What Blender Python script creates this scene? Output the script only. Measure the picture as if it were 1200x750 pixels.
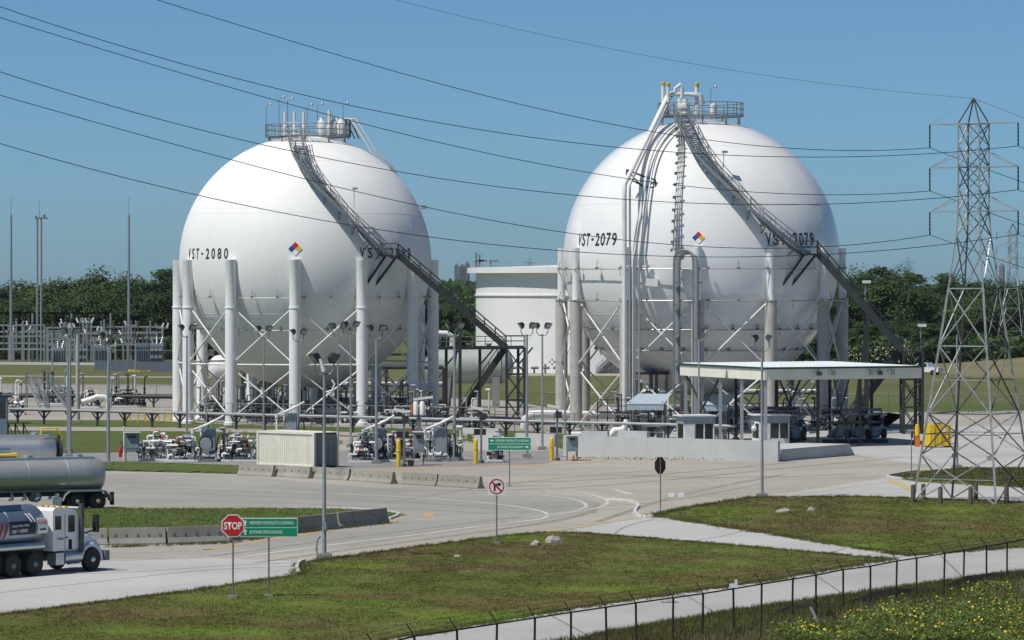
import bpy, math, random
import numpy as np
from mathutils import Vector, Matrix, noise as mnoise
for o in list(bpy.data.objects): bpy.data.objects.remove(o)
sc = bpy.context.scene
COL = sc.collection
PI = math.pi
R = math.radians
# ---------------------------------------------------------------- camera
FPX, EYE, HOR = 4600.0, 13.0, 338.0       # focal length in photo pixels (1200 wide), eye height, horizon row
cam_d = bpy.data.cameras.new('camera'); cam = bpy.data.objects.new('camera', cam_d); COL.objects.link(cam)
cam.location = (0, 0, EYE); cam.rotation_euler = (R(90), 0, 0)
cam_d.sensor_width = 36; cam_d.sensor_fit = 'HORIZONTAL'; cam_d.lens = 36*FPX/1200
cam_d.shift_y = -(375-HOR)/1200; cam_d.clip_start = 1; cam_d.clip_end = 30000
sc.camera = cam
# ---------------------------------------------------------------- light
SUN = Vector((-0.43, -0.30, 0.855)).normalized()      # direction towards the sun
wd = bpy.data.worlds.new('World'); sc.world = wd; wd.use_nodes = True
nt = wd.node_tree; nt.nodes.clear()
sky = nt.nodes.new('ShaderNodeTexSky'); sky.sky_type = 'NISHITA'; sky.sun_disc = False
sky.sun_elevation = math.asin(SUN.z); sky.sun_rotation = math.atan2(SUN.x, SUN.y)
sky.altitude = 0; sky.air_density = 0.5; sky.dust_density = 0.5; sky.ozone_density = 6.0
tint = nt.nodes.new('ShaderNodeMix'); tint.data_type = 'RGBA'; tint.blend_type = 'MULTIPLY'
tint.inputs['Factor'].default_value = 1; tint.inputs['B'].default_value = (.645, .865, .885, 1)
bg = nt.nodes.new('ShaderNodeBackground'); bg.inputs['Strength'].default_value = 0.10
wo = nt.nodes.new('ShaderNodeOutputWorld')
nt.links.new(sky.outputs[0], tint.inputs['A']); nt.links.new(tint.outputs['Result'], bg.inputs['Color']); nt.links.new(bg.outputs[0], wo.inputs[0])
sd = bpy.data.lights.new('sun', 'SUN'); sd.energy = 4.05; sd.angle = R(.53); sd.color = (1, .95, .87)
so = bpy.data.objects.new('sun', sd); COL.objects.link(so); so.rotation_euler = SUN.to_track_quat('Z', 'Y').to_euler()
so.location = (-100, -50, 200)
vs = sc.view_settings; vs.view_transform = 'Standard'; vs.look = 'None'; vs.gamma = 1; vs.exposure = 0.10
# ---------------------------------------------------------------- helpers
def G(px, py, z=0.0):                     # the point at height z seen at a photo pixel
    Y = FPX*(EYE-z)/(py-HOR)
    return Vector(((px-600)*Y/FPX, Y, z))
def P(px, py, Y):                         # the point at distance Y
    return Vector(((px-600)*Y/FPX, Y, EYE-(py-HOR)*Y/FPX))
def tag(o, label=None, cat=None, group=None, kind=None):
    if label: o['label'] = label
    if cat: o['category'] = cat
    if group: o['group'] = group
    if kind: o['kind'] = kind
    return o
def thing(name, label, cat, loc=(0, 0, 0), rz=0, group=None):
    o = bpy.data.objects.new(name, None); COL.objects.link(o); o.empty_display_size = .3
    o.location = loc; o.rotation_euler = (0, 0, rz)
    return tag(o, label, cat, group)
def copy_tree(o, parent=None):
    c = o.copy(); COL.objects.link(c)
    if parent: c.parent = parent
    for ch in list(KIDS.get(o.name, [])):
        KIDS.setdefault(c.name, []).append(copy_tree(ch, c))
    return c
KIDS = {}
class MB:
    def __init__(s, org=(0, 0, 0)):
        s.v = []; s.f = []; s.o = Vector(org)
    def add(s, vs_, fs):
        n = len(s.v); s.v += [tuple(Vector(q)-s.o) for q in vs_]; s.f += [tuple(i+n for i in f) for f in fs]; return s
    def box(s, c, d, rz=0):
        x, y, z = d[0]/2, d[1]/2, d[2]/2; ca, sa = math.cos(rz), math.sin(rz)
        pts = [(c[0]+a*x*ca-b*y*sa, c[1]+a*x*sa+b*y*ca, c[2]+k*z) for k in (-1, 1) for b in (-1, 1) for a in (-1, 1)]
        return s.add(pts, [(0, 2, 3, 1), (4, 5, 7, 6), (0, 1, 5, 4), (2, 6, 7, 3), (0, 4, 6, 2), (1, 3, 7, 5)])
    def bar(s, p, q, w, h=None):
        p, q = Vector(p), Vector(q); h = h or w; d = (q-p)
        if d.length < 1e-6: return s
        d.normalize(); up = Vector((0, 0, 1)) if abs(d.z) < .95 else Vector((1, 0, 0))
        a = d.cross(up).normalized(); b = a.cross(d)
        pts = [e+a*(i*w/2)+b*(j*h/2) for e in (p, q) for i, j in ((-1, -1), (1, -1), (1, 1), (-1, 1))]
        return s.add(pts, [(3, 2, 1, 0), (4, 5, 6, 7), (0, 1, 5, 4), (1, 2, 6, 5), (2, 3, 7, 6), (3, 0, 4, 7)])
    def tube(s, pts, r, n=8, caps=True, r2=None):
        pts = [Vector(p) for p in pts]; m = len(pts); base = len(s.v)
        t0 = (pts[1]-pts[0]).normalized(); up = Vector((0, 0, 1)) if abs(t0.z) < .95 else Vector((1, 0, 0))
        a = t0.cross(up).normalized(); rings = []
        for i, p in enumerate(pts):
            t = (pts[min(i+1, m-1)]-pts[max(i-1, 0)]).normalized()
            a = (a-t*a.dot(t)).normalized(); b = t.cross(a)
            rr = r if r2 is None else r+(r2-r)*i/(m-1)
            if 0 < i < m-1:
                c = (pts[i]-pts[i-1]).normalized().dot((pts[i+1]-pts[i]).normalized()); rr *= 1/max(.6, math.sqrt((1+c)/2))
            rings += [p+(a*math.cos(2*PI*k/n)+b*math.sin(2*PI*k/n))*rr for k in range(n)]
        fs = [(i*n+k, i*n+(k+1) % n, (i+1)*n+(k+1) % n, (i+1)*n+k) for i in range(m-1) for k in range(n)]
        if caps: fs += [tuple(range(n-1, -1, -1)), tuple((m-1)*n+k for k in range(n))]
        return s.add(rings, fs)
    def cyl(s, p, q, r, n=10, r2=None, caps=True): return s.tube([p, q], r, n, caps, r2)
    def lathe(s, prof, c=(0, 0, 0), n=24, ax=None):     # prof: (radius, height) pairs along axis ax
        c = Vector(c); z = Vector(ax or (0, 0, 1)).normalized()
        a = z.cross(Vector((0, 0, 1)) if abs(z.z) < .9 else Vector((1, 0, 0))).normalized(); b = z.cross(a)
        pts = [c+z*h+(a*math.cos(2*PI*k/n)+b*math.sin(2*PI*k/n))*max(r, 1e-4) for r, h in prof for k in range(n)]
        m = len(prof)
        fs = [(i*n+k, i*n+(k+1) % n, (i+1)*n+(k+1) % n, (i+1)*n+k) for i in range(m-1) for k in range(n)]
        fs += [tuple(range(n-1, -1, -1)), tuple((m-1)*n+k for k in range(n))]
        return s.add(pts, fs)
    def prism(s, poly, z0, z1):
        n = len(poly); pts = [(p[0], p[1], z) for z in (z0, z1) for p in poly]
        return s.add(pts, [tuple(range(n-1, -1, -1)), tuple(range(n, 2*n))]+[(i, (i+1) % n, n+(i+1) % n, n+i) for i in range(n)])
    def extr(s, prof, p, q, closed=True):               # profile (across, up) swept from p to q
        p, q = Vector(p), Vector(q); d = (q-p).normalized(); a = d.cross(Vector((0, 0, 1))).normalized(); n = len(prof)
        pts = [e+a*u+Vector((0, 0, w)) for e in (p, q) for u, w in prof]
        return s.add(pts, [tuple(range(n-1, -1, -1)), tuple(range(n, 2*n))]+[(i, (i+1) % n, n+(i+1) % n, n+i) for i in range(n)])
    def build(s, name, mat, parent=None, smooth=None, kind=None):
        me = bpy.data.meshes.new(name); me.from_pydata(s.v, [], s.f); me.validate()
        if smooth is not None:
            for p in me.polygons: p.use_smooth = True
            me.set_sharp_from_angle(angle=R(smooth))
        me.materials.append(mat)
        o = bpy.data.objects.new(name, me); COL.objects.link(o)
        if parent: o.parent = parent; KIDS.setdefault(parent.name, []).append(o)
        if kind: o['kind'] = kind
        return o
def fast_mesh(name, verts, nper, mat, parent=None, kind=None):     # many separate polygons of nper corners
    me = bpy.data.meshes.new(name); nv = len(verts); nf = nv//nper
    me.vertices.add(nv); me.vertices.foreach_set('co', verts.astype(np.float32).ravel())
    me.loops.add(nv); me.loops.foreach_set('vertex_index', np.arange(nv, dtype=np.int32))
    me.polygons.add(nf); me.polygons.foreach_set('loop_start', np.arange(0, nv, nper, dtype=np.int32))
    me.polygons.foreach_set('loop_total', np.full(nf, nper, dtype=np.int32))
    me.update(calc_edges=True); me.materials.append(mat)
    o = bpy.data.objects.new(name, me); COL.objects.link(o)
    if parent: o.parent = parent; KIDS.setdefault(parent.name, []).append(o)
    if kind: o['kind'] = kind
    return o
# ---------------------------------------------------------------- materials
def ramp2(nt, fac, c0, c1, p0=.35, p1=.65):
    r = nt.nodes.new('ShaderNodeValToRGB'); e = r.color_ramp.elements
    e[0].position, e[1].position = p0, p1; e[0].color = (*c0, 1); e[1].color = (*c1, 1)
    nt.links.new(fac, r.inputs[0]); return r.outputs[0]
def noise(nt, vec, scale, detail=4, rough=.55):
    n = nt.nodes.new('ShaderNodeTexNoise'); n.inputs['Scale'].default_value = scale
    n.inputs['Detail'].default_value = detail; n.inputs['Roughness'].default_value = rough
    nt.links.new(vec, n.inputs['Vector']); return n.outputs['Fac']
def mixc(nt, fac, a, b, mode='MIX'):
    m = nt.nodes.new('ShaderNodeMix'); m.data_type = 'RGBA'; m.blend_type = mode
    for s_, v in (('Factor', fac), ('A', a), ('B', b)):
        if isinstance(v, (int, float)): m.inputs[s_].default_value = v
        elif isinstance(v, tuple): m.inputs[s_].default_value = (*v[:3], 1)
        else: nt.links.new(v, m.inputs[s_])
    return m.outputs['Result']
def vmap(nt, vec, sc_):
    m = nt.nodes.new('ShaderNodeMapping'); m.inputs['Scale'].default_value = sc_; nt.links.new(vec, m.inputs[0]); return m.outputs[0]
def base(name):
    m = bpy.data.materials.new(name); m.use_nodes = True; nt = m.node_tree
    b = nt.nodes['Principled BSDF']; g = nt.nodes.new('ShaderNodeNewGeometry')
    return m, nt, b, g.outputs['Position']
def bumpit(nt, b, h, strength, dist):
    n = nt.nodes.new('ShaderNodeBump'); n.inputs['Strength'].default_value = strength; n.inputs['Distance'].default_value = dist
    nt.links.new(h, n.inputs['Height']); nt.links.new(n.outputs[0], b.inputs['Normal'])
def mat(name, col, rough=.6, metal=0., var=.12, scale=1.5, streak=0., scol=(.25, .2, .15), bump=0., bs=30, spec=.5):
    m, nt, b, pos = base(name)
    d = tuple(max(0, c*(1-var*1.6)) for c in col); l = tuple(min(1, c*(1+var)) for c in col)
    c = ramp2(nt, noise(nt, pos, scale, 6, .65), d, l, .3, .7)
    if streak:
        st = noise(nt, vmap(nt, pos, (2.2, 2.2, .16)), 1.0, 5, .65)
        k = ramp2(nt, st, (0, 0, 0), (streak, streak, streak), .52, .78)
        c = mixc(nt, k, c, scol)
    nt.links.new(c, b.inputs['Base Color'])
    b.inputs['Roughness'].default_value = rough; b.inputs['Metallic'].default_value = metal; b.inputs['Specular IOR Level'].default_value = spec
    if bump: bumpit(nt, b, noise(nt, pos, bs, 3), bump, .02)
    return m
MT = {}
MT['sphere'] = mat('sphere_paint', (.79, .79, .78), .62, var=.03, scale=.16, streak=.10, scol=(.5, .48, .44))
MT['gloss'] = mat('glossy_white_paint', (.79, .79, .785), .13, var=.03, scale=.16, streak=.10, scol=(.5, .48, .44))
MT['white'] = mat('white_paint', (.72, .72, .71), .5, var=.06, scale=2, streak=.12, scol=(.35, .3, .24))
MT['column'] = mat('column_paint', (.82, .82, .82), .55, var=.05, scale=1, streak=.10, scol=(.42, .40, .37))
MT['fireproof'] = mat('fireproofing_concrete', (.46, .44, .41), .85, var=.12, scale=1.2, streak=.3, scol=(.22, .20, .17), bump=.2)
MT['galv'] = mat('galvanised_steel', (.40, .42, .43), .45, .55, var=.12, scale=6)
MT['galvd'] = mat('weathered_steel', (.20, .215, .22), .55, .35, var=.18, scale=4)
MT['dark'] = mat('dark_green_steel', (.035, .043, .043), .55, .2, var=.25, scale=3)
MT['stairsteel'] = mat('stair_steel', (.24, .26, .27), .5, .4, var=.2, scale=5)
MT['black'] = mat('black_rubber', (.016, .016, .017), .7, var=.2, scale=8)
MT['grey'] = mat('grey_paint', (.26, .30, .33), .5, var=.1, scale=3)
MT['bluegrey'] = mat('blue_grey_paint', (.17, .235, .285), .45, var=.15, scale=3)
MT['slate'] = mat('slate_wall', (.085, .11, .14), .7, var=.15, scale=2)
MT['yellow'] = mat('yellow_paint', (.72, .50, .02), .45, var=.1, scale=3, streak=.2, scol=(.25, .16, .05))
MT['orange'] = mat('orange_paint', (.60, .16, .02), .5, var=.1)
MT['red'] = mat('red_paint', (.55, .015, .02), .4, var=.05)
MT['blue'] = mat('blue_paint', (.02, .07, .32), .4, var=.05)
MT['signgreen'] = mat('sign_green', (.0, .27, .14), .45, var=.04)
MT['signwhite'] = mat('sign_white', (.80, .80, .80), .45, var=.03)
MT['signblack'] = mat('sign_black', (.02, .02, .022), .5, var=.05)
MT['textgrey'] = mat('lettering', (.03, .035, .045), .6, var=.1)
MT['cream'] = mat('cream_paint', (.76, .74, .65), .55, var=.06, scale=1.5, streak=.25, scol=(.32, .22, .12))
MT['roof'] = mat('canopy_roof_sheet', (.80, .83, .84), .4, .1, var=.05, scale=.6)
MT['fascia'] = mat('canopy_fascia', (.72, .70, .60), .6, var=.06, scale=1)
MT['canopygreen'] = mat('canopy_green_trim', (.015, .06, .04), .5, var=.1)
MT['shed'] = mat('blue_shed_sheet', (.40, .48, .54), .45, .1, var=.06)
MT['tank'] = mat('tank_white', (.76, .76, .75), .55, var=.03, scale=.2, streak=.10, scol=(.55, .42, .25))
MT['bullet'] = mat('bullet_tank_paint', (.36, .40, .36), .5, var=.08, scale=.6, streak=.25, scol=(.25, .26, .22))
MT['bronze'] = mat('bronze_sign_back', (.09, .05, .035), .5, .4, var=.15)
MT['wood'] = mat('weathered_timber', (.10, .085, .065), .9, var=.3, scale=8)
MT['darkbank'] = mat('bank_dark', (.035, .028, .02), .95, var=.4, scale=3, bump=.6, bs=8)
MT['glass'] = mat('dark_glass', (.012, .016, .018), .08, var=.1, spec=.7)
MT['lens'] = mat('lamp_lens', (.30, .32, .33), .2, .2, var=.05)
MT['stone'] = mat('pale_rubble', (.34, .32, .28), .9, var=.25, scale=5, bump=.5, bs=6)
MT['chrome'] = mat('polished_aluminium', (.50, .50, .49), .40, .55, var=.05, scale=1.5)
MT['satin'] = mat('satin_aluminium', (.62, .63, .64), .38, .85, var=.06, scale=1.5)
MT['cabwhite'] = mat('cab_white', (.78, .78, .78), .25, var=.03, spec=.6)
MT['hoodsky'] = mat('hood_white_blue_reflection', (.66, .71, .77), .28, .0, var=.08, scale=1.2)  # white hood with its bluish reflection put into the base colour
MT['teal'] = mat('teal_lettering', (.10, .22, .24), .5, var=.05)
MT['wire'] = mat('wire', (.02, .022, .024), .6, .3, var=.05)
MT['brass'] = mat('yellow_cap', (.60, .40, .06), .5, var=.1)
MT['bark'] = mat('bark', (.07, .055, .04), .95, var=.3, scale=3)
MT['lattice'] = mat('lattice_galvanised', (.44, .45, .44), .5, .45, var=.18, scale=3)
MT['latticeshade'] = mat('lattice_shaded', (.10, .10, .10), .6, .3, var=.2, scale=3)  # darker copy of the lattice steel, shade on some members put into the colour
def concrete(name, c, stain=.35, crack=1.0):
    m, nt, b, pos = base(name)
    n1 = noise(nt, pos, .07, 5, .6); n2 = noise(nt, pos, .9, 6, .7); n3 = noise(nt, vmap(nt, pos, (.12, 1.0, 1)), 1.1, 5, .65)
    a = ramp2(nt, n1, tuple(x*.86 for x in c), tuple(min(1, x*1.08) for x in c), .35, .65)
    a = mixc(nt, ramp2(nt, n2, (0, 0, 0), (stain*.6,)*3, .45, .75), a, tuple(x*.62 for x in c))
    a = mixc(nt, ramp2(nt, n3, (0, 0, 0), (stain*.7,)*3, .5, .75), a, tuple(x*.72 for x in c))
    vo = nt.nodes.new('ShaderNodeTexVoronoi'); vo.feature = 'DISTANCE_TO_EDGE'; vo.inputs['Scale'].default_value = .16
    wv = nt.nodes.new('ShaderNodeVectorMath'); wv.operation = 'ADD'; nz = nt.nodes.new('ShaderNodeTexNoise'); nz.inputs['Scale'].default_value = .6; nt.links.new(pos, nz.inputs['Vector']); nt.links.new(pos, wv.inputs[0]); nt.links.new(nz.outputs['Color'], wv.inputs[1]); nt.links.new(wv.outputs[0], vo.inputs['Vector'])
    ck = ramp2(nt, vo.outputs['Distance'], (stain*crack,)*3, (0, 0, 0), .0, .014)
    a = mixc(nt, ck, a, tuple(x*.45 for x in c))
    oil = ramp2(nt, noise(nt, pos, .45, 3, .5), (0, 0, 0), (stain*.8,)*3, .66, .74)
    a = mixc(nt, oil, a, tuple(x*.58 for x in c))
    nt.links.new(a, b.inputs['Base Color']); b.inputs['Roughness'].default_value = .88
    bumpit(nt, b, noise(nt, pos, 6, 5), .25, .02)
    return m
MT['apron'] = concrete('apron_concrete', (.370, .343, .290))
MT['lightroad'] = concrete('light_concrete', (.43, .425, .41), .25)
MT['looproad'] = concrete('grey_road_concrete', (.315, .300, .268), .4)
MT['pad'] = concrete('island_pad', (.25, .245, .235), .5)
MT['wallc'] = concrete('wall_concrete', (.50, .51, .51), .45, 0.)
MT['barrier'] = concrete('barrier_concrete', (.30, .285, .245), .9, 0.)
MT['gravel'] = concrete('gravel', (.36, .335, .285), .6)
MT['dirt'] = concrete('dirt_yard', (.35, .325, .28), .8)
MT['joint'] = mat('joint_sealant', (.22, .205, .18), .9, var=.2)
MT['patch'] = concrete('pale_patch', (.52, .51, .49), .3)
def paintline(name, col, wear):
    m, nt, b, pos = base(name)
    c = mixc(nt, ramp2(nt, noise(nt, pos, 1.6, 6, .75), (0, 0, 0), (wear,)*3, .42, .66), col, (.345, .318, .262))
    nt.links.new(c, b.inputs['Base Color']); b.inputs['Roughness'].default_value = .8
    return m
MT['linew'] = paintline('white_road_paint', (.70, .69, .67), .7)
MT['linew2'] = paintline('worn_white_road_paint', (.58, .57, .54), .95)
MT['liney'] = paintline('yellow_road_paint', (.56, .40, .10), .85)
MT['lineo'] = paintline('orange_road_paint', (.62, .32, .05), .75)
TURF = ((.095, .104, .026), (.118, .150, .034), (.130, .098, .044), .8)
def drift(nt, pos, px, py, hx, hy, wob):
    """soft uneven patch of ground around a place in the field"""
    c = G(px, py); rx = hx*c.y/FPX; ry = max(.8, abs(G(px, py-hy).y-G(px, py+hy).y)/2)
    s_ = nt.nodes.new('ShaderNodeVectorMath'); s_.operation = 'SUBTRACT'; nt.links.new(pos, s_.inputs[0]); s_.inputs[1].default_value = (c.x, c.y, 0)
    m_ = nt.nodes.new('ShaderNodeVectorMath'); m_.operation = 'MULTIPLY'; nt.links.new(s_.outputs[0], m_.inputs[0]); m_.inputs[1].default_value = (1/rx, 1/ry, 0)
    l_ = nt.nodes.new('ShaderNodeVectorMath'); l_.operation = 'LENGTH'; nt.links.new(m_.outputs[0], l_.inputs[0])
    a_ = nt.nodes.new('ShaderNodeMath'); a_.operation = 'ADD'; nt.links.new(l_.outputs['Value'], a_.inputs[0]); nt.links.new(wob, a_.inputs[1])
    r_ = nt.nodes.new('ShaderNodeMapRange'); nt.links.new(a_.outputs[0], r_.inputs[0]); r_.inputs[1].default_value = 1.75; r_.inputs[2].default_value = 1.05; r_.inputs[3].default_value = 0; r_.inputs[4].default_value = .85
    return r_.outputs[0]
BROWN = [(1010, 616, 150, 12), (880, 628, 60, 7), (560, 666, 230, 11), (800, 655, 120, 8), (880, 672, 100, 7), (170, 722, 190, 8), (420, 700, 110, 5), (1150, 618, 60, 9)]
LUSH = [(1110, 597, 110, 6), (850, 600, 60, 7), (560, 726, 190, 12), (420, 662, 60, 7), (250, 742, 220, 8), (720, 690, 120, 7), (1000, 640, 120, 5), (620, 632, 60, 5)]
def grasscol(nt, pos, g1, g2, br, brown, sc_):
    """patchy turf colour: broad green, olive and brown drifts"""
    n1 = noise(nt, vmap(nt, pos, (.75, .30, 1)), sc_*2, 5, .6); n2 = noise(nt, pos, .5, 6, .7)
    a = ramp2(nt, n1, g1, g2, .40, .58)
    w = ramp2(nt, noise(nt, vmap(nt, pos, (.35, .22, 1)), .22, 6, .68), (0, 0, 0), (brown,)*3, .43, .58)
    a = mixc(nt, w, a, br)
    lush = ramp2(nt, noise(nt, vmap(nt, pos, (.5, .35, 1)), .12, 4, .6), (0, 0, 0), (.45,)*3, .52, .66)
    a = mixc(nt, lush, a, tuple(x*f for x, f in zip(g2, (1.05, 1.2, .9))))
    if sc_ == .05 and name_is_turf(g1):
        wn = nt.nodes.new('ShaderNodeMath'); wn.operation = 'MULTIPLY'; nt.links.new(noise(nt, vmap(nt, pos, (1, .6, 1)), .35, 5, .7), wn.inputs[0]); wn.inputs[1].default_value = 1.6
        for q in BROWN: a = mixc(nt, drift(nt, pos, *q, wn.outputs[0]), a, br)
        for q in LUSH: a = mixc(nt, drift(nt, pos, *q, wn.outputs[0]), a, tuple(x*f for x, f in zip(g2, (1.1, 1.3, .8))))
    a = mixc(nt, ramp2(nt, n2, (0, 0, 0), (.5,)*3, .45, .72), a, tuple(x*.6 for x in g1))
    return a
def name_is_turf(g1): return abs(g1[0]/g1[2]-TURF[0][0]/TURF[0][2]) < .01
def grassmat(name, g1, g2, br, brown, sc_=.05):
    m, nt, b, pos = base(name)
    a = grasscol(nt, pos, g1, g2, br, brown, sc_)
    a = mixc(nt, ramp2(nt, noise(nt, pos, 4, 4, .7), (0, 0, 0), (.35,)*3, .5, .72), a, tuple(min(1, x*1.6) for x in g2))
    a = mixc(nt, ramp2(nt, noise(nt, vmap(nt, pos, (1, .5, 1)), .35, 6, .75), (0, 0, 0), (.8,)*3, .64, .74), a, (.26, .235, .19))
    nt.links.new(a, b.inputs['Base Color']); b.inputs['Roughness'].default_value = .95; b.inputs['Specular IOR Level'].default_value = .1
    bumpit(nt, b, noise(nt, pos, 3, 6, .8), .7, .08)
    return m
def blademat(name, g1, g2, br, brown, sc_=.05):
    m, nt, b, pos = base(name)
    a = grasscol(nt, pos, tuple(x*1.15 for x in g1), tuple(x*1.2 for x in g2), tuple(x*1.15 for x in br), brown, sc_)
    nt.links.new(a, b.inputs['Base Color']); b.inputs['Roughness'].default_value = .7; b.inputs['Specular IOR Level'].default_value = .2
    t = nt.nodes.new('ShaderNodeBsdfTranslucent'); nt.links.new(a, t.inputs[0]); mx = nt.nodes.new('ShaderNodeMixShader'); mx.inputs[0].default_value = .35
    nt.links.new(b.outputs[0], mx.inputs[1]); nt.links.new(t.outputs[0], mx.inputs[2]); nt.links.new(mx.outputs[0], nt.nodes['Material Output'].inputs[0])
    return m
MT['grass'] = grassmat('rough_grass', *TURF)
MT['lawn'] = grassmat('green_grass', (.072, .100, .030), (.095, .130, .038), (.12, .10, .045), .3)
MT['field'] = grassmat('far_field', (.090, .112, .042), (.115, .135, .052), (.16, .13, .065), .6, .02)
def leafmat(name, c0, c1, tr=.25):
    m, nt, b, pos = base(name)
    oi = nt.nodes.new('ShaderNodeObjectInfo')
    a = ramp2(nt, noise(nt, pos, .35, 4, .7), c0, c1, .34, .66)
    h = nt.nodes.new('ShaderNodeHueSaturation'); nt.links.new(a, h.inputs['Color'])
    mr = nt.nodes.new('ShaderNodeMapRange'); nt.links.new(oi.outputs['Random'], mr.inputs[0]); mr.inputs[3].default_value = .75; mr.inputs[4].default_value = 1.2
    nt.links.new(mr.outputs[0], h.inputs['Value'])
    nt.links.new(h.outputs[0], b.inputs['Base Color']); b.inputs['Roughness'].default_value = .6; b.inputs['Specular IOR Level'].default_value = .25
    t = nt.nodes.new('ShaderNodeBsdfTranslucent'); nt.links.new(h.outputs[0], t.inputs[0])
    mx = nt.nodes.new('ShaderNodeMixShader'); mx.inputs[0].default_value = tr
    nt.links.new(b.outputs[0], mx.inputs[1]); nt.links.new(t.outputs[0], mx.inputs[2]); nt.links.new(mx.outputs[0], nt.nodes['Material Output'].inputs[0])
    return m
MT['leaf'] = leafmat('tree_leaves', (.042, .080, .028), (.085, .140, .042))
MT['blade'] = blademat('grass_blades', *TURF)
MT['weed'] = leafmat('weed_leaves', (.150, .215, .055), (.250, .320, .085), .45)
MT['petal'] = mat('yellow_petals', (.78, .55, .02), .6, var=.1)
MT['shrubflower'] = mat('pale_blossom', (.55, .55, .36), .7, var=.15)
# ================================================================ the setting: ground, roads, markings
def sheet(name, px, z, m, kind='structure', parent=None):
    mb = MB(); pts = [G(x, y) for x, y in px]
    mb.add([(p.x, p.y, z) for p in pts], [tuple(range(len(pts)))])
    o = mb.build(name, m, parent, kind=kind if parent is None else None)
    me = o.data
    if me.polygons and me.polygons[0].normal.z < 0: me.flip_normals()
    return o
def smoothpx(pts, n=6):                    # Catmull-Rom through pixel points
    out = []; q = [pts[0]]+list(pts)+[pts[-1]]
    for i in range(1, len(q)-2):
        p0, p1, p2, p3 = [np.array(a, float) for a in q[i-1:i+3]]
        for k in range(n):
            t = k/n; out.append(tuple(.5*((2*p1)+(-p0+p2)*t+(2*p0-5*p1+4*p2-p3)*t*t+(-p0+3*p1-3*p2+p3)*t**3)))
    return out+[tuple(pts[-1])]
def stripe(name, px, w, z, m, parent):
    pts = [G(x, y) for x, y in smoothpx(px)]; mb = MB(); vs_ = []
    for i, p in enumerate(pts):
        t = (pts[min(i+1, len(pts)-1)]-pts[max(i-1, 0)]).normalized(); n = Vector((-t.y, t.x, 0))*w/2
        vs_ += [(p.x+n.x, p.y+n.y, z), (p.x-n.x, p.y-n.y, z)]
    mb.add(vs_, [(2*i+1, 2*i+3, 2*i+2, 2*i) for i in range(len(pts)-1)])
    return mb.build(name, m, parent)
def wavy(px, amp=1.0, step=14, seed=1):    # ragged outline for grass edges
    rnd = random.Random(seed); out = []
    for i in range(len(px)):
        (x0, y0), (x1, y1) = px[i], px[(i+1) % len(px)]; n = max(1, int(math.hypot(x1-x0, y1-y0)/step))
        for k in range(n):
            t = k/n; out.append((x0+(x1-x0)*t, y0+(y1-y0)*t+rnd.uniform(-amp, amp)))
    return out
gm = MB(); xs = [-4000, -600, -200, -60, 60, 200, 600, 4000]; ys = [-60, 100, 300, 480, 800, 2000, 9000]
gm.add([(x, y, 0) for y in ys for x in xs], [(j*8+i, j*8+i+1, (j+1)*8+i+1, (j+1)*8+i) for j in range(6) for i in range(7)])
ground = gm.build('ground', MT['lawn'], kind='structure')
sheet('far_field', [(-900, 474), (1900, 474), (4200, 372), (-3200, 372)], .004, MT['field'])
# yard behind the islands, paths and fields between the spheres and the wood
sheet('gravel_yard', [(-200, 492), (170, 492.5), (215, 495), (300, 498.5), (480, 502), (640, 506), (700, 488), (600, 470), (215, 452), (-200, 449)], .010, MT['dirt'])
sheet('vessel_yard', [(640, 508), (1020, 514), (1060, 486), (960, 474), (700, 474), (610, 486)], .012, MT['dirt'])
sheet('gravel_lot', [(300, 508.5), (430, 512.5), (640, 520.5), (668, 529), (480, 528), (300, 528)], .008, MT['gravel'])
sheet('path_by_tanks', [(-200, 439.0), (260, 441.6), (260, 443), (-200, 440.6)], .008, MT['gravel'])
sheet('tank_pad', [(520, 436.5), (1000, 436.5), (1000, 440.5), (520, 440.5)], .012, MT['gravel'])
sheet('gravel_road', [(-200, 499), (210, 501), (300, 502.5), (430, 507), (640, 514), (640, 519), (430, 511), (300, 507), (210, 505.5), (-200, 503.5)], .012, MT['gravel'])
sheet('service_road', [(960, 487), (1060, 483), (1500, 478), (1500, 505), (1090, 500), (1000, 500)], .012, MT['gravel'])
# main concrete areas
pad = sheet('island_pad', [(-260, 531), (60, 531.5), (300, 528), (480, 528), (660, 529), (720, 534), (640, 545), (560, 547), (410, 549), (300, 546), (140, 541), (-260, 542)], .016, MT['pad'])
apron = sheet('apron', [(-400, 551), (135, 552.5), (285, 556), (290, 551), (420, 549), (560, 546), (640, 544), (668, 534), (820, 538), (905, 541), (925, 528), (1020, 513), (1400, 512), (1400, 548),
    (1130, 548), (1040, 559), (1075, 565), (1250, 575), (1500, 586), (1500, 600), (1200, 588), (1000, 582), (885, 583), (765, 604), (900, 625), (1062, 651), (1200, 641), (1700, 612), (1700, 640), (1200, 669),
    (1040, 691), (870, 715), (640, 755), (430, 800), (330, 800), (455, 750), (700, 709), (880, 684), (1045, 655), (850, 638), (690, 624.5), (640, 623), (580, 629), (380, 655), (352, 659),
    (350, 673), (230, 691), (0, 720), (-500, 780)], .020, MT['apron'])
sheet('canopy_slab', [(905, 541), (1000, 533), (1120, 551), (1400, 549), (1400, 498), (1085, 500), (960, 505), (780, 508), (668, 512), (668, 533), (820, 537.5)], .024, MT['lightroad'])
sheet('path_to_gate', [(668, 621), (760, 606), (900, 626), (1062, 652), (1200, 642), (1700, 613), (1700, 640), (1200, 668), (1040, 690), (870, 714), (640, 754), (430, 799), (332, 799),
    (456, 750), (701, 709.5), (881, 684.5), (1047, 655.5), (850, 637.5), (690, 624)], .024, MT['lightroad'])
sheet('truck_lane', [(-500, 690), (60, 660), (250, 655), (350, 658), (349, 672), (230, 690), (0, 719), (-500, 779)], .024, MT['lightroad'])
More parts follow.
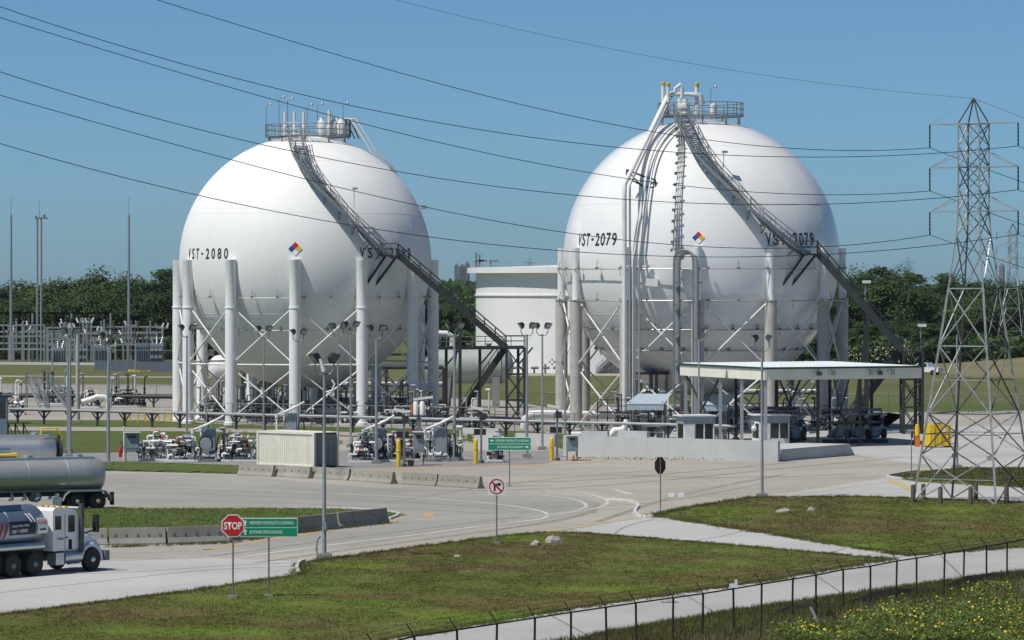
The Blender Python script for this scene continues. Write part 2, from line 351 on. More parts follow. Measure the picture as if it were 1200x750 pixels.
sheet('tower_lane', [(1040, 560), (1075, 566), (1250, 576), (1500, 587), (1500, 599), (1200, 587.5), (1000, 581.5), (900, 581)], .024, MT['lightroad'])
sheet('loop_road', [(-400, 553), (135, 554.5), (285, 558.5), (440, 572), (600, 576), (690, 583), (702, 592), (690, 601), (640, 611), (560, 619), (480, 630), (400, 644), (300, 652), (140, 655), (-400, 662)], .023, MT['looproad'])
# grass islands standing a kerb's height above the concrete
def turf(name, px, z, m, label, seed):
    mb = MB(); pts = [G(x, y) for x, y in wavy(px, .8, 7, seed)]
    mb.prism([(p.x, p.y) for p in pts][::1], -.05, z)
    o = mb.build(name, m, kind='structure'); return o
turf('grass_island', [(-500, 596), (115, 597.5), (370, 597.5), (440, 599.5), (466, 604), (452, 611.5), (395, 617), (350, 622), (262, 635), (190, 637), (-500, 640)], .09, MT['lawn'], '', 3)
turf('grass_strip', [(-300, 542.5), (135, 544), (230, 545.5), (286, 548), (284, 555), (135, 551.5), (-300, 550)], .07, MT['lawn'], '', 4)
turf('grass_verge', [(765, 604), (810, 594.5), (880, 583.5), (1000, 582), (1200, 588.5), (1500, 600.5), (1700, 611), (1200, 640.5), (1062, 650.5), (1000, 641), (900, 624.5)], .05, MT['grass'], '', 5)
turf('grass_field', [(352, 673.5), (354, 660), (380, 656), (480, 642.5), (580, 629.5), (640, 624), (690, 625.5), (850, 638.5), (1043, 655.5), (880, 683.5), (700, 708.5), (452, 750), (330, 799), (-500, 860), (-500, 781), (0, 721), (230, 692)], .05, MT['grass'], '', 6)
turf('tower_island', [(1040, 558.8), (1075, 553), (1130, 549), (1400, 548.5), (1400, 579), (1250, 574), (1120, 566)], .05, MT['grass'], '', 7)
turf('fence_bank', [(700, 745), (870, 716), (1040, 692), (1200, 670.5), (1700, 641), (1700, 760), (1200, 860), (500, 860), (560, 800)], .05, MT['grass'], '', 8)
# painted markings and joints (parts of the apron)
Z1, Z2 = .030, .034
stripe('lane_line', [(-60, 566), (130, 569), (220, 572), (330, 576), (440, 581), (510, 585), (580, 591), (622, 597), (641, 602.5), (636, 608), (600, 613), (540, 620), (490, 627), (420, 635), (350, 644), (285, 653)], .20, Z1, MT['linew'], apron)
stripe('lane_line', [(600, 571), (640, 573), (672, 575.6), (700, 582), (712, 588.5), (699, 596), (654, 603), (620, 607)], .24, Z1, MT['linew2'], apron)
stripe('lane_line', [(590, 577), (640, 581), (674, 586), (687, 593.5), (669, 600), (640, 603)], .22, Z1, MT['linew2'], apron)
stripe('lane_line', [(560, 549.5), (640, 555), (770, 563), (890, 571)], .22, Z1, MT['linew2'], apron)
stripe('lane_line', [(640, 572), (720, 575), (800, 578.5), (870, 578)], .14, Z1, MT['linew2'], apron)
stripe('lane_line', [(710, 542), (740, 543.5), (775, 546)], .22, Z1, MT['linew2'], apron)
stripe('lane_line', [(628, 552), (690, 548), (745, 548.5)], .2, Z1, MT['linew2'], apron)
stripe('lane_line', [(720, 574), (730, 577), (740, 580)], .5, Z1, MT['linew2'], apron)
stripe('lane_line', [(540, 560), (600, 556.5), (660, 559.5)], .16, Z1, MT['linew2'], apron)
stripe('lane_line', [(660, 621), (700, 614.5), (760, 606)], .22, Z1, MT['liney'], apron)
stripe('lane_line', [(640, 623.5), (663, 620.5), (690, 616.5)], .3, Z2, MT['liney'], apron)
stripe('edge_line', [(911, 581), (940, 578.5), (973, 574), (1010, 569), (1038, 565.5)], .22, Z1, MT['liney'], apron)
stripe('edge_line', [(1043, 564), (1055, 568), (1069, 573.5)], .7, Z1, MT['liney'], apron)
stripe('edge_line', [(1176, 577.5), (1190, 578.5)], .7, Z1, MT['liney'], apron)
stripe('edge_line', [(440, 552), (520, 547.5), (600, 546), (660, 544), (706, 541)], .45, Z1, MT['lineo'], apron)
stripe('edge_line', [(460, 548.5), (560, 545.5), (632, 543.5)], .25, Z1, MT['lineo'], apron)
stripe('edge_line', [(240, 645), (287, 637.5), (340, 629.5), (390, 621), (440, 613.5), (472, 609)], .35, Z1, MT['lineo'], apron)
stripe('edge_line', [(140, 649), (200, 647), (250, 644)], .25, Z1, MT['liney'], apron)
stripe('edge_line', [(496, 606), (502, 604.5), (504, 602)], .55, Z1, MT['lineo'], apron)
stripe('edge_line', [(130, 594), (200, 594.5), (260, 595), (330, 594.5)], .3, Z1, MT['lineo'], apron)
stripe('lane_line', [(140, 657.5), (230, 651.5), (300, 645)], .18, Z1, MT['linew2'], apron)
for pts in ([(-60, 676), (130, 672), (260, 664), (349, 660)], [(-60, 702), (100, 684), (240, 669), (349, 664)], [(600, 595), (760, 590), (900, 566)], [(450, 590), (600, 567), (760, 552)], [(700, 600), (640, 612), (560, 624)],
            [(880, 620), (850, 628), (815, 634)], [(1000, 640), (975, 648)], [(930, 552), (1040, 546), (1200, 541)], [(760, 552), (930, 560), (1045, 559)], [(1000, 534), (1200, 524)], [(770, 608), (735, 617), (720, 626)],
            [(950, 671), (990, 698)], [(1100, 649), (1130, 679)], [(800, 696), (840, 720)], [(640, 719), (690, 746)], [(330, 607), (0, 612)]):
    stripe('joint', pts, .09, Z1, MT['joint'], apron)
for cx_, cy_, a in ((787, 580.5, 3.4), (798, 580.5, 3.2)):
    sheet('crossing_patch', [(cx_-a*1.3, cy_-2.6), (cx_+a, cy_-2.9), (cx_+a*1.2, cy_+2.4), (cx_-a, cy_+2.9)], Z1, MT['patch'], parent=apron)
# darker wheel tracks worn into the lanes (parts of the apron)
MT['track'] = paintline('tyre_track', (.225, .207, .180), .7)
for pts in ([(-60, 580), (150, 578), (330, 583), (480, 589), (590, 597)], [(-60, 588), (150, 586), (330, 590), (470, 596), (570, 602)], [(300, 660), (420, 643), (540, 627), (640, 613), (690, 601), (700, 590)], [(250, 652), (400, 632), (520, 617), (610, 606)],
            [(420, 573), (560, 575), (680, 571), (800, 561), (930, 548), (1060, 536)], [(440, 566), (560, 566), (690, 563), (800, 554), (930, 542)], [(560, 557), (700, 557), (860, 560), (1000, 556)], [(700, 612), (800, 580), (920, 556)]):
    stripe('tyre_track', pts, .42, .027, MT['track'], apron)
# kerbs: real steps beside the grass
def kerb(px, label):
    mb = MB(); pts = [G(x, y) for x, y in smoothpx(px, 4)]
    for a, b in zip(pts, pts[1:]): mb.extr([(-.11, 0), (.11, 0), (.08, .14), (-.08, .14)], a, b)
    return tag(mb.build('kerb', MT['patch']), label, 'kerb', 'kerbs beside the grass')
kerb([(712, 586), (730, 587), (742, 589), (748, 594), (744, 600), (749, 605.5), (758, 606.5)], 'white curving kerb at the point of the grass verge beside the stop sign seen from behind')
kerb([(350, 673), (348, 667), (350, 661), (356, 658.5)], 'short white kerb nose at the corner of the field by the tall lamp post')
kerb([(1075, 552.6), (1052, 556), (1040, 559), (1058, 562)], 'white kerb nose at the tip of the grass island behind the pylon')
kerb([(370, 597), (420, 598), (452, 600.5), (467, 604), (456, 609.5)], 'pale kerb rounding the tip of the left grass island')
# levee slope on the right
lv = MB(); nx, ny = 40, 10; x0_, x1_ = P(1098, 446, 600).x, 330.0
def levee_z(u, v): 
    t = min(1, max(0, u/.25)); t = t*t*(3-2*t); w = min(1, v/.55); return t*6.2*(w*w*(3-2*w))*(1-max(0, (v-.75)/.25)*.3)+mnoise.noise(Vector((u*9, v*5, 3)))*.3*t*w
lv.add([(x0_+(x1_-x0_)*i/nx, 560+i*1.2+110*j/ny, levee_z(i/nx, j/ny)-.02) for j in range(ny+1) for i in range(nx+1)],
       [(j*(nx+1)+i, j*(nx+1)+i+1, (j+1)*(nx+1)+i+1, (j+1)*(nx+1)+i) for j in range(ny) for i in range(nx)])
MT['levee'] = grassmat('dry_slope_grass', (.150, .135, .075), (.175, .160, .085), (.22, .185, .125), .8, .03)
lv.build('levee', MT['levee'], smooth=80, kind='structure')
def on_levee(X, Y):
    u = (X-x0_)/(x1_-x0_); v = (Y-560-u*nx*1.2)/110
    return Vector((X, Y, max(.01, levee_z(u, min(1, max(0, v))))))
# ================================================================ storage spheres
def sphere_hit(px, py, C, r):
    o = Vector((0, 0, EYE)); d = Vector(((px-600)/FPX, 1, -(py-HOR)/FPX)).normalized(); oc = o-C
    b = oc.dot(d); q = b*b-(oc.length_squared-r*r)
    if q < 0:
        p = o+d*(-b); return C+(p-C).normalized()*r
    return o+d*(-b-math.sqrt(q))
def stair(parent, pts, w, m, rail=1.05, step=.27, org=(0, 0, 0), deep=.28, sides=(1, -1)):
    """A flight along pts: two stringers, joined treads and two handrails."""
    P_ = [Vector(p) for p in pts]; L = [0]
    for a, b in zip(P_, P_[1:]): L.append(L[-1]+(b-a).length)
    def at(s):
        for i in range(len(P_)-1):
            if s <= L[i+1] or i == len(P_)-2:
                t = (s-L[i])/(L[i+1]-L[i]); return P_[i].lerp(P_[i+1], t), (P_[i+1]-P_[i]).normalized()
    def sidev(i):
        t = P_[min(i+1, len(P_)-1)]-P_[max(i-1, 0)]; return Vector((-t.y, t.x, 0)).normalized()
    S = [sidev(i) for i in range(len(P_))]
    for k in sides:
        mb = MB(org)
        for i in range(len(P_)-1): mb.bar(P_[i]+S[i]*w/2*k, P_[i+1]+S[i+1]*w/2*k, .07, deep)
        mb.build('stringer', m, parent)
        mb = MB(org); up = Vector((0, 0, 1))
        for h in (rail, rail*.55): mb.tube([p+S[i]*w/2*k+up*h for i, p in enumerate(P_)], .04, 5)
        n = max(2, int(L[-1]/1.3))
        for j in range(n+1):
            p, t = at(L[-1]*j/n); sv = Vector((-t.y, t.x, 0)).normalized(); q = p+sv*w/2*k
            mb.bar(q, q+up*rail, .06)
        mb.build('handrail', m, parent)
    mb = MB(org); n = int(L[-1]/step/1.25)
    for j in range(n):
        p, t = at(L[-1]*(j+.5)/n); sv = Vector((-t.y, t.x, 0)).normalized(); th = Vector((t.x, t.y, 0)).normalized()
        mb.box(p, (.26, w-.08, .04), math.atan2(th.y, th.x))
    mb.build('treads', m, parent, kind='stuff')
def ring_pts(c, r, n=48, a0=0, a1=2*PI): return [Vector((c[0]+r*math.cos(a0+(a1-a0)*i/n), c[1]+r*math.sin(a0+(a1-a0)*i/n), c[2])) for i in range(n+1)]
def text_mesh(txt, size=1.0, xs=1.0, bold=.012, spacing=1.0):
    cu = bpy.data.curves.new('lettering', 'FONT'); cu.body = txt; cu.size = size; cu.offset = bold; cu.space_character = spacing; cu.align_x = 'CENTER'; cu.align_y = 'CENTER'; cu.resolution_u = 3
    o = bpy.data.objects.new('lettering', cu); COL.objects.link(o)
    dg = bpy.context.evaluated_depsgraph_get(); me = bpy.data.meshes.new_from_object(o.evaluated_get(dg))
    bpy.data.objects.remove(o); bpy.data.curves.remove(cu)
    import bmesh
    bm = bmesh.new(); bm.from_mesh(me); bmesh.ops.subdivide_edges(bm, edges=[e for e in bm.edges if e.calc_length() > .3*size], cuts=1); 
    bmesh.ops.triangulate(bm, faces=bm.faces); bm.to_mesh(me); bm.free()
    for v in me.vertices: v.co.x *= xs
    return me
def flood_head(mb_arm, mb_box, mb_lens, p, d, sz=.42):
    """one box floodlight at p pointing along horizontal d, tilted down"""
    d = Vector(d).normalized(); f = (d-Vector((0, 0, .75))).normalized(); a = d.cross(Vector((0, 0, 1))).normalized(); u = a.cross(f)
    def fr(w, h, off): return [p+f*off+a*(i*w/2)+u*(j*h/2) for i, j in ((-1, -1), (1, -1), (1, 1), (-1, 1))]
    q = fr(sz*.6, sz*.5, -.22)+fr(sz*1.15, sz*.95, .1)
    mb_box.add(q, [(3, 2, 1, 0), (0, 1, 5, 4), (1, 2, 6, 5), (2, 3, 7, 6), (3, 0, 4, 7), (4, 5, 6, 7)])
    mb_lens.add(fr(sz*1.0, sz*.8, .112), [(0, 1, 2, 3)])
spheres = {}
def storage_sphere(key, name_txt, cx, cy, Yc, rpx, az0, m_shell, style, label):
    s = FPX/Yc; C = P(cx, cy, Yc); Rr = rpx/s; base_ = Vector((C.x, C.y, 0))
    root = thing('storage_sphere', label, 'gas tank', base_, 0, 'spherical gas tanks')
    tow = Vector((-C.x, -C.y, 0)).normalized(); rgt = Vector((-tow.y, tow.x, 0))
    def dirv(az): return rgt*math.sin(R(az))+tow*math.cos(R(az))
    z = C.z
    mb = MB(base_); n, m_ = 128, 64
    mb.lathe([(Rr*math.sin(PI*i/m_), -Rr*math.cos(PI*i/m_)) for i in range(m_+1)], C, n)
    shell = mb.build('shell', m_shell, root, smooth=60)
    for el in (22, -24, 52):
        mb = MB(base_); rr = Rr*math.cos(R(el))
        mb.tube(ring_pts((C.x, C.y, z+Rr*math.sin(R(el))), rr+.002, 96), .012, 4, False); mb.build('weld_seam', m_shell, shell)
    for k in range(20):
        d = dirv(az0+9+18*k); mb = MB(base_); mb.tube([C+(d*math.cos(R(e_))+Vector((0, 0, math.sin(R(e_)))))*(Rr+.001) for e_ in range(-52, 53, 4)], .008, 4, False); mb.build('weld_seam', m_shell, shell)
    ctop = P(cx, style['ctop'], Yc).z; czc = P(cx, style['collar'], Yc).z; cr, cr2 = style['r']
    colpos = []
    for k in range(12):
        az = az0+30*k; p = base_+dirv(az)*(Rr+.18); colpos.append((az, p))
        mb = MB(base_)
        mb.lathe([(cr, czc), (cr, ctop-.12), (cr*1.02, ctop-.10), (cr*1.02, ctop)], p, 20)
        c_ = mb.build('column', MT['column'], root, smooth=40)
        mb = MB(base_); mb.lathe([(cr2+.14, 0), (cr2+.14, .25), (cr2, .3), (cr2, czc-.01)], p, 20); mb.build('column_sleeve', style['sleeve'], c_, smooth=40)
        mb = MB(base_); mb.lathe([(cr2+.06, czc-.06), (cr2+.06, czc+.06)], p, 20); mb.build('collar', style['sleeve'], c_, smooth=40)
    # cross bracing between neighbouring columns
    for k in range(12):
        a, b = colpos[k][1], colpos[(k+1) % 12][1]; t = (b-a).normalized(); a_, b_ = a+t*cr2*.9, b-t*cr2*.9
        for (zt, zb) in style['brace']:
            for i, (u, v) in enumerate(((a_, b_), (b_, a_))):
                mb = MB(base_); off = Vector((0, 0, 0))+t.cross(Vector((0, 0, 1)))*(.10 if i else -.10)
                mb.tube([u+Vector((0, 0, zt))+off, v+Vector((0, 0, zb))+off], .082, 8); mb.build('brace_rod', MT['white'], root, smooth=50)
        if style.get('strut'):
            mb = MB(base_); mb.tube([a_+Vector((0, 0, style['strut'])), b_+Vector((0, 0, style['strut']))], .085, 8); mb.build('strut', MT['white'], root, smooth=50)
    # water deluge rings with nozzles
    for zz, rr_, off in style['rings']:
        rad = math.sqrt(max(.1, Rr*Rr-(zz-z)**2))+off; mb = MB(base_); mb.tube(ring_pts((C.x, C.y, zz), rad, 72), rr_, 5, False)
        rg = mb.build('spray_ring', MT['galv'], root, smooth=60)
        mb = MB(base_)
        for j in range(30):
            d = dirv(az0+12*j+4); p = Vector((C.x, C.y, zz))+d*rad; mb.bar(p, p+Vector((0, 0, .8 if j % 3 else -.6))+d*-.15, .05); mb.box(p-d*.1+Vector((0, 0, .1)), (.3, .3, .12))
        mb.build('spray_nozzle', MT['galvd'], rg, kind='stuff')
    # lettering wrapped on the shell
    for az, arc, el in style['text']:
        nch = len(name_txt); lt = MB(base_)
        for ci, ch in enumerate(name_txt):
            me = text_mesh(ch, 1.0, bold=.02); xs = [v.co.x for v in me.vertices]; ysv = [v.co.y for v in me.vertices]
            w = max(xs)-min(xs); mxx = (max(xs)+min(xs))/2; my = (max(ysv)+min(ysv))/2; hcap = .72; gw = style['th']*.50*(.6 if ch == '-' else 1)
            pts = []
            for v in me.vertices:
                th = az+((ci+.5)/nch-.5)*arc+math.degrees((v.co.x-mxx)/w*gw/Rr); ph = el+(v.co.y-my)/hcap*style['th']; d = dirv(th)*math.cos(ph/Rr)+Vector((0, 0, math.sin(ph/Rr)))
                pts.append(C+d*(Rr+.02))
            lt.add(pts, [tuple(f.vertices) for f in me.polygons]); bpy.data.meshes.remove(me)
        lt.build('lettering', MT['textgrey'], root)
    # hazard diamond: four coloured squares
    hp = sphere_hit(*style['diamond'], C, Rr); nrm = (hp-C).normalized(); u = Vector((0, 0, 1)).cross(nrm).normalized(); w_ = nrm.cross(u)
    q = style['dsz']/4
    for (dx, dy, mm) in ((0, 1, 'red'), (-1, 0, 'blue'), (1, 0, 'yellow'), (0, -1, 'signwhite')):
        c = hp+nrm*.05+u*dx*q+w_*dy*q; mb = MB(base_); e = q*.93
        mb.add([c+u*e, c+w_*e, c-u*e, c-w_*e, c+u*e-nrm*.06, c+w_*e-nrm*.06, c-u*e-nrm*.06, c-w_*e-nrm*.06], [(0, 1, 2, 3), (4, 5, 1, 0), (5, 6, 2, 1), (6, 7, 3, 2), (7, 4, 0, 3)])
        mb.build('hazard_diamond', MT[mm], root)
    # crown platform
    pc, pr, fz = P(style['plat'][0], 300, Yc), style['plat'][1], P(cx, style['plat'][2], Yc).z; pc = Vector((pc.x, C.y-.2, fz))
    mb = MB(base_); 
    for q_ in range(9): mb.tube(ring_pts(pc-Vector((0, 0, .03)), pr-.02-q_*.22, 40), .03, 4, False)
    for q_ in range(40): a = 2*PI*q_/40; e_ = Vector((math.cos(a), math.sin(a), 0)); mb.bar(pc+e_*(pr-1.8)-Vector((0, 0, .07)), pc+e_*pr-Vector((0, 0, .07)), .04, .06)
    pl = mb.build('platform', MT['stairsteel'], root, kind='stuff')
    mb = MB(base_)
    for h in (1.15, .62, .12): mb.tube(ring_pts(pc+Vector((0, 0, h)), pr-.03, 40), .045, 5, False)
    for j in range(20):
        a = 2*PI*j/20; p = pc+Vector((math.cos(a), math.sin(a), 0))*(pr-.03); mb.bar(p-Vector((0, 0, .1)), p+Vector((0, 0, 1.15)), .07)
    mb.build('railing', MT['stairsteel'], root)
    for j in range(10):
        a = 2*PI*(j+.5)/10; p = pc+Vector((math.cos(a), math.sin(a), 0))*(pr-.25); dd = math.hypot(p.x-C.x, p.y-C.y)
        zs = z+math.sqrt(Rr*Rr-dd*dd); mb = MB(base_); mb.bar(Vector((p.x, p.y, zs-.1)), p, .14); mb.build('platform_leg', MT['stairsteel'], root)
    # curved stair on the shell
    pts = [sphere_hit(x, y, C, Rr+style['gap']) for x, y in smoothpx(style['stair'], 4)]
    pts[0].z = max(pts[0].z, fz)
    stair(root, pts, 1.25, MT['stairsteel'], org=base_, deep=.30)
    for p in pts[2::3]:
        mb = MB(base_); d = (p-C).normalized(); mb.bar(C+d*(Rr-.05)-Vector((0, 0, .7)), p-Vector((0, 0, .12)), .10); mb.bar(C+d*(Rr-.05), p-Vector((0, 0, .1)), .09); mb.build('stair_bracket', MT['stairsteel'], root)
    spheres[key] = dict(root=root, C=C, R=Rr, base=base_, dirv=dirv, pc=pc, fz=fz, s=s, land=pts[-1], Y=Yc)
    return root
LEFTY, RIGHTY = 384.0, 362.0
storage_sphere('L', 'VST-2080', 358, 307, LEFTY, 147.5, -4.6, MT['sphere'], dict(ctop=305, collar=360, r=(.53, .55), sleeve=MT['column'], brace=[(10.9, 6.1), (5.1, .9)], strut=5.75,
    rings=[(12.1, .018, .45), (9.0, .018, .3)], text=[(-51.5, 31, .75), (40, 32, .80)], th=1.02, diamond=(346, 291.5), dsz=1.35, plat=(360, 4.1, 160), gap=1.15,
    stair=[(345, 158), (348, 172), (354, 187), (371, 213), (394, 239), (417, 264), (439, 287), (453, 300)]), 'left white gas sphere lettered VST-2080 on white columns')
storage_sphere('R', 'VST-2079', 822, 302, RIGHTY, 162, -1.5, MT['gloss'], dict(ctop=291, collar=351.5, r=(.36, .56), sleeve=MT['fireproof'], brace=[(11.6, 6.2), (5.4, .7)],
    rings=[(14.75, .05, .55), (11.9, .06, 1.1), (9.3, .06, .4), (7.4, .05, .3)], text=[(-49.3, 25.5, 1.6), (40, 27, 1.6)], th=1.15, diamond=(818.5, 278.5), dsz=1.15, plat=(821, 3.95, 136), gap=1.2,
    stair=[(797, 132), (801, 142), (809, 157), (821, 179), (838, 200), (862, 225), (886, 251), (910, 272), (932, 290), (944, 297)]), 'right glossy white gas sphere lettered VST-2079 on grey fireproofed columns')
# ---------------------------------------------------------------- crown equipment
def stub(S, px, ytop, r, capm=None, dy=0., name='vent_stack'):
    C, b = S['C'], S['base']; top = P(px, ytop, S['Y']+dy); zb = S['fz']
    mb = MB(b); mb.lathe([(r*1.9, -.0), (r*1.9, .12), (r, .14), (r*1.05, .5), (r*1.5, .55), (r*1.5, .95), (r, 1.0), (r, top.z-zb)], (top.x, top.y, zb), 12)
    o = mb.build(name, MT['white'], S['root'], smooth=40)
    if capm:
        mb = MB(b); mb.lathe([(r*1.12, top.z-zb-.02), (r*1.2, top.z-zb+.25), (r*.5, top.z-zb+.34)], (top.x, top.y, zb), 12); mb.build('cap', capm, o, smooth=40)
def crown_lamp(S, px, ytop, dy=0.):
    b = S['base']; top = P(px, ytop, S['Y']+dy); mb = MB(b); mb.bar((top.x, top.y, S['fz']), top, .06); mb.tube([top, top+Vector((.3, 0, .25)), top+Vector((.55, 0, .2))], .04, 6)
    o = mb.build('lamp_pole', MT['galvd'], S['root']); mb = MB(b); mb.lathe([(.04, .16), (.12, .1), (.15, -.08), (.07, -.14)], top+Vector((.45, 0, .2)), 10); mb.build('lamp_head', MT['galv'], o, smooth=50)
SL, SR = spheres['L'], spheres['R']
for x in (334, 345, 356): stub(SL, x, 131, .14, dy=-2.2)
stub(SL, 386, 129, .17, dy=-1.5); stub(SL, 396, 138, .16, dy=.6)
for x, y, d in ((312, 125, -1), (327, 116, 1.5), (337, 118, 2.4), (360, 125, 2.5), (372, 124, 3), (402, 123, 2)): crown_lamp(SL, x, y, d)
for x in (377, 390, 400):
    c = P(x, 147, SL['Y']-1); mb = MB(SL['base']); mb.lathe([(.1, -1.0), (.42, -.95), (.48, -.2), (.42, .35), (.2, .55), (.2, .8)], c, 14); mb.build('relief_valve', MT['white'], SL['root'], smooth=50)
for x in (398, 405, 410):
    mb = MB(SL['base']); a = P(x, 140, SL['Y']-2+x*.01); mb.bar((a.x, a.y, SL['fz']), a, .2); mb.bar(a, a+Vector((.9, 0, -1.9)), .12); mb.build('frame_post', MT['dark'], SL['root'])
for off in (0, 6):
    a, b_, c, d = P(398+off, 140, SL['Y']+.5), P(410+off, 139, SL['Y']+.5), P(434+off, 177, SL['Y']+1.0), P(452+off, 196, SL['Y']+1.2)
    dv = (d-SL['C']).normalized(); d = SL['C']+dv*(SL['R']+.35); e = SL['C']+(dv+Vector((.25, .3, -.35))).normalized()*(SL['R']+.35)
    mb = MB(SL['base']); mb.tube([a, b_, c, d, e], .11 if not off else .08, 10); mb.build('vent_pipe', MT['white'], SL['root'], smooth=60)
stub(SR, 777, 100, .17, MT['brass'], -1.2); stub(SR, 783, 101, .17, MT['brass'], -2); stub(SR, 816.5, 101, .19, MT['brass'], -1); stub(SR, 799, 101, .17, None, -1.5); stub(SR, 797, 115, .24, None, -2.6); stub(SR, 803, 116, .28, None, -3)
crown_lamp(SR, 833, 104, 1.)
mb = MB(SR['base']); q0 = P(799, 101, SR['Y']-1.5); mb.tube([q0, q0+Vector((-.1, 0, .15)), q0+Vector((-.6, 0, -.2)), q0+Vector((-.65, 0, -.6))], .14, 10); mb.build('goose_neck', MT['white'], SR['root'], smooth=60)
mb = MB(SR['base']); mb.lathe([(.3, 0), (.32, .9), (.1, 1.0)], P(836, 134, SR['Y']-1.5), 12); mb.build('valve_body', MT['white'], SR['root'], smooth=50)
# big down-pipes of the right sphere
def pipe(S, pts, r, m='white', name='down_pipe'):
    mb = MB(S['base']); mb.tube(pts, r, 12); return mb.build(name, MT[m], S['root'], smooth=60)
C, Rr = SR['C'], SR['R']
def vert_foot(px, z, rad):           # standing clear of the shell at the equator
    X = (px-600)*(C.y-9.5)/FPX; dx = X-C.x; return Vector((X, C.y-math.sqrt(rad*rad-dx*dx), z))
for k, (px, r, col) in enumerate(((731, .21, 'white'), (737, .10, 'galv'))):
    f0 = vert_foot(px, 0, Rr+1.1+k*.2); zt = EYE-(216-HOR)*f0.y/FPX
    top = P(786+k*3.5, 110+k*1.5, C.y-1.4); p1 = Vector((f0.x, f0.y, zt))
    pipe(SR, [f0, Vector((f0.x, f0.y, zt-1)), p1, p1.lerp(top, .12), top-Vector((.3, 0, .25)), top, top+Vector((1.6, 0, -.05)), top+Vector((2.6, .2, -.1)), top+Vector((2.8, .2, -.8))], r, col)
for k, (r, col) in enumerate(((.14, 'white'), (.09, 'galv'))):
    xs_ = [(791, 146), (780, 155), (769, 170), (761, 190), (757, 208), (752, 240), (748, 272), (745, 290)]
    pts = [sphere_hit(x+k*6, y, C, Rr+.5) for x, y in smoothpx(xs_, 3)]; e = pts[-1]; f0 = vert_foot(742+k*6, 0, Rr+.75)
    pipe(SR, pts+[Vector((f0.x, f0.y, e.z-1.2)), f0], r, col)
brk = sphere_hit(755, 207, C, Rr+.6); mb = MB(SR['base'])
for d_ in (Vector((-1.6, -.6, .6)), Vector((1.0, -.3, -.3))): mb.bar(brk, brk+d_, .14); mb.bar(brk-Vector((0, 0, .9)), brk+d_-Vector((0, 0, .7)), .12); mb.bar(brk+d_, brk+d_-Vector((0, 0, .8)), .12)
mb.bar(brk+Vector((-1.6, -.6, .6)), brk+Vector((-.2, 0, -.9)), .1); mb.build('pipe_bracket', MT['dark'], SR['root'])
# vertical conduit ladder with clamps, then the bundle looping to the ground
lp = [(797, 150), (798, 170), (797, 190), (795, 215), (793.5, 245), (792.5, 270), (791.5, 292)]
for k in (-1, 0, 1):
    pts = [sphere_hit(x+k*2.6, y, C, Rr+.35) for x, y in lp]; pipe(SR, pts, .06, 'galv', 'conduit')
for x, y in smoothpx(lp, 2):
    p = sphere_hit(x, y, C, Rr+.38); mb = MB(SR['base']); mb.box(p, (.85, .12, .10)); mb.box(p+Vector((-.35, 0, -.1)), (.2, .2, .25)); mb.build('conduit_clamp', MT['galvd'], SR['root'])
for k in range(4):
    a = vert_foot(788+k*2.0, 0, Rr+.6); b_ = vert_foot(813+k*1.6-3, 0, Rr+1.2); zt = EYE-((293+k*1.2)-HOR)*a.y/FPX
    arc = [Vector((a.x, a.y, zt-1.5))]+[Vector((a.x+(b_.x-a.x)*(1-math.cos(t))/2, a.y+(b_.y-a.y)*(1-math.cos(t))/2, zt-1.5+1.5*math.sin(t)**.5)) for t in (.3, .7, 1.2, PI/2, 1.95, 2.45, 2.85)]+[Vector((b_.x, b_.y, zt-1.5))]
    pipe(SR, [Vector((a.x, a.y, 4.5 if k else 2))]+arc+[Vector((b_.x, b_.y, 0))], .11, ('galvd', 'galv', 'grey', 'galvd')[k], 'conduit')
for zz in (4, 6.5, 9, 11.5, 13.5):
    for px in (791, 815):
        p = vert_foot(px, zz, Rr+1.0); mb = MB(SR['base']); mb.box(p, (.75, .3, .12)); mb.build('conduit_clamp', MT['galvd'], SR['root'])
p = vert_foot(736, 15.0, Rr+.9); mb = MB(SR['base']); mb.bar(p+Vector((-.8, 0, 0)), p+Vector((2.0, -.2, 0)), .18); mb.bar(p+Vector((1.5, -.2, -1.4)), p+Vector((2.6, -.3, -1.5)), .4, .7); mb.build('pipe_bracket', MT['white'], SR['root'])
# small shell lights
for S, pl in ((SL, ((415, 221, 243), (475, 0, 267), (497, 0, 243))), (SR, ((848, 178, 196), (947, 264, 288)))):
    for x, yt, yb in pl:
        a = sphere_hit(x, yb, S['C'], S['R']+.9); mb = MB(S['base'])
        if yt:
            t = P(x, yt, a.y); mb.bar(a, t, .06); mb.box(t+Vector((.1, -.1, 0)), (.5, .4, .2))
        else: mb.box(a, (.5, .4, .4)); mb.bar(a, S['C']+(a-S['C']).normalized()*S['R'], .1)
        mb.build('shell_light', MT['galv'], S['root'])
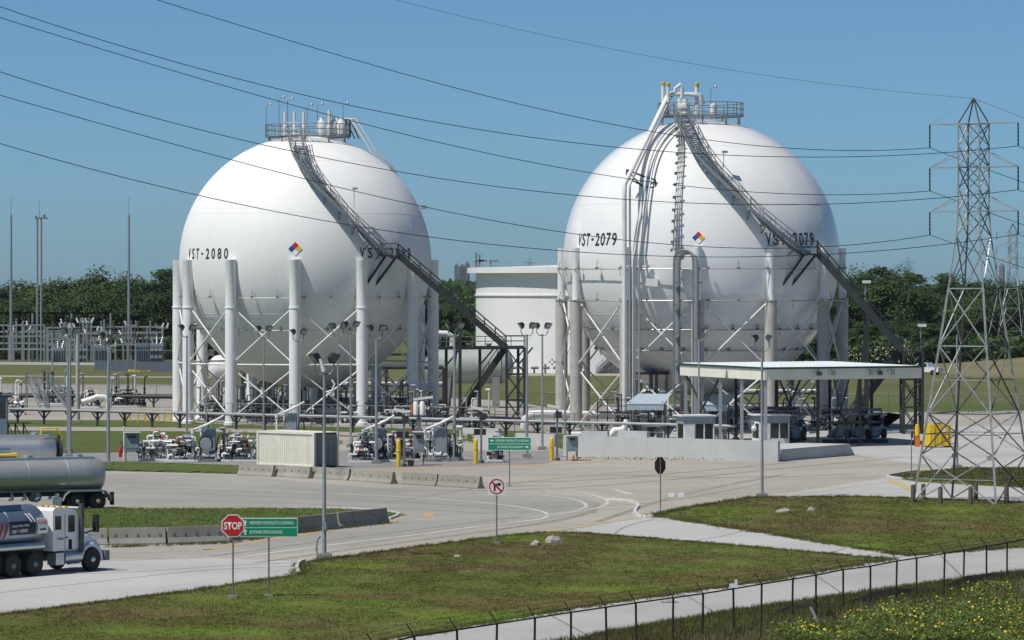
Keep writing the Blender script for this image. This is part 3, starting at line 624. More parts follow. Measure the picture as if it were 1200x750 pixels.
# ---------------------------------------------------------------- access stairs beside the spheres
def access(S, landpx, lowpx, footpx, label, Yoff):
    Yl = S['land'].y+Yoff; base_ = P(lowpx[0], 500, Yl); base_.z = 0
    root = thing('access_staircase', label, 'staircase', base_, 0, 'steel access stairs of the spheres')
    a = P(landpx[0], landpx[1], S['land'].y); b_ = P(lowpx[0], lowpx[1], Yl); m = MT['dark']
    d = Vector((1, 0, 0))
    mb = MB(base_); mb.box(a+Vector((-.1, 0, -.06)), (1.7, 1.6, .12)); ld = mb.build('landing', m, root)
    mb = MB(base_)
    for sx in (-.9, .7):
        for sy in (-.75, .75): mb.bar(a+Vector((sx, sy, 0)), a+Vector((sx, sy, 1.1)), .07)
    for h in (1.1, .6):
        for sy in (-.75, .75): mb.bar(a+Vector((-.9, sy, h)), a+Vector((.7, sy, h)), .06)
    mb.build('railing', m, root)
    for sy in (-.6, .6):
        e = a+Vector((.0+sy*.9, sy*.3, -.12)); q = S['C']+(e+Vector((-2.0, .8, -2.7))-S['C']).normalized()*(S['R']-.1); mb = MB(base_); mb.bar(e, q, .2); mb.build('knee_brace', m, root)
    stair(root, [a+Vector((.7, 0, 0)), b_-Vector((.8, 0, 0))], 1.15, m, org=base_, deep=.55)
    mb = MB(base_); mb.box(b_+Vector((.1, .65, -.08)), (1.9, 2.6, .16)); mb.build('landing', m, root)
    mb = MB(base_)
    for sy in (-.6, 1.9):
        for sx in (-.8, 1.0): mb.bar(b_+Vector((sx, sy, 0)), b_+Vector((sx, sy, 1.1)), .07)
    for h in (1.1, .6):
        mb.bar(b_+Vector((1.0, -.6, h)), b_+Vector((1.0, 1.9, h)), .06); mb.bar(b_+Vector((-.8, 1.9, h)), b_+Vector((1.0, 1.9, h)), .06); mb.bar(b_+Vector((-.8, -.6, h)), b_+Vector((1.0, -.6, h)), .06)
    mb.build('railing', m, root)
    corners = [(-.75, -.55), (.95, -.55), (.95, 1.85), (-.75, 1.85)]
    for sx, sy in corners:
        mb = MB(base_); mb.bar(Vector((b_.x+sx, b_.y+sy, 0)), b_+Vector((sx, sy, -.1)), .24); mb.build('tower_leg', m, root)
    nlev = 3
    for i in range(4):
        p0, p1 = corners[i], corners[(i+1) % 4]
        for k in range(nlev):
            z0, z1 = b_.z*k/nlev, b_.z*(k+1)/nlev-.1
            mb = MB(base_); u, v = Vector((b_.x+p0[0], b_.y+p0[1], 0)), Vector((b_.x+p1[0], b_.y+p1[1], 0))
            mb.bar(u+Vector((0, 0, z0)), v+Vector((0, 0, z1)), .10); mb.bar(v+Vector((0, 0, z0)), u+Vector((0, 0, z1)), .10); mb.bar(u+Vector((0, 0, z1)), v+Vector((0, 0, z1)), .12); mb.build('cross_brace', m, root)
    ft = P(footpx, 500, Yl+1.4); ft.z = .1
    stair(root, [b_+Vector((-.8, 1.4, 0)), ft], 1.15, m, org=base_, deep=.55)
    # mid trestle carrying the upper flight
    mid = a.lerp(b_, .56)
    for sy in (-.5, .5):
        mb = MB(base_); mb.bar(Vector((mid.x, mid.y+sy, 0)), mid+Vector((0, sy, -.2)), .30); mb.build('trestle_post', m, root)
        mb = MB(base_); mb.bar(Vector((mid.x-1.3, mid.y+sy, 0)), mid+Vector((-.1, sy, -2.6)), .18); mb.build('trestle_brace', m, root)
    return b_
lowL = access(SL, (458, 299), (603, 407), 532, 'dark steel stairs from the left sphere down to a tower before the tank', -.5)
lowR = access(SR, (949, 297), (1068, 411), 985, 'dark steel stairs from the right sphere down behind the canopy', -1.0)
# ================================================================ big white tank, bullets, walkway
tc = G(722, 437.5); tR = 160/ (FPX/(tc.y+22)); tcen = Vector((tc.x, tc.y+tR*.93, 0)); tH = 13-(319.5-HOR)*(tcen.y-tR)/FPX
root = thing('storage_tank', 'large flat-topped white storage tank standing between the two spheres', 'tank', tcen)
mb = MB(); mb.lathe([(tR, 0), (tR, tH)], n=96); sh = mb.build('shell', MT['tank'], root, smooth=40)
zb = 13-(346-HOR)*(tcen.y-tR)/FPX
mb = MB(); mb.lathe([(tR-.1, zb-.12), (tR+.22, zb-.12), (tR+.22, zb+.1), (tR-.1, zb+.1)], n=96); mb.build('stiffener_ring', MT['tank'], sh, smooth=40)
mb = MB(); mb.lathe([(tR-.1, tH-.05), (tR+1.35, tH-.02), (tR+1.35, tH+.85), (tR-.1, tH+.9)], n=96); mb.build('wind_girder', MT['tank'], root, smooth=40)
mb = MB(); mb.lathe([(tR-.15, tH+.85), (2, tH+1.5), (.1, tH+1.55)], n=64); mb.build('roof', MT['tank'], root, smooth=40)
mb = MB()
for h in (1.9, 1.4): mb.tube(ring_pts((0, 0, tH+h-.1), tR+1.2, 96), .018, 4, False)
for j in range(40):
    a = 2*PI*j/40; p = Vector((math.cos(a)*(tR+1.2), math.sin(a)*(tR+1.2), tH+.8)); mb.bar(p, p+Vector((0, 0, 1.05)), .035)
mb.build('railing', MT['galv'], root)
for px in (558, 562, 575):
    a = P(px, 300, tcen.y-8); mb = MB(tcen); mb.cyl((a.x, a.y, tH+.9), (a.x, a.y, tH+3.2-(px-558)*.08), .14, 8); mb.box((a.x+.5, a.y, tH+1.9), (1.4, .4, .3)); mb.build('roof_vent', MT['galvd'], root)
sp = []
for j in range(15):
    a = math.radians(-98+j*2.2); sp.append(Vector((math.cos(a)*(tR+.6), math.sin(a)*(tR+.6), .2+j*.82)))
stair(root, sp, .8, MT['galv'], deep=.3)
mb = MB()
for j in range(40):
    a = math.radians(-98+j*.75); p = Vector((math.cos(a)*(tR+.5), math.sin(a)*(tR+.5), 0)); mb.bar(p, p+Vector((0, 0, .2+j*.28)), .14)
mb.build('stair_shadow_bars', MT['galvd'], root, kind='stuff')  # dark upright bars stand in for the stair's striped shadow on the shell
mb = MB(tcen); hp = P(647, 424, tcen.y-tR*.93)
e = hp-Vector((0, .9, 0))
for dx, dz in ((0, .35), (-.35, 0), (.35, 0), (0, -.35)): mb.bar(e+Vector((dx-.12, 0, dz)), e+Vector((dx+.12, 0, dz)), .05, .3)
mb.build('hazard_diamond', MT['teal'], root)
for k in range(9):
    p = P(548+k*13, 436, tcen.y-tR-1.0+.02*k); mb = MB(tcen); mb.cyl((p.x, p.y, 0), (p.x, p.y, 1.0+.5*(k % 3)), .16, 8); mb.cyl((p.x-.5, p.y, .9), (p.x+.7, p.y, .9), .2, 8); mb.build('nozzle', MT['galvd'], root)
def bullet(px0, px1, cyp, Yc, rpx, label, m, saddle=True):
    s = FPX/Yc; a, b_ = P(px0, cyp, Yc), P(px1, cyp, Yc); r = rpx/s; L = b_.x-a.x
    base_ = Vector(((a.x+b_.x)/2, Yc, 0)); root = thing('bullet_tank', label, 'tank', base_, 0, 'horizontal bullet tanks behind the left sphere')
    pr = [(r*math.sin(PI/2*i/8), -r*.75*math.cos(PI/2*i/8)) for i in range(9)]+[(r*math.cos(PI/2*i/8), L-2*r*.75+r*.75*math.sin(PI/2*i/8)) for i in range(9)]
    mb = MB(base_); mb.lathe(pr, a+Vector((r*.75, 0, 0)), 40, (1, 0, 0)); v = mb.build('vessel', m, root, smooth=50)
    for t in (.25, .8):
        p = a.lerp(b_, t); mb = MB(base_); mb.box((p.x, p.y, (p.z-r*.6)/2), (.8, r*1.7, p.z-r*.6)); mb.build('saddle', MT['pad'], root)
    for t in (.15, .5, .72):
        p = a.lerp(b_, t); mb = MB(base_); mb.lathe([(.25, 0), (.25, .5), (.4, .5), (.4, .62)], p+Vector((0, 0, r-.05)), 12); mb.build('nozzle', MT['galvd'], v, smooth=40)
    mb = MB(base_); p = a.lerp(b_, .86); mb.tube(ring_pts((0, 0, 0), r+.03, 32), .05, 5, False)
    for i in range(len(mb.v)): x, y, z = Vector(mb.v[i])+base_; mb.v[i] = tuple(Vector((p.x+z, p.y+x, p.z+y))-base_)
    mb.build('band', MT['galvd'], v)
bullet(498, 602, 429, 428, 20.5, 'grey-green horizontal bullet tank behind the stair tower of the left sphere', MT['bullet'])
bullet(150+94, 277, 432, 425, 16, 'short white horizontal bullet tank seen between the left sphere columns', MT['white'])
# raised walkway between sphere and tank
wr = P(555, 408, 402); base_ = Vector((wr.x, wr.y, 0)); root = thing('raised_walkway', 'dark steel raised walkway with handrails crossing behind the left stair tower', 'walkway', base_)
a, b_ = P(478, 408, 402), P(614, 407, 402); mb = MB(base_); mb.bar(a, b_, 1.2, .35); mb.build('deck', MT['dark'], root)
for sy in (-.6, .6):
    mb = MB(base_); o_ = Vector((0, sy, 0))
    for h in (1.15, .65): mb.bar(a+o_+Vector((0, 0, h)), b_+o_+Vector((0, 0, h)), .07)
    for k in range(10): p = a.lerp(b_, k/9)+o_; mb.bar(p, p+Vector((0, 0, 1.15)), .08)
    mb.build('railing', MT['galvd'], root)
for k in (0.05, .33, .62, .95):
    p = a.lerp(b_, k); mb = MB(base_); mb.bar((p.x, p.y, 0), p, .3); mb.bar(p+Vector((1.5, 0, 0)), (p.x, p.y, p.z-1.8), .16); mb.build('post', MT['dark'], root)
mb = MB(base_); q0 = P(505, 394, 404); mb.tube([Vector((q0.x, q0.y, .2)), q0-Vector((0, 0, .6)), q0, q0+Vector((.6, 0, .3)), q0+Vector((1.6, 0, .3)), q0+Vector((2.2, 0, 0)), q0+Vector((2.2, 0, -1.4))], .28, 12); mb.build('pipe_loop', MT['white'], root, smooth=60)
# ================================================================ pylons and power lines
pA, pB, pC = G(1072.9, 588.7), G(1177.3, 592), G(1106, 583.7)
def pylon(cen, ux, uy, scale, label, detail=True):
    root = thing('transmission_pylon', label, 'pylon', cen, 0, 'lattice pylons of the power line')
    hx, hy = 2.75*scale, 2.75*scale; w = .11*scale if detail else .11
    lev = [(0, 1.0), (2.9, .87), (5.4, .755), (9.5, .57), (13.0, .42), (16.2, .285), (17.7, .255), (19.1, .255), (20.4, .255), (21.7, .255), (23.05, .255)]
    def crn(z, k, i): sx, sy = ((-1, -1), (1, -1), (1, 1), (-1, 1))[i]; return Vector((0, 0, z*scale))+ux*hx*k*sx+uy*hy*k*sy
    for i in range(4):
        mb = MB()
        for (z0, k0), (z1, k1) in zip(lev, lev[1:]): mb.bar(crn(z0, k0, i), crn(z1, k1, i), w*(1.15 if z0 < 13 else .8))
        mb.build('leg', MT['latticeshade'] if i == 3 else MT['lattice'], root)
    for li, ((z0, k0), (z1, k1)) in enumerate(zip(lev, lev[1:])):
        for i in range(4):
            j = (i+1) % 4; t = w*(.6 if z0 < 13 else .5); m = MT['latticeshade'] if (i in (1, 2)) ^ (li % 3 == 1) else MT['lattice']
            mb = MB(); mb.bar(crn(z0, k0, i), crn(z1, k1, j), t); mb.bar(crn(z0, k0, j), crn(z1, k1, i), t)
            if li in (1, 2, 5, 7, 9, 3): mb.bar(crn(z1, k1, i), crn(z1, k1, j), t)
            if li < 3 and detail:
                mid = (crn(z0, k0, i)+crn(z0, k0, j)+crn(z1, k1, i)+crn(z1, k1, j))/4; mb.bar((crn(z0, k0, i)+crn(z1, k1, i))/2, mid, t*.7); mb.bar((crn(z0, k0, j)+crn(z1, k1, j))/2, mid, t*.7)
            mb.build('bracing', m, root)
    top = Vector((0, 0, 24.6*scale)); mb = MB()
    for i in range(4): mb.bar(crn(23.05, .255, i), top, w*.6)
    mb.build('peak', MT['latticeshade'], root)
    tips = {}
    for z in (23.05, 20.4, 17.7):
        for sd in (-1, 1):
            tip = Vector((0, 0, z*scale))+ux*2.95*scale*sd; mb = MB()
            for sy in (-1, 1): mb.bar(Vector((0, 0, z*scale))+ux*.7*scale*sd+uy*.7*scale*sy, tip, w*.6)
            if z < 23:
                for sy in (-1, 1): mb.bar(Vector((0, 0, (z+.95)*scale))+ux*.7*scale*sd+uy*.7*scale*sy, tip, w*.4)
            else: mb.bar(top, tip, w*.18)
            mb.build('cross_arm', MT['lattice'], root)
            e = tip-Vector((0, 0, 1.42*scale)); mb = MB(); n = 12
            mb.lathe([((.055 if q % 2 else .035)*scale, -1.42*scale*q/n) for q in range(n+1)], tip, 8); mb.build('insulator', MT['wire'], root)
            tips[(z, sd)] = root.location+e
    tips['top'] = root.location+top
    return root, tips
ux = (pB-pA).normalized(); uy = Vector((-ux.y, ux.x, 0))
pc_ = (pB+pC)/2
p1, tips1 = pylon(pc_, ux, uy, 1.0, 'tall steel lattice pylon with three cross arms on the right edge')
if True:      # a small yellow sign plate and the warning plate on the near legs
    mb = MB(pc_); q = P(1159, 537, pB.y-.1); mb.box(q, (.36, .03, .3), .4); mb.build('warning_plate', MT['cream'], p1)
    mb = MB(pc_); q = P(1119, 534, pA.y+2); mb.box(q, (.42, .03, .25), .4); mb.build('number_plate', MT['galv'], p1)
c2 = P(1187, 400, 700); c2.z = 0
p2, tips2 = pylon(c2, Vector((.93, -.36, 0)), Vector((.36, .93, 0)), 1.0, 'smaller distant lattice pylon rising beside the tall one', False)
for px, Y, lab in ((621, 1500, 'faint distant pylon above the white storage tank'), (1064, 1450, 'faint distant pylon above the right-hand wood')):
    c = P(px, 400, Y); c.z = 0; pylon(c, Vector((.8, .6, 0)), Vector((-.6, .8, 0)), 1.0, lab, False)
WR = {(23.05, -1): [(185, 0), (530, 103), (640, 128), (740, 150), (1000, 177)], (23.05, 1): [(0, 8), (312, 100), (530, 146.7), (640, 164), (1000, 183)],
      (20.4, -1): [(0, 20), (256.6, 100), (530, 171), (640, 191), (1000, 231)], (20.4, 1): [(0, 85.3), (190, 139), (300, 166.7), (530, 212), (640, 227), (870, 241), (1000, 235)],
      (17.7, -1): [(0, 110), (190, 167), (300, 197), (530, 247), (640, 267), (840, 289.4), (967, 293.7)], (17.7, 1): [(0, 168.8), (190, 218), (300, 243), (530, 281), (640, 294), (840, 301.6), (941, 297.8)],
      'top': [(465, 0), (850, 80), (998, 103)]}
LN = {(23.05, -1): 'top power line from the left arm', (23.05, 1): 'top power line from the right arm', (20.4, -1): 'middle power line from the left arm', (20.4, 1): 'middle power line from the right arm',
      (17.7, -1): 'lowest power line from the left arm', (17.7, 1): 'lowest power line from the right arm', 'top': 'thin earth wire from the peak'}
wdir = Vector((-math.sin(R(60)), -math.cos(R(60)), 0))
for k, A in tips1.items():
    M_, Q_ = [], []
    for px, py in WR[k]:
        q = (px-600)/FPX; t = (q*A.y-A.x)/(wdir.x-q*wdir.y); Yt = A.y+t*wdir.y; zz = EYE-(py-HOR)*Yt/FPX
        M_.append([t, t*t, t**3] if len(WR[k]) > 3 else [t, t*t]); Q_.append(zz-A.z)
    sol = np.linalg.lstsq(np.array(M_), np.array(Q_), rcond=None)[0]; tm = max(m[0] for m in M_)+14
    pts = [A+wdir*t+Vector((0, 0, sum(c*t**(i+1) for i, c in enumerate(sol)))) for t in np.linspace(0, tm, 60)]
    r = .021 if k != 'top' else .010
    mb = MB(A); mb.tube(pts, r, 5); tag(mb.build('power_line', MT['wire'], smooth=60), LN[k]+', running to the upper left', 'cable', 'power lines'); COL.objects[-1].location = A
    pts = [A+Vector((.75*t, .66*t, -.24*t+.0013*t*t)) for t in np.linspace(0, 110, 40)]
    mb = MB(A); mb.tube(pts, .02 if k != 'top' else .012, 5); o = mb.build('power_line', MT['wire'], smooth=60); o.location = A
    tag(o, LN[k]+', running off to the right', 'cable', 'power lines')
# timber posts guarding the pylon
for i, (px, py, h) in enumerate(((1070, 588, 1.05), (1082, 585, .95), (1102, 591, 1.05), (1137.5, 591, 1.05), (1143.5, 585.5, 1.05), (1179.5, 590, 1.2))):
    p = G(px, py, .05); mb = MB(); mb.lathe([(.15, -.1), (.14, h-.06), (.10, h)], n=10); o = mb.build('guard_post', MT['wood'], smooth=40); o.location = p
    tag(o, 'short dark timber guard post at the pylon foot, %s from the left' % ('first', 'second', 'third', 'fourth', 'fifth', 'sixth')[i], 'post', 'timber posts round the pylon')
# ================================================================ lamp posts
def lamp(px, by, ty, label, r=.09, heads=((-1, 0), (1, 0)), sz=.5, m='galv', name='lamp_post', spread=.45, group='floodlight posts'):
    b = G(px, by, .02); top = P(px, ty, b.y).z; root = thing(name, label, 'lamp post', b, 0, group)
    mb = MB(); mb.box((0, 0, .12), (.7, .7, .24)); mb.build('footing', MT['pad'], root)
    mb = MB(); mb.box((0, 0, .27), (.4, .4, .05)); mb.lathe([(r*1.25, .25), (r*.8, top-.4)], n=10); mb.build('pole', MT[m], root, smooth=40)
    if heads:
        mb = MB(); mb.tube([Vector((-spread, 0, top+.15)), Vector((-spread, 0, top-.25)), Vector((-spread*.6, 0, top-.5)), Vector((spread*.6, 0, top-.5)), Vector((spread, 0, top-.25)), Vector((spread, 0, top+.15))], .04, 6); mb.build('bracket', MT['galvd'], root, smooth=60)
        for hx, hy in heads:
            bx, ln = MB(), MB(); flood_head(None, bx, ln, Vector((spread*(1 if hx > 0 else -1), 0, top+.3)), (hx*.6, hy-.5, 0), sz)
            h = bx.build('floodlight', MT['dark'], root); ln.build('lens', MT['lens'], h)
    return root
lamp(380, 655, 427, 'tall lamp post on the corner of the grass field, nearest to the camera', .085, ((-1, .2), (1, .9)), .55)
mb = MB(G(380, 655)); rt = [o for o in COL.objects if o.get('label', '').startswith('tall lamp post on the corner')][0]
mb = MB(); mb.box((.0, -.2, 1.6), (.2, .12, .35)); mb.tube([(-.3, 0, 0), (-.38, 0, .5), (-.35, .05, .9), (-.2, .05, 1.1)], .06, 6); mb.build('junction_box', MT['grey'], rt); KIDS
mb = MB(); mb.tube([(-.2, -.1, 9.6), (.0, -.1, 9.0)], .12, 8); mb.tube([(.35, 0, 8.6), (.5, 0, 8.4), (.4, 0, 8.1), (.1, 0, 8.0)], .05, 6); mb.build('camera_head', MT['white'], rt, smooth=50)
lamp(893, 583, 402, 'lamp post at the edge of the grass verge in front of the canopy', .085, ((-1, .4), (1, .4)), .5)
LP = [(82, 536, 392, 'lamp post behind the tanker trailer at far left', .10), (127, 545, 398, 'lamp post just right of the polished tanker', .11), (219, 524, 388, 'lamp post in front of the two leftmost columns of the left sphere', .08),
      (309, 518, 389, 'lamp post left of the container, before the left sphere', .08), (349.5, 518, 393, 'lamp post in front of the column under the left hazard diamond', .08), (396, 520, 386, 'lamp post above the dark container doors', .08),
      (411, 524, 384, 'lamp post left of the shaded column of the left sphere', .08), (441, 543, 389, 'lamp post among the loading arms right of the container', .10), (532.5, 540, 386, 'lamp post before the left stair tower', .11),
      (617.5, 536, 386, 'lamp post rising behind the green direction sign', .10), (635.5, 527, 386, 'lamp post before the white storage tank', .09)]
for px, by, ty, lab, r in LP: lamp(px, by, ty, lab, r, ((-1, .3 if px % 2 else -.2), (1, -.1)), .55)
lamp(662, 520, 392, 'slim lamp post at the left columns of the right sphere', .09, None, name='light_pole')
lamp(819, 522, 392, 'lamp post in front of the right sphere by the conduit bundle', .09, ((1, .2),), .5)
lamp(1014, 505, 326, 'slim street light beside the right sphere stairs', .07, None, name='light_pole')
lamp(1079, 505, 377, 'slim street light right of the landing behind the canopy', .07, None, name='light_pole')
lamp(242, 506, 392, 'bare slim pole between the left columns', .06, None, name='light_pole'); lamp(61.5, 463, 384, 'slim pole before the substation at left', .09, None, name='light_pole')
lamp(158.7, 470, 394, 'slim pole before the slate wall of the substation', .09, None, name='light_pole'); lamp(91, 496, 384, 'stout wooden-looking pole left of the pipe rack', .19, None, m='fireproof', name='utility_pole')
lamp(1121.5, 549, 386, 'slim pole behind the pylon lattice', .07, None, name='light_pole')
for px in (79.5,): lamp(px, 530, 412, 'short companion pole beside the far-left lamp post', .08, None, name='light_pole')
for (px, by, ty) in ((1014, 505, 326), (1079, 505, 377)):
    b = G(px, by, .02); zt = P(px, ty, b.y).z; rt = [o for o in COL.objects if o.name.startswith('light_pole') and (o.location-b).length < .1][0]
    mb = MB(); mb.box((.1, -.2, zt-.35), (.75, .5, .25)); mb.build('lamp_head', MT['white'], rt)
# ================================================================ signs
def flat_text(txt, h, w, m, parent, loc, rz, name='lettering', bold=.01):
    me = text_mesh(txt, 1.0, bold=bold); xs = [v.co.x for v in me.vertices]; ysv = [v.co.y for v in me.vertices]
    sx, sy = w/(max(xs)-min(xs)), h/(max(ysv)-min(ysv)); mx, my = (max(xs)+min(xs))/2, (max(ysv)+min(ysv))/2
    for v in me.vertices: v.co = Vector(((v.co.x-mx)*sx, 0, (v.co.y-my)*sy))
    me.materials.append(m); o = bpy.data.objects.new(name, me); COL.objects.link(o); o.parent = parent; o.location = loc; o.rotation_euler = (0, 0, rz)
    KIDS.setdefault(parent.name, []).append(o); return o
def octo(r): return [(r*math.cos(PI/8+PI/4*i), r*math.sin(PI/8+PI/4*i)) for i in range(8)]
def plate(mb, poly, y0, y1, cx=0, cz=0):     # a flat plate facing -Y
    n = len(poly); pts = [(cx+a, y, cz+b) for y in (y0, y1) for a, b in poly]
    mb.add(pts, [tuple(range(n)), tuple(range(2*n-1, n-1, -1))]+[(i, n+i, n+(i+1) % n, (i+1) % n) for i in range(n)]); return mb
def rect(w, h): return [(-w/2, -h/2), (w/2, -h/2), (w/2, h/2), (-w/2, h/2)]
def post(root, h, r=.035, m='galvd'):
    mb = MB(); mb.lathe([(r, 0), (r, h)], n=8); mb.build('post', MT[m], root, smooth=50); mb = MB(); mb.box((0, 0, .04), (.34, .34, .1)); mb.build('base_plate', MT['galv'], root)
b = G(273, 700, .05); s = FPX/b.y; root = thing('stop_sign', 'red octagonal STOP sign at the edge of the grass field', 'sign', b)
zc = (700-616)/s; post(root, zc+.4); mb = MB(); plate(mb, octo(14.4/s), -.06, -.045, 0, zc); fb = mb.build('border', MT['signwhite'], root)
mb = MB(); plate(mb, octo(13.1/s), -.068, -.058, 0, zc); mb.build('face', MT['red'], root); flat_text('STOP', 9/s, 21/s, MT['signwhite'], root, (0, -.072, zc), 0, bold=.03)
def arrow(mb, w, h, cx, cz, y, d='u'):
    pts = [(-.16, -.5), (.16, -.5), (.16, .05), (.42, .05), (0, .5), (-.42, .05), (-.16, .05)]
    if d == 'l': pts = [(-b_, a_) for a_, b_ in pts]
    if d == 'r': pts = [(b_, -a_) for a_, b_ in pts]
    mb.add([(cx+a_*w, y, cz+b_*h) for a_, b_ in pts], [tuple(range(7))])
b = G(315, 699, .05); s = FPX/b.y; root = thing('direction_sign', 'wide green two-row direction sign with upward arrows beside the STOP sign', 'sign', b)
post(root, (699-606)/s); zc = (699-618)/s; W_, H_ = 68/s, 22.5/s
mb = MB(); plate(mb, rect(W_, H_), -.07, -.05, 0, zc); mb.build('backing', MT['signwhite'], root)
for i, (t, w) in enumerate((('REFINED PRODUCT LOADING', 51), ('BUTANE OFFLOADING', 38))):
    cz = zc+(5.4 if i == 0 else -5.3)/s; mb = MB(); plate(mb, rect(W_-1.6/s, 9.6/s), -.078, -.068, 0, cz); pn = mb.build('panel', MT['signgreen'], root)
    flat_text(t, 3.6/s, w/s, MT['signwhite'], root, ((-34+12+w/2)/s, -.083, cz), 0, bold=.01)
    mb = MB(); arrow(mb, 6/s, 7/s, -27.5/s, cz, -.084); mb.build('arrow', MT['signwhite'], root)
b = G(597, 570, .03); s = FPX/b.y; root = thing('direction_sign', 'green two-row direction sign with side arrows by the loading islands', 'sign', b)
post(root, (570-516)/s); zc = (570-520)/s; W_, H_ = 51/s, 15.6/s
mb = MB(); plate(mb, rect(W_, H_), -.07, -.05, 0, zc); mb.build('backing', MT['signwhite'], root)
for i, (t, w, tx, ax, d) in enumerate((('REFINED PRODUCT LOADING', 39, 3.5, -20.5, 'l'), ('BUTANE OFFLOADING', 30, 1, 20.5, 'r'))):
    cz = zc+(3.7 if i == 0 else -3.7)/s; mb = MB(); plate(mb, rect(W_-1.4/s, 6.6/s), -.078, -.068, 0, cz); mb.build('panel', MT['signgreen'], root)
    flat_text(t, 2.5/s, w/s, MT['signwhite'], root, (tx/s, -.083, cz), 0); mb = MB(); arrow(mb, 4.6/s, 4/s, ax/s, cz, -.084, d); mb.build('arrow', MT['signwhite'], root)
b = G(582, 637, .05); s = FPX/b.y; root = thing('no_right_turn_sign', 'square white no-right-turn sign with red crossed circle on the grass', 'sign', b)
zc = (637-570)/s; post(root, zc+.4); mb = MB(); plate(mb, rect(20.6/s, 20.8/s), -.06, -.045, 0, zc); mb.build('face', MT['signwhite'], root)
ro, ri = 9.0/s, 7.6/s; mb = MB(); n = 40; pts = [(q*math.cos(2*PI*i/n), -.066, zc+q*math.sin(2*PI*i/n)) for q in (ri, ro) for i in range(n)]
mb.add(pts, [(i, (i+1) % n, n+(i+1) % n, n+i) for i in range(n)]); mb.build('red_ring', MT['red'], root)
mb = MB(); e = ri*.72; w = .7/s; mb.add([(-e-w, -.070, zc+e-w), (-e+w, -.070, zc+e+w), (e+w, -.070, zc-e+w), (e-w, -.070, zc-e-w)], [(3, 2, 1, 0)][::-1]); mb.build('red_slash', MT['red'], root)
u = 1/s; mb = MB(); mb.add([(-3.4*u, -.063, zc-5.4*u), (-1.2*u, -.063, zc-5.4*u), (-1.2*u, -.063, zc+1.2*u), (2.0*u, -.063, zc+1.2*u), (2.0*u, -.063, zc-.4*u), (6.0*u, -.063, zc+2.4*u), (2.0*u, -.063, zc+5.2*u), (2.0*u, -.063, zc+3.4*u), (-3.4*u, -.063, zc+3.4*u)], [tuple(range(9))]); mb.build('arrow', MT['signblack'], root)
b = G(774, 600, .05); s = FPX/b.y; root = thing('stop_sign', 'bronze back of a stop sign on a thin post at the verge corner', 'sign', b, R(205)); zc = (600-545.5)/s
post(root, zc+.4); mb = MB(); plate(mb, [(a_*.72, b_) for a_, b_ in octo(10.6/s)], -.06, -.04, 0, zc); mb.build('face', MT['red'], root); mb = MB(); plate(mb, [(a_*.72, b_) for a_, b_ in octo(10.6/s)], -.038, -.03, 0, zc); mb.build('back', MT['bronze'], root)
b = G(1068, 561, .05); s = FPX/b.y; root = thing('route_marker', 'thin post with a small brown rounded marker by the pylon island', 'sign', b, R(70)); post(root, 57/s); mb = MB(); plate(mb, octo(.32), -.06, -.04, 0, 52/s); mb.build('face', MT['bronze'], root)
# ================================================================ jersey barriers
JP = [(-.30, 0), (.30, 0), (.30, .07), (.17, .32), (.09, .84), (-.09, .84), (-.17, .32), (-.30, .07)]
def barrier(x0, y0, x1, y1, label, group, h=1.0):
    a, b_ = G(x0, y0), G(x1, y1); c = (a+b_)/2; c.z = .03; rz = math.atan2((b_-a).y, (b_-a).x); L = (b_-a).length-.06
    root = thing('concrete_barrier', label, 'barrier', c, rz, group); mb = MB(); n = 12
    for i in range(1): mb.extr([(u_, w_*h) for u_, w_ in JP], (-L/2, 0, 0), (L/2, 0, 0))
    mb.build('body', MT['barrier'], root)
    for i in range(5):
        x = -L/2+L*(i+.5)/5
        for sy in (-1, 1): mb = MB(); mb.box((x, sy*.155, .5*h), (.10, .05, .10)); mb.build('lifting_pocket', MT['joint'], root)
    for sx in (-1, 1): mb = MB(); mb.tube([(sx*(L/2-.02), 0, .3), (sx*(L/2+.05), 0, .3), (sx*(L/2+.05), 0, .4), (sx*(L/2-.02), 0, .4)], .02, 5); mb.build('joining_loop', MT['galvd'], root)
ORD = ['first', 'second', 'third', 'fourth', 'fifth', 'sixth', 'seventh', 'eighth', 'ninth', 'tenth', 'eleventh', 'twelfth']
for i, q in enumerate([(281, 557, 322, 559), (323, 558.5, 365, 561), (367, 560.5, 411, 563.5), (413, 563.5, 462, 567.5), (472, 567.5, 514, 570), (515, 570, 564, 573)]):
    barrier(*q, 'weathered concrete barrier, %s from the left in the row by the container' % ORD[i], 'barriers along the islands', .92)
for i, q in enumerate([(60, 639.5, 126, 639), (127, 639, 194, 638), (195, 638, 262, 635.5), (263, 634.5, 332, 627), (333, 626.5, 393, 620), (394, 619.5, 452, 613.5)]):
    barrier(*q, 'concrete barrier, %s from the left along the grass island beside the trucks' % ORD[i], 'barriers along the left grass island', 1.0)
# rubble on the grass
def rubble(px, py, sx, sy, sz, label, seed):
    rnd = random.Random(seed); mb = MB(); mb.lathe([(.05, 0), (.5, .02), (.48, .5), (.3, .85), (.05, .95)], n=9)
    mb.v = [(x*sx*(1+rnd.uniform(-.22, .22)), y*sy*(1+rnd.uniform(-.22, .22)), z*sz*(1+rnd.uniform(-.2, .2))) for x, y, z in mb.v]
    o = mb.build('rubble_block', MT['stone'], smooth=25); o.location = G(px, py, .03); tag(o, label, 'rubble', 'broken concrete on the grass')
rubble(649, 636, .95, .8, .36, 'pale broken concrete block on the grass right of the no-right-turn sign', 1); rubble(628, 639, .5, .4, .25, 'small pale stone left of the broken concrete block', 2)
rubble(919, 601, .9, .7, .26, 'pale broken culvert stone on the verge below the lamp post', 3); rubble(951, 599, .5, .4, .24, 'smaller pale stone right of the culvert stone on the verge', 4)
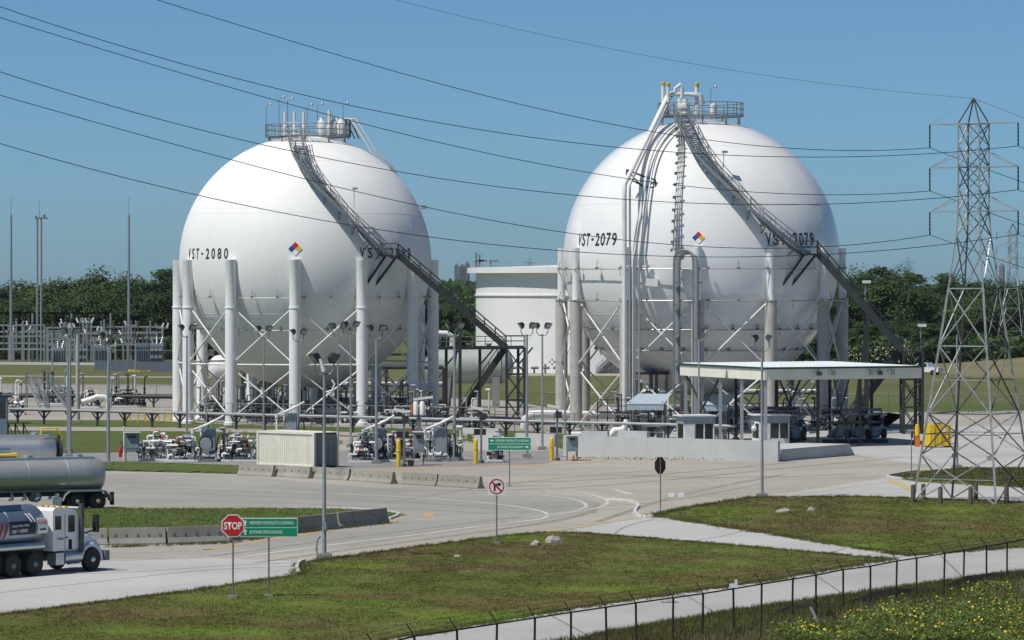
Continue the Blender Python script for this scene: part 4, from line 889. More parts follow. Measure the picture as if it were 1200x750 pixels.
rubble(536, 653, .4, .3, .12, 'flat pale stone lying on the grass left of centre', 5); rubble(762, 606.5, .5, .4, .2, 'little white stone at the kerb point of the verge', 6); rubble(785, 706, .7, .4, .1, 'flat pale chip low on the grass field', 7)
# ================================================================ shipping container
cf = G(368, 549); cdir = Vector((-.72, .69, 0)).normalized(); cw = Vector((cdir.y, -cdir.x, 0)); cw = Vector((.69, .72, 0)).normalized()
cen = cf+cdir*3.03+cw*1.22; rz = math.atan2(cdir.y, cdir.x); root = thing('shipping_container', 'cream corrugated shipping container with dark doors behind the barriers', 'container', Vector((cen.x, cen.y, .03)), rz)
Hc = 2.55
def local(p): return p
# frame in local axes: x along length (door end at -x), y across; the side facing the camera is +y or -y
side = 1 if Vector((-math.sin(rz), math.cos(rz))).dot(Vector((0, -1))) > 0 else -1
for sx in (-1, 1):
    for sy in (-1, 1): mb = MB(); mb.box((sx*2.98, sy*1.17, Hc/2), (.16, .16, Hc)); mb.build('corner_post', MT['cream'], root)
for sy in (-1, 1):
    for z in (.09, Hc-.07): mb = MB(); mb.box((0, sy*1.18, z), (5.8, .12, .16)); mb.build('side_rail', MT['cream'], root)
    mb = MB(); n = 26; vs_ = []
    for i in range(n*4+1):
        x = -2.9+5.8*i/(n*4); d = (0, 1, 1, 0)[i % 4]*.05; vs_ += [(x, sy*(1.19-d), .17), (x, sy*(1.19-d), Hc-.15)]
    mb.add(vs_, [(2*i, 2*i+2, 2*i+3, 2*i+1) for i in range(n*4)]); mb.build('corrugated_side', MT['cream'], root)
mb = MB(); mb.box((0, 0, Hc-.03), (5.95, 2.3, .05)); mb.build('roof', MT['cream'], root); mb = MB(); mb.box((0, 0, .2), (5.8, 2.2, .1)); mb.build('floor', MT['wood'], root)
MT['door'] = mat('container_door', (.20, .205, .195), .6, var=.15, scale=2)
for sx in (-1, 1):
    for sy in (-1, 1):
        mb = MB(); mb.box((sx*2.98, sy*.55, Hc/2), (.06, 1.06, Hc-.3)); dr = mb.build('door' if sx < 0 else 'end_panel', MT['door'] if sx < 0 else MT['cream'], root)
        for k in (.25, .8):
            mb = MB(); mb.cyl((sx*3.03, sy*k, .25), (sx*3.03, sy*k, Hc-.25), .03, 6); mb.build('lock_rod', MT['galvd'], dr)
for sy in (-1, 1): mb = MB(); mb.box((0, sy*1.0, Hc-.28), (.1, .1, .1)); 
# ================================================================ loading islands
rs = random.Random(11)
def valve(mb, p, r=.18, ax=(0, -1, 0)):
    mb.lathe([(r*.3, -.3), (r, -.28), (r, -.2), (r*.55, -.15), (r*.55, .15), (r, .2), (r, .28), (r*.3, .3)], p, 10, ax)
def wheel(mb, p, r=.2):
    p = Vector(p); mb.tube([p+Vector((r*math.cos(2*PI*i/10), r*math.sin(2*PI*i/10), 0)) for i in range(11)], .025, 4, False); mb.bar(p-Vector((r, 0, 0)), p+Vector((r, 0, 0)), .03); mb.bar(p-Vector((0, 0, .35)), p, .03)
def meter_skid(px, py, label, w=2.6, seed=0, hh=1.9, dark=False, group='metering skids on the loading islands', cat='pump skid'):
    rnd = random.Random(seed); b = G(px, py, .02); root = thing('meter_skid', label, cat, b, rnd.uniform(-.1, .1), group)
    mb = MB()
    for sy in (-.5, .5): mb.box((0, sy, .1), (w, .12, .16))
    for sx in (-.5, 0, .5): mb.box((sx*w*.96, 0, .1), (.12, 1.0, .14))
    mb.build('base_frame', MT['white'], root)
    hh *= 1.25; n = int(w/.26)
    for i in range(n):
        x = -w/2+.2+(w-.4)*i/max(1, n-1); y = rnd.uniform(-.4, .4); h = rnd.uniform(.8, 1.6) if rnd.random() < .62 else hh*rnd.uniform(.8, 1.05); r = rnd.choice((.06, .08, .11))
        mb = MB(); mb.tube([(x, y, .15), (x, y, h-.12), (x+.04, y, h), (x+rnd.choice((-1, 1))*.35, y, h+.03)], r, 8); mb.build('riser_pipe', MT[rnd.choice(('galvd', 'dark', 'galv', 'grey', 'white') if dark else ('white', 'white', 'galv', 'grey', 'galvd'))], root, smooth=60)
        if rnd.random() < .75:
            mb = MB(); valve(mb, Vector((x, y-.05, h*.55)), rnd.uniform(.15, .22), (0, 0, 1)); mb.build('valve', MT[rnd.choice(('galvd', 'dark', 'white', 'grey', 'black'))], root, smooth=40)
    for k in range(7):
        z = (.35, .62, .95, 1.2, 1.5, .5, 1.85)[k]; y = rnd.uniform(-.45, .45); a, c = sorted((rnd.uniform(-w/2, -w*.1), rnd.uniform(w*.15, w/2)))
        mb = MB(); mb.tube([(a, y, z-.25), (a, y, z-.03), (a+.05, y, z), (c-.05, y, z), (c, y, z-.03), (c, y, z-.3)], rnd.choice((.06, .09)), 8); mb.build('header_pipe', MT[rnd.choice(('galvd', 'dark', 'white') if dark else ('white', 'white', 'galv'))], root, smooth=60)
        mb = MB(); valve(mb, Vector(((a+c)/2, y, z)), .17, (1, 0, 0)); v = mb.build('valve', MT[rnd.choice(('dark', 'black', 'grey', 'white'))], root, smooth=40)
        mb = MB(); wheel(mb, ((a+c)/2, y, z+.4), .17); mb.build('hand_wheel', MT[rnd.choice(('dark', 'galvd', 'red'))], v)
    for k in range(3):
        x = rnd.uniform(-w/2, w/2); mb = MB(); mb.box((x, rnd.uniform(-.3, .3), rnd.uniform(.45, 1.0)), (rnd.uniform(.25, .5), .3, rnd.uniform(.25, .5))); mb.build('instrument_box', MT[rnd.choice(('grey', 'dark', 'white', 'black'))], root)
    mb = MB(); mb.tube([(w*.1, -.5, .2), (w*.15, -.55, .7), (w*.3, -.5, 1.25), (w*.42, -.55, .8), (w*.4, -.6, .25)], .05, 6); mb.build('hose', MT['black'], root, smooth=60)
    return root
def loading_arm(px, py, label, seed=0, reel=True, group='white loading arms on the islands'):
    rnd = random.Random(seed); b = G(px, py, .02); root = thing('loading_station', label, 'loading station', b, 0, group)
    mb = MB(); mb.box((0, 0, .08), (2.2, 1.1, .14)); mb.build('base_frame', MT['pad'], root)
    for i, (x, y, h, L) in enumerate(((-.75, -.2, 2.35, 1.9), (-.15, .15, 2.6, 1.7))):
        mb = MB(); mb.tube([(x, y, .1), (x, y, h-.15), (x+.06, y, h)], .09, 10); mb.lathe([(.15, h-.25), (.15, h+.1)], (x, y, 0), 10); rsr = mb.build('riser_pipe', MT['white'], root, smooth=60)
        mb = MB(); mb.tube([(x, y, h), (x+.25, y, h+.12), (x+L*.55, y, h+.42), (x+L, y-.1, h+.85)], .085, 10); mb.build('swing_arm', MT['white'], root, smooth=60)
        mb = MB(); mb.lathe([(.13, -.18), (.13, .18)], (x+L*.5, y, h+.38), 10, (1, 0, .4)); mb.build('swivel_joint', MT['white'], root, smooth=40)
    mb = MB(); mb.box((.45, .35, 1.35), (.95, .6, 2.3)); cb = mb.build('cabinet', MT['bluegrey'], root); mb = MB(); mb.box((.45, .03, 1.4), (.85, .04, 2.0)); mb.build('cabinet_door', MT['grey'], cb)
    if reel:
        mb = MB(); mb.lathe([(.42, -.14), (.45, -.12), (.30, -.1), (.30, .1), (.45, .12), (.42, .14)], (.25, -.45, 1.35), 24, (0, 1, 0)); rl = mb.build('hose_reel', MT['grey'], root, smooth=30)
        mb = MB(); mb.tube([(.25+.5*math.cos(t), -.45, 1.35+.62*math.sin(t)) for t in np.linspace(-.6, 3.9, 14)]+[(-.25, -.5, .5), (-.35, -.5, .15)], .055, 6); mb.build('hose', MT['black'], rl, smooth=60)
    mb = MB(); mb.tube([(.95, -.1, .2), (1.05, -.1, 1.4), (1.2, -.1, 2.0), (1.45, -.15, 2.05), (1.55, -.2, 1.4), (1.5, -.3, .3)], .06, 6); mb.build('hose', MT['black'], root, smooth=60)
    for k in range(4):
        x = -.9+k*.55; mb = MB(); valve(mb, Vector((x, -.3, .55)), .17, (1, 0, 0)); mb.build('valve', MT[rnd.choice(('white', 'galvd', 'dark'))], root, smooth=40)
    mb = MB(); mb.tube([(-1.0, -.3, .2), (-1.0, -.3, .5), (1.0, -.3, .5), (1.0, -.3, .2)], .09, 8); mb.build('header_pipe', MT['white'], root, smooth=60)
    return root
meter_skid(184, 540, 'white piped meter skid beside the panel with the red extinguisher', 2.9, 3); meter_skid(213, 541, 'low white piped skid under the pole with the control box', 2.6, 8, 1.2); meter_skid(283, 541, 'white piped skid left of the container', 3.0, 5)
meter_skid(268, 540, 'dark valved skid just right of the leftmost loading arm', 1.6, 6)
meter_skid(451, 541, 'piped skid behind the leftmost yellow bollard', 3.0, 9); meter_skid(425, 542, 'piped skid at the dark container doors', 2.0, 12); meter_skid(482, 540, 'low piped skid behind the grey card kiosk', 2.4, 15, 1.3); meter_skid(520, 539, 'dark piped skid under the rightmost loading arms', 3.0, 17); meter_skid(581, 541, 'small piped skid below the green direction sign', 1.2, 19, .9)
loading_arm(238, 541, 'leftmost loading arm with two white swing arms and a hose reel', 1); loading_arm(335, 519, 'loading arm with white swing arms showing above the container', 2, False); loading_arm(438, 541, 'loading arm with white swing arms right of the container', 3); loading_arm(510, 540, 'rightmost loading arm with white swing arms before the kiosk', 4, False)
def kiosk(px, by, ty, w, label, legs=True, m='grey'):
    b = G(px, by, .02); s = FPX/b.y; h = (by-ty)/s; root = thing('card_kiosk', label, 'kiosk', b, R(8), 'grey kiosks on the islands'); W_ = w/s
    for sx in (-1, 1): mb = MB(); mb.box((sx*W_*.46, 0, h*.3), (.08, .12, h*.6)); mb.build('leg', MT['galvd'], root)
    mb = MB(); mb.box((0, 0, h*.62), (W_, .5, h*.55)); bd = mb.build('body', MT[m], root)
    mb = MB(); mb.box((0, -.1, h*.93), (W_*1.15, .8, .06)); mb.build('hood', MT['white'], root)
    mb = MB(); mb.box((0, -.255, h*.80), (W_*.5, .02, h*.09)); mb.build('screen', MT['glass'], bd); mb = MB(); mb.box((0, -.255, h*.58), (W_*.8, .02, h*.3)); mb.build('panel', MT['grey'], bd)
    return root
kiosk(490.5, 545, 503, 12.5, 'grey card kiosk with white hood behind the barriers'); kiosk(670.5, 540, 508, 13, 'grey kiosk at the left end of the concrete wall')
k_ = kiosk(155, 541, 504, 16, 'tall blue-grey meter panel on legs with a red extinguisher', m='bluegrey')
b = G(141, 540, .02); root = thing('fire_extinguisher', 'red wheeled fire extinguisher left of the blue-grey panel', 'extinguisher', b)
mb = MB(); mb.lathe([(.04, .25), (.13, .3), (.14, .6), (.13, .9), (.06, 1.0), (.05, 1.1)], n=14); mb.build('bottle', MT['red'], root, smooth=50); mb = MB(); mb.cyl((.28, 0, 0), (.28, 0, 2.6), .06, 8); mb.build('post', MT['white'], root); mb = MB(); mb.tube([(0, -.2, 1.5), (.2, -.25, 1.2), (.15, -.25, .6)], .03, 6); mb.build('hose', MT['black'], root)
# control box on the lamp pole
b = G(221, 540, .02); root = thing('control_box', 'white-topped control box on a post at the left island', 'control box', b); s = FPX/b.y
mb = MB(); mb.cyl((0, 0, 0), (0, 0, 1.9), .06, 8); mb.build('post', MT['galv'], root); mb = MB(); mb.box((0, 0, 1.45), (.55, .35, .8)); bx_ = mb.build('body', MT['grey'], root); mb = MB(); mb.box((0, -.1, 1.92), (.8, .6, .06)); mb.build('hood', MT['white'], root); mb = MB(); mb.box((-.05, -.18, 1.5), (.3, .02, .5)); mb.build('door', MT['dark'], bx_)
# yellow bollards and camera posts at the island ends
for i, (px, by, ty) in enumerate(((467, 547, 515), (557.5, 543, 514), (646.5, 540, 512))):
    b = G(px, by, .02); s = FPX/b.y; h = (by-ty)/s; pos_ = ('leftmost', 'middle', 'rightmost')[i]
    mb = MB(); mb.lathe([(.16, 0), (.16, h*.55), (.19, h*.56), (.19, h*.62), (.16, h*.63), (.16, h*.9), (.12, h*.97), (.04, h)], n=14); o = mb.build('yellow_bollard', MT['yellow'], smooth=40); o.location = b; tag(o, '%s of the three tall yellow bollards at the island ends' % pos_, 'bollard', 'yellow bollards at the island ends')
    b2 = G(px+6.5, by-.5, .02); root = thing('camera_post', 'dark post with a white camera head beside the %s yellow bollard' % pos_, 'post', b2, 0, 'camera posts at the island ends')
    mb = MB(); mb.box((0, 0, 1.9), (.16, .16, 3.8)); mb.box((0, 0, .1), (.4, .4, .2)); mb.build('post', MT['galvd'], root); mb = MB(); mb.bar((-.75, -.1, 4.15), (.15, -.1, 3.98), .26, .2); mb.bar((-.2, -.1, 4.0), (0, 0, 3.8), .1); mb.build('camera_head', MT['white'], root); mb = MB(); mb.box((.1, -.05, 3.45), (.5, .3, .5)); mb.build('junction_box', MT['dark'], root)
    mb = MB(); mb.box((-.1, .1, 2.3), (.9, .35, .45)); mb.build('heater_box', MT['black'], root)
# traffic cone and small pump by the islands
for px, py, lab in ((481, 546, 'small rust-red box standing at the foot of the grey kiosk'), (586, 541, 'small rust-red box below the green direction sign')):
    b = G(px, py, .02); mb = MB(); mb.box((0, 0, .2), (.4, .35, .4)); mb.box((0, 0, .42), (.3, .25, .06)); o = mb.build('service_box', MT['bronze']); o.location = b; tag(o, lab, 'box', 'rust-red boxes on the islands')
b = G(672, 539.5, .02); mb = MB(); mb.box((0, 0, .03), (.4, .4, .06)); mb.lathe([(.11, .05), (.03, .45)], n=12); o = mb.build('traffic_cone', MT['orange'], smooth=40); o.location = b; tag(o, 'small faded orange cone under the kiosk by the wall', 'cone')
# ================================================================ low concrete walls
def wall(pts, h, th, label, m='wallc', name='concrete_wall', ox=0):
    a = pts[0]; mb = MB(a)
    for p, q in zip(pts, pts[1:]): mb.extr([(-th/2, 0), (th/2, 0), (th/2, h), (-th/2, h)], p, q)
    o = mb.build(name, MT[m]); o.location = a; return tag(o, label, 'wall', 'concrete walls of the yard')
wA, wB = G(661, 534), G(913, 541.5)
root = thing('concrete_wall', 'long pale concrete containment wall in front of the canopy', 'wall', wA); nseg = 10
for i in range(nseg):
    p, q = wA.lerp(wB, i/nseg), wA.lerp(wB, (i+1)/nseg); d = (q-p).normalized()*.004; mb = MB(wA); mb.extr([(-.15, 0), (.15, 0), (.15, 1.58), (-.15, 1.58)], p+d, q-d); mb.build('wall_panel', MT['wallc'], root)
rC, rD = G(915, 541), G(1002, 533.5)
mb = MB(rC); n_ = Vector((-(rD-rC).y, (rD-rC).x, 0)).normalized(); bk = n_*7
pts = [rC, rD, rD+bk*.6, rC+bk]; e1 = (rD-rC).normalized()
mb.add([p for p in pts]+[rC+Vector((0, 0, .92)), rD-e1*1.0+Vector((0, 0, .92)), rD-e1*1.0+bk*.6+Vector((0, 0, .92)), rC+bk+Vector((0, 0, .92))], [(3, 2, 1, 0), (4, 5, 6, 7), (0, 1, 5, 4), (1, 2, 6, 5), (2, 3, 7, 6), (3, 0, 4, 7)])
MT['rampc'] = concrete('dark_wall_concrete', (.17, .175, .17), .4); MT['ramptop'] = MT['wallc']
o = mb.build('loading_ramp', MT['wallc']); o.location = rC; tag(o, 'low concrete loading slab with sloped end in front of the canopy', 'ramp')
for a, b_, h, lab in (((558, 526), (588, 527.5), 1.3, 'low pale concrete wall left of the green direction sign'), ((606, 521.5), (652, 523), 1.0, 'short pale concrete wall behind the rightmost yellow bollard'), ((726, 517), (760, 518), .9, 'pale concrete block wall in front of the blue shed'), ((544, 512), (586, 513), .8, 'far pale wall end left of the lamp posts'), ((682, 516), (713, 516.5), .8, 'weathered low wall before the right sphere columns')):
    wall([G(*a), G(*b_)], h, .5, lab)
# ================================================================ canopy
F_, L_, R_ = Vector((20.5, 318, 0)), Vector((14.4, 336, 0)), Vector((33.9, 325, 0)); B_ = L_+R_-F_; hz = 6.55
cen = (F_+L_+R_+B_)/4; root = thing('canopy', 'flat pale roofed steel canopy on posts beside the right sphere', 'canopy', cen)
def cpt(u, v, z): p = F_+(R_-F_)*u+(L_-F_)*v; return Vector((p.x, p.y, z))
mb = MB(cen); nrib = 40
for i in range(nrib):
    u0, u1 = i/nrib, (i+.8)/nrib
    mb.add([cpt(u0, 0, hz), cpt(u1, 0, hz), cpt(u1, 1, hz+.06), cpt(u0, 1, hz+.06)], [(0, 1, 2, 3)]); mb.add([cpt(u1, 0, hz), cpt(u1, 0, hz+.05), cpt(u1, 1, hz+.11), cpt(u1, 1, hz+.06)], [(0, 1, 2, 3)]); u2 = (i+1)/nrib
    mb.add([cpt(u1, 0, hz+.05), cpt(u2, 0, hz+.05), cpt(u2, 1, hz+.11), cpt(u1, 1, hz+.11)], [(0, 1, 2, 3)]); mb.add([cpt(u2, 0, hz), cpt(u2, 0, hz+.05), cpt(u2, 1, hz+.11), cpt(u2, 1, hz+.06)], [(0, 1, 2, 3)])
mb.add([cpt(0, 0, hz-.04), cpt(1, 0, hz-.04), cpt(1, 1, hz), cpt(0, 1, hz)], [(3, 2, 1, 0)]); mb.build('roof', MT['roof'], root)
for p, q, nm in ((cpt(0, 0, 0), cpt(1, 0, 0), 0), (cpt(0, 0, 0), cpt(0, 1, 0), 1), (cpt(1, 0, 0), cpt(1, 1, 0), 0), (cpt(0, 1, 0), cpt(1, 1, 0), 0)):
    t = (q-p).normalized(); n = Vector((t.y, -t.x, 0)); c0 = cen-p
    if n.dot(Vector((cen.x, cen.y, 0))-p) > 0: n = -n
    L = (q-p).length; nn = int(L/.25); mb = MB(cen); vs_ = []
    for i in range(nn*2+1):
        r_ = p+t*(L*i/(nn*2))+n*(.03+(.035 if i % 2 else 0)); vs_ += [r_+Vector((0, 0, hz-.98)), r_+Vector((0, 0, hz-.08))]
    mb.add(vs_, [(2*i, 2*i+2, 2*i+3, 2*i+1) for i in range(nn*2)]); fa = mb.build('fascia', MT['fascia'], root)
    mb = MB(cen); mb.bar(p+n*.05+Vector((0, 0, hz-.02)), q+n*.05+Vector((0, 0, hz-.02)), .2, .16); mb.build('gutter', MT['canopygreen'], root)
for u, v in ((.02, .03), (.02, .55), (.02, .97), (.35, .03), (.62, .03), (.98, .03), (.98, .5), (.98, .97), (.62, .97), (.35, .97), (.02, .30)):
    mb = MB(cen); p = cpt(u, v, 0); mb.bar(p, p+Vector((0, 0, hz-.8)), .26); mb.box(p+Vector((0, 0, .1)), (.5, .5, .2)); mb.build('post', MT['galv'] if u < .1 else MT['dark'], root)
for (u0, v0, u1, v1) in ((.45, .03, .55, .03), (.02, .55, .02, .97), (.62, .97, .80, .97)):
    mb = MB(cen); mb.bar(cpt(u0, v0, .3), cpt(u1, v1, hz-.9), .14); mb.bar(cpt(u1, v1, .3), cpt(u0, v0, hz-.9), .14); mb.build('cross_brace', MT['dark'], root)
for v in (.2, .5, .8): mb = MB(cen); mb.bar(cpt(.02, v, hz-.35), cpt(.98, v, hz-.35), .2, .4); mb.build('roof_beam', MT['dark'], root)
for u in (.42, .66, .8): 
    mb = MB(cen); p = cpt(u, -.012, hz-.45); mb.box(p, (.5, .12, .4), .5); mb.build('name_plate', MT['grey'], root)
for u in (.33, .72): mb = MB(cen); p = cpt(u, -.02, hz-.5); mb.box(p, (.4, .4, .3)); mb.bar(p, p+Vector((0, .3, .3)), .08); mb.build('floodlight', MT['dark'], root)
# equipment under the canopy
def pump_skid(p, rz, label, seed, m='bluegrey', w=4.2):
    rnd = random.Random(seed); root = thing('pump_skid', label, 'pump skid', p, rz, 'pump skids under the canopy')
    mb = MB(); mb.box((0, 0, .15), (w, 1.8, .3)); mb.build('base_frame', MT['dark'], root)
    for x in (-w*.3, w*.05, w*.33):
        mb = MB(); mb.lathe([(.1, -.7), (.34, -.65), (.38, 0), (.34, .5), (.2, .6)], (x, .1, .8), 16, (1, 0, .0)); mb.build('motor', MT[m], root, smooth=40); mb = MB(); mb.lathe([(.15, 0), (.42, .05), (.42, .3), (.2, .36)], (x+.75, .1, .75), 18, (1, 0, 0)); mb.build('pump_casing', MT['dark'], root, smooth=40)
        mb = MB(); mb.tube([(x+.7, 0, 1.2), (x+.7, 0, 2.1), (x+.75, .1, 2.3), (x+1.2, .3, 2.35)], .13, 8); mb.build('riser_pipe', MT[rnd.choice(('galv', 'dark', m))], root, smooth=60); mb = MB(); valve(mb, Vector((x+.7, 0, 1.8)), .26, (0, 0, 1)); mb.build('valve', MT['dark'], root, smooth=40)
        mb = MB(); mb.box((x-.2, -.75, 1.0), (.55, .3, .8)); mb.build('panel_box', MT[m], root)
    for z in (1.7, 2.4, 2.75): mb = MB(); mb.tube([(-w/2, .5, z-.4), (-w/2, .5, z), (w/2, .5, z), (w/2, .5, z-.5)], .09, 8); mb.build('header_pipe', MT[rnd.choice(('galv', 'galvd'))], root, smooth=60)
    for k in range(4): x = rnd.uniform(-w/2, w/2); mb = MB(); valve(mb, Vector((x, .5, 2.55)), .26, (1, 0, 0)); mb.build('valve', MT['dark'], root, smooth=40); mb = MB(); wheel(mb, (x, .5, 3.15), .28); mb.build('hand_wheel', MT['dark'], root)
pump_skid(cpt(.25, .30, .03), .35, 'blue-grey pump skid in the middle of the canopy shade', 1); pump_skid(cpt(.78, .35, .03), .3, 'blue-grey pump skid at the right end of the canopy shade', 2, w=5.2); pump_skid(cpt(.5, .72, .03), .4, 'dark pump skid at the back of the canopy', 3, 'grey')
b = cpt(.80, -.06, .03)
# booths
def booth(px, by, label):
    b = G(px, by, .03); s = FPX/b.y; root = thing('control_booth', label, 'booth', b, R(14), 'glazed booths by the canopy'); W_, D_, H_ = 2.6, 2.0, 2.55
    mb = MB(); mb.box((0, 0, .35), (W_, D_, .66)); mb.build('base_wall', MT['white'], root)
    for sx in (-1, -.28, .36, 1):
        for sy in (-1, 1): mb = MB(); mb.box((sx*(W_/2-.05), sy*(D_/2-.05), 1.3), (.10, .10, 1.3)); mb.build('mullion', MT['white'], root)
    mb = MB(); mb.box((0, 0, H_-.3), (W_+.1, D_+.1, .62)); mb.build('head_wall', MT['grey'], root); mb = MB(); mb.box((-.1, 0, H_+.05), (W_+.4, D_+.4, .1)); mb.build('roof', MT['white'], root)
    for sx in (-.64, .04, .68):
        mb = MB(); mb.box((sx*W_/2, -D_/2+.06, 1.3), (.74, .03, 1.26)); mb.build('window_pane', MT['glass'], root)
    for sy in (-.5, .5): 
        for sx in (-1, 1): mb = MB(); mb.box((sx*(W_/2-.06), sy*.9, 1.3), (.03, .8, 1.26)); mb.build('window_pane', MT['glass'], root)
    mb = MB(); mb.box((-W_/2+.5, -D_/2-.02, 1.0), (.8, .04, 1.9)); mb.build('door', MT['white'], root)
booth(815, 524, 'white control booth with dark windows at the left of the canopy'); booth(903, 523, 'white control booth with dark windows in the canopy shade')
# blue roofed sheds
def shed(px, by, zr, w, label):
    b = G(px, by, .02); root = thing('equipment_shelter', label, 'shelter', b, R(-8), 'blue roofed shelters'); mb = MB()
    mb.add([(-w/2-.3, -1.3, zr-.45), (w/2+.1, -1.3, zr-.45), (w/2+.5, 1.2, zr+.35), (-w/2+.5, 1.2, zr+.35), (-w/2-.3, -1.3, zr-.5), (w/2+.1, -1.3, zr-.5), (w/2+.5, 1.2, zr+.3), (-w/2+.5, 1.2, zr+.3)], [(0, 1, 2, 3), (7, 6, 5, 4), (4, 5, 1, 0), (5, 6, 2, 1), (6, 7, 3, 2), (7, 4, 0, 3)]); mb.build('roof', MT['shed'], root)
    mb = MB(); n = 30
    vs_ = [v for i in range(n+1) for v in ((-w/2-.25+(w+.3)*i/n, -1.28+(.03 if i % 2 else 0), zr-1.0), (-w/2-.25+(w+.3)*i/n, -1.28+(.03 if i % 2 else 0), zr-.5))]; mb.add(vs_, [(2*i, 2*i+2, 2*i+3, 2*i+1) for i in range(n)]); mb.build('front_sheet', MT['shed'], root)
    for sx in (-1, 1):
        for sy in (-1, 1): mb = MB(); mb.box((sx*w*.48, sy*1.05, (zr-.3)/2), (.12, .12, zr-.3)); mb.build('post', MT['galvd'], root)
    for k in range(4): mb = MB(); mb.box((-w*.35+k*w*.23, .2, .9), (w*.16, .6, 1.5+.3*(k % 2))); mb.build('switch_cabinet', MT['grey'] if k % 2 else MT['dark'], root)
    mb = MB(); mb.bar((-w*.5, -1.2, 1.1), (w*.5, -1.2, 1.1), .05); mb.bar((-w*.5, -1.2, .6), (w*.5, -1.2, .6), .05); mb.build('guard_rail', MT['galv'], root)
shed(759, 514, 3.5, 2.9, 'blue sheeted equipment shelter under the right sphere'); shed(840, 517, 3.6, 1.9, 'smaller blue roofed shelter between the booths')
# white ball vent before the wall
b = G(884, 531, .02); root = thing('goose_neck_vent', 'white ball float on a goose-neck pipe behind the wall', 'pipe', b); mb = MB(); mb.tube([(.55, 0, 0), (.55, 0, 2.0), (.4, 0, 2.35), (.1, 0, 2.4), (-.02, 0, 2.1)], .07, 8); mb.build('pipe', MT['white'], root, smooth=60); mb = MB(); mb.lathe([(.22*math.sin(PI*i/10), 1.95-.22*math.cos(PI*i/10)) for i in range(11)], (-.02, 0, 0), 16); mb.build('ball', MT['white'], root, smooth=60)
# yellow bulk tank and orange stand by the canopy
b = G(1099, 524, .03); root = thing('yellow_skip', 'bright yellow portable tank beside the canopy corner post', 'tank', b, R(14)); mb = MB(); mb.prism([(-.9, -.7), (.9, -.7), (.95, .7), (-.95, .7)], .12, 1.85); bd = mb.build('body', MT['yellow'], root)
for x in (-.6, 0, .6): mb = MB(); mb.box((x, -.73, 1.0), (.08, .06, 1.6)); mb.build('rib', MT['yellow'], bd)
mb = MB(); mb.box((.25, -.715, 1.4), (.34, .03, .34)); mb.build('placard', MT['signwhite'], bd); mb = MB(); mb.lathe([(.3, 1.85), (.3, 2.0), (.1, 2.02)], n=14); mb.build('hatch', MT['galvd'], bd); mb = MB(); mb.lathe([(.06, 0), (.06, .05)], (.3, -.72, .8), 10, (0, -1, 0)); mb.build('valve', MT['black'], bd)
for x in (-.8, .8): mb = MB(); mb.box((x, 0, .06), (.15, 1.4, .12)); mb.build('skid', MT['dark'], root)
b = G(1075, 523.5, .03); root = thing('orange_stand', 'orange and yellow drum stand at the right canopy post', 'stand', b); mb = MB(); mb.prism([(-.22, -.15), (.22, -.15), (.15, .15), (-.15, .15)], 0, .9); mb.build('base', MT['orange'], root); mb = MB(); mb.lathe([(.2, .9), (.22, 1.4), (.16, 1.8), (.06, 1.85)], n=14); mb.build('drum', MT['yellow'], root, smooth=40)
# white pickup beyond the canopy
def pickup(p, rz, label, m='cabwhite'):
    root = thing('pickup_truck', label, 'pickup', p, rz, 'white vehicles in the distance'); prof = [(-2.7, .45), (2.6, .45), (2.7, .8), (2.6, 1.05), (1.3, 1.15), (.6, 1.8), (-.9, 1.85), (-1.1, 1.15), (-2.7, 1.15)]
    mb = MB(); n = len(prof); pts = [(x, y, z) for y in (-.95, .95) for x, z in prof]; mb.add(pts, [tuple(range(n)), tuple(range(2*n-1, n-1, -1))]+[(i, n+i, n+(i+1) % n, (i+1) % n) for i in range(n)]); mb.build('body', MT[m], root)
    for sy in (-.96, .96): mb = MB(); mb.add([(.95, sy, 1.2), (.5, sy, 1.72), (-.8, sy, 1.75), (-.85, sy, 1.2)], [(0, 1, 2, 3) if sy > 0 else (3, 2, 1, 0)]); mb.build('side_window', MT['glass'], root)
    mb = MB(); mb.add([(1.22, -.8, 1.2), (1.22, .8, 1.2), (.66, .75, 1.76), (.66, -.75, 1.76)], [(0, 1, 2, 3)]); 
    for i in range(len(mb.v)): x, y, z = mb.v[i]; mb.v[i] = (x+.03, y, z+.01)
    mb.build('windscreen', MT['glass'], root)
    for x in (-1.75, 1.75):
        for sy in (-.85, .85): mb = MB(); mb.lathe([(.2, -.12), (.38, -.1), (.38, .1), (.2, .12)], (x, sy, .38), 16, (0, 1, 0)); mb.build('wheel', MT['black'], root, smooth=40)
pickup(on_levee(P(1083, 420, 590).x, 590), R(150), 'white pickup truck on the slope behind the canopy roof')
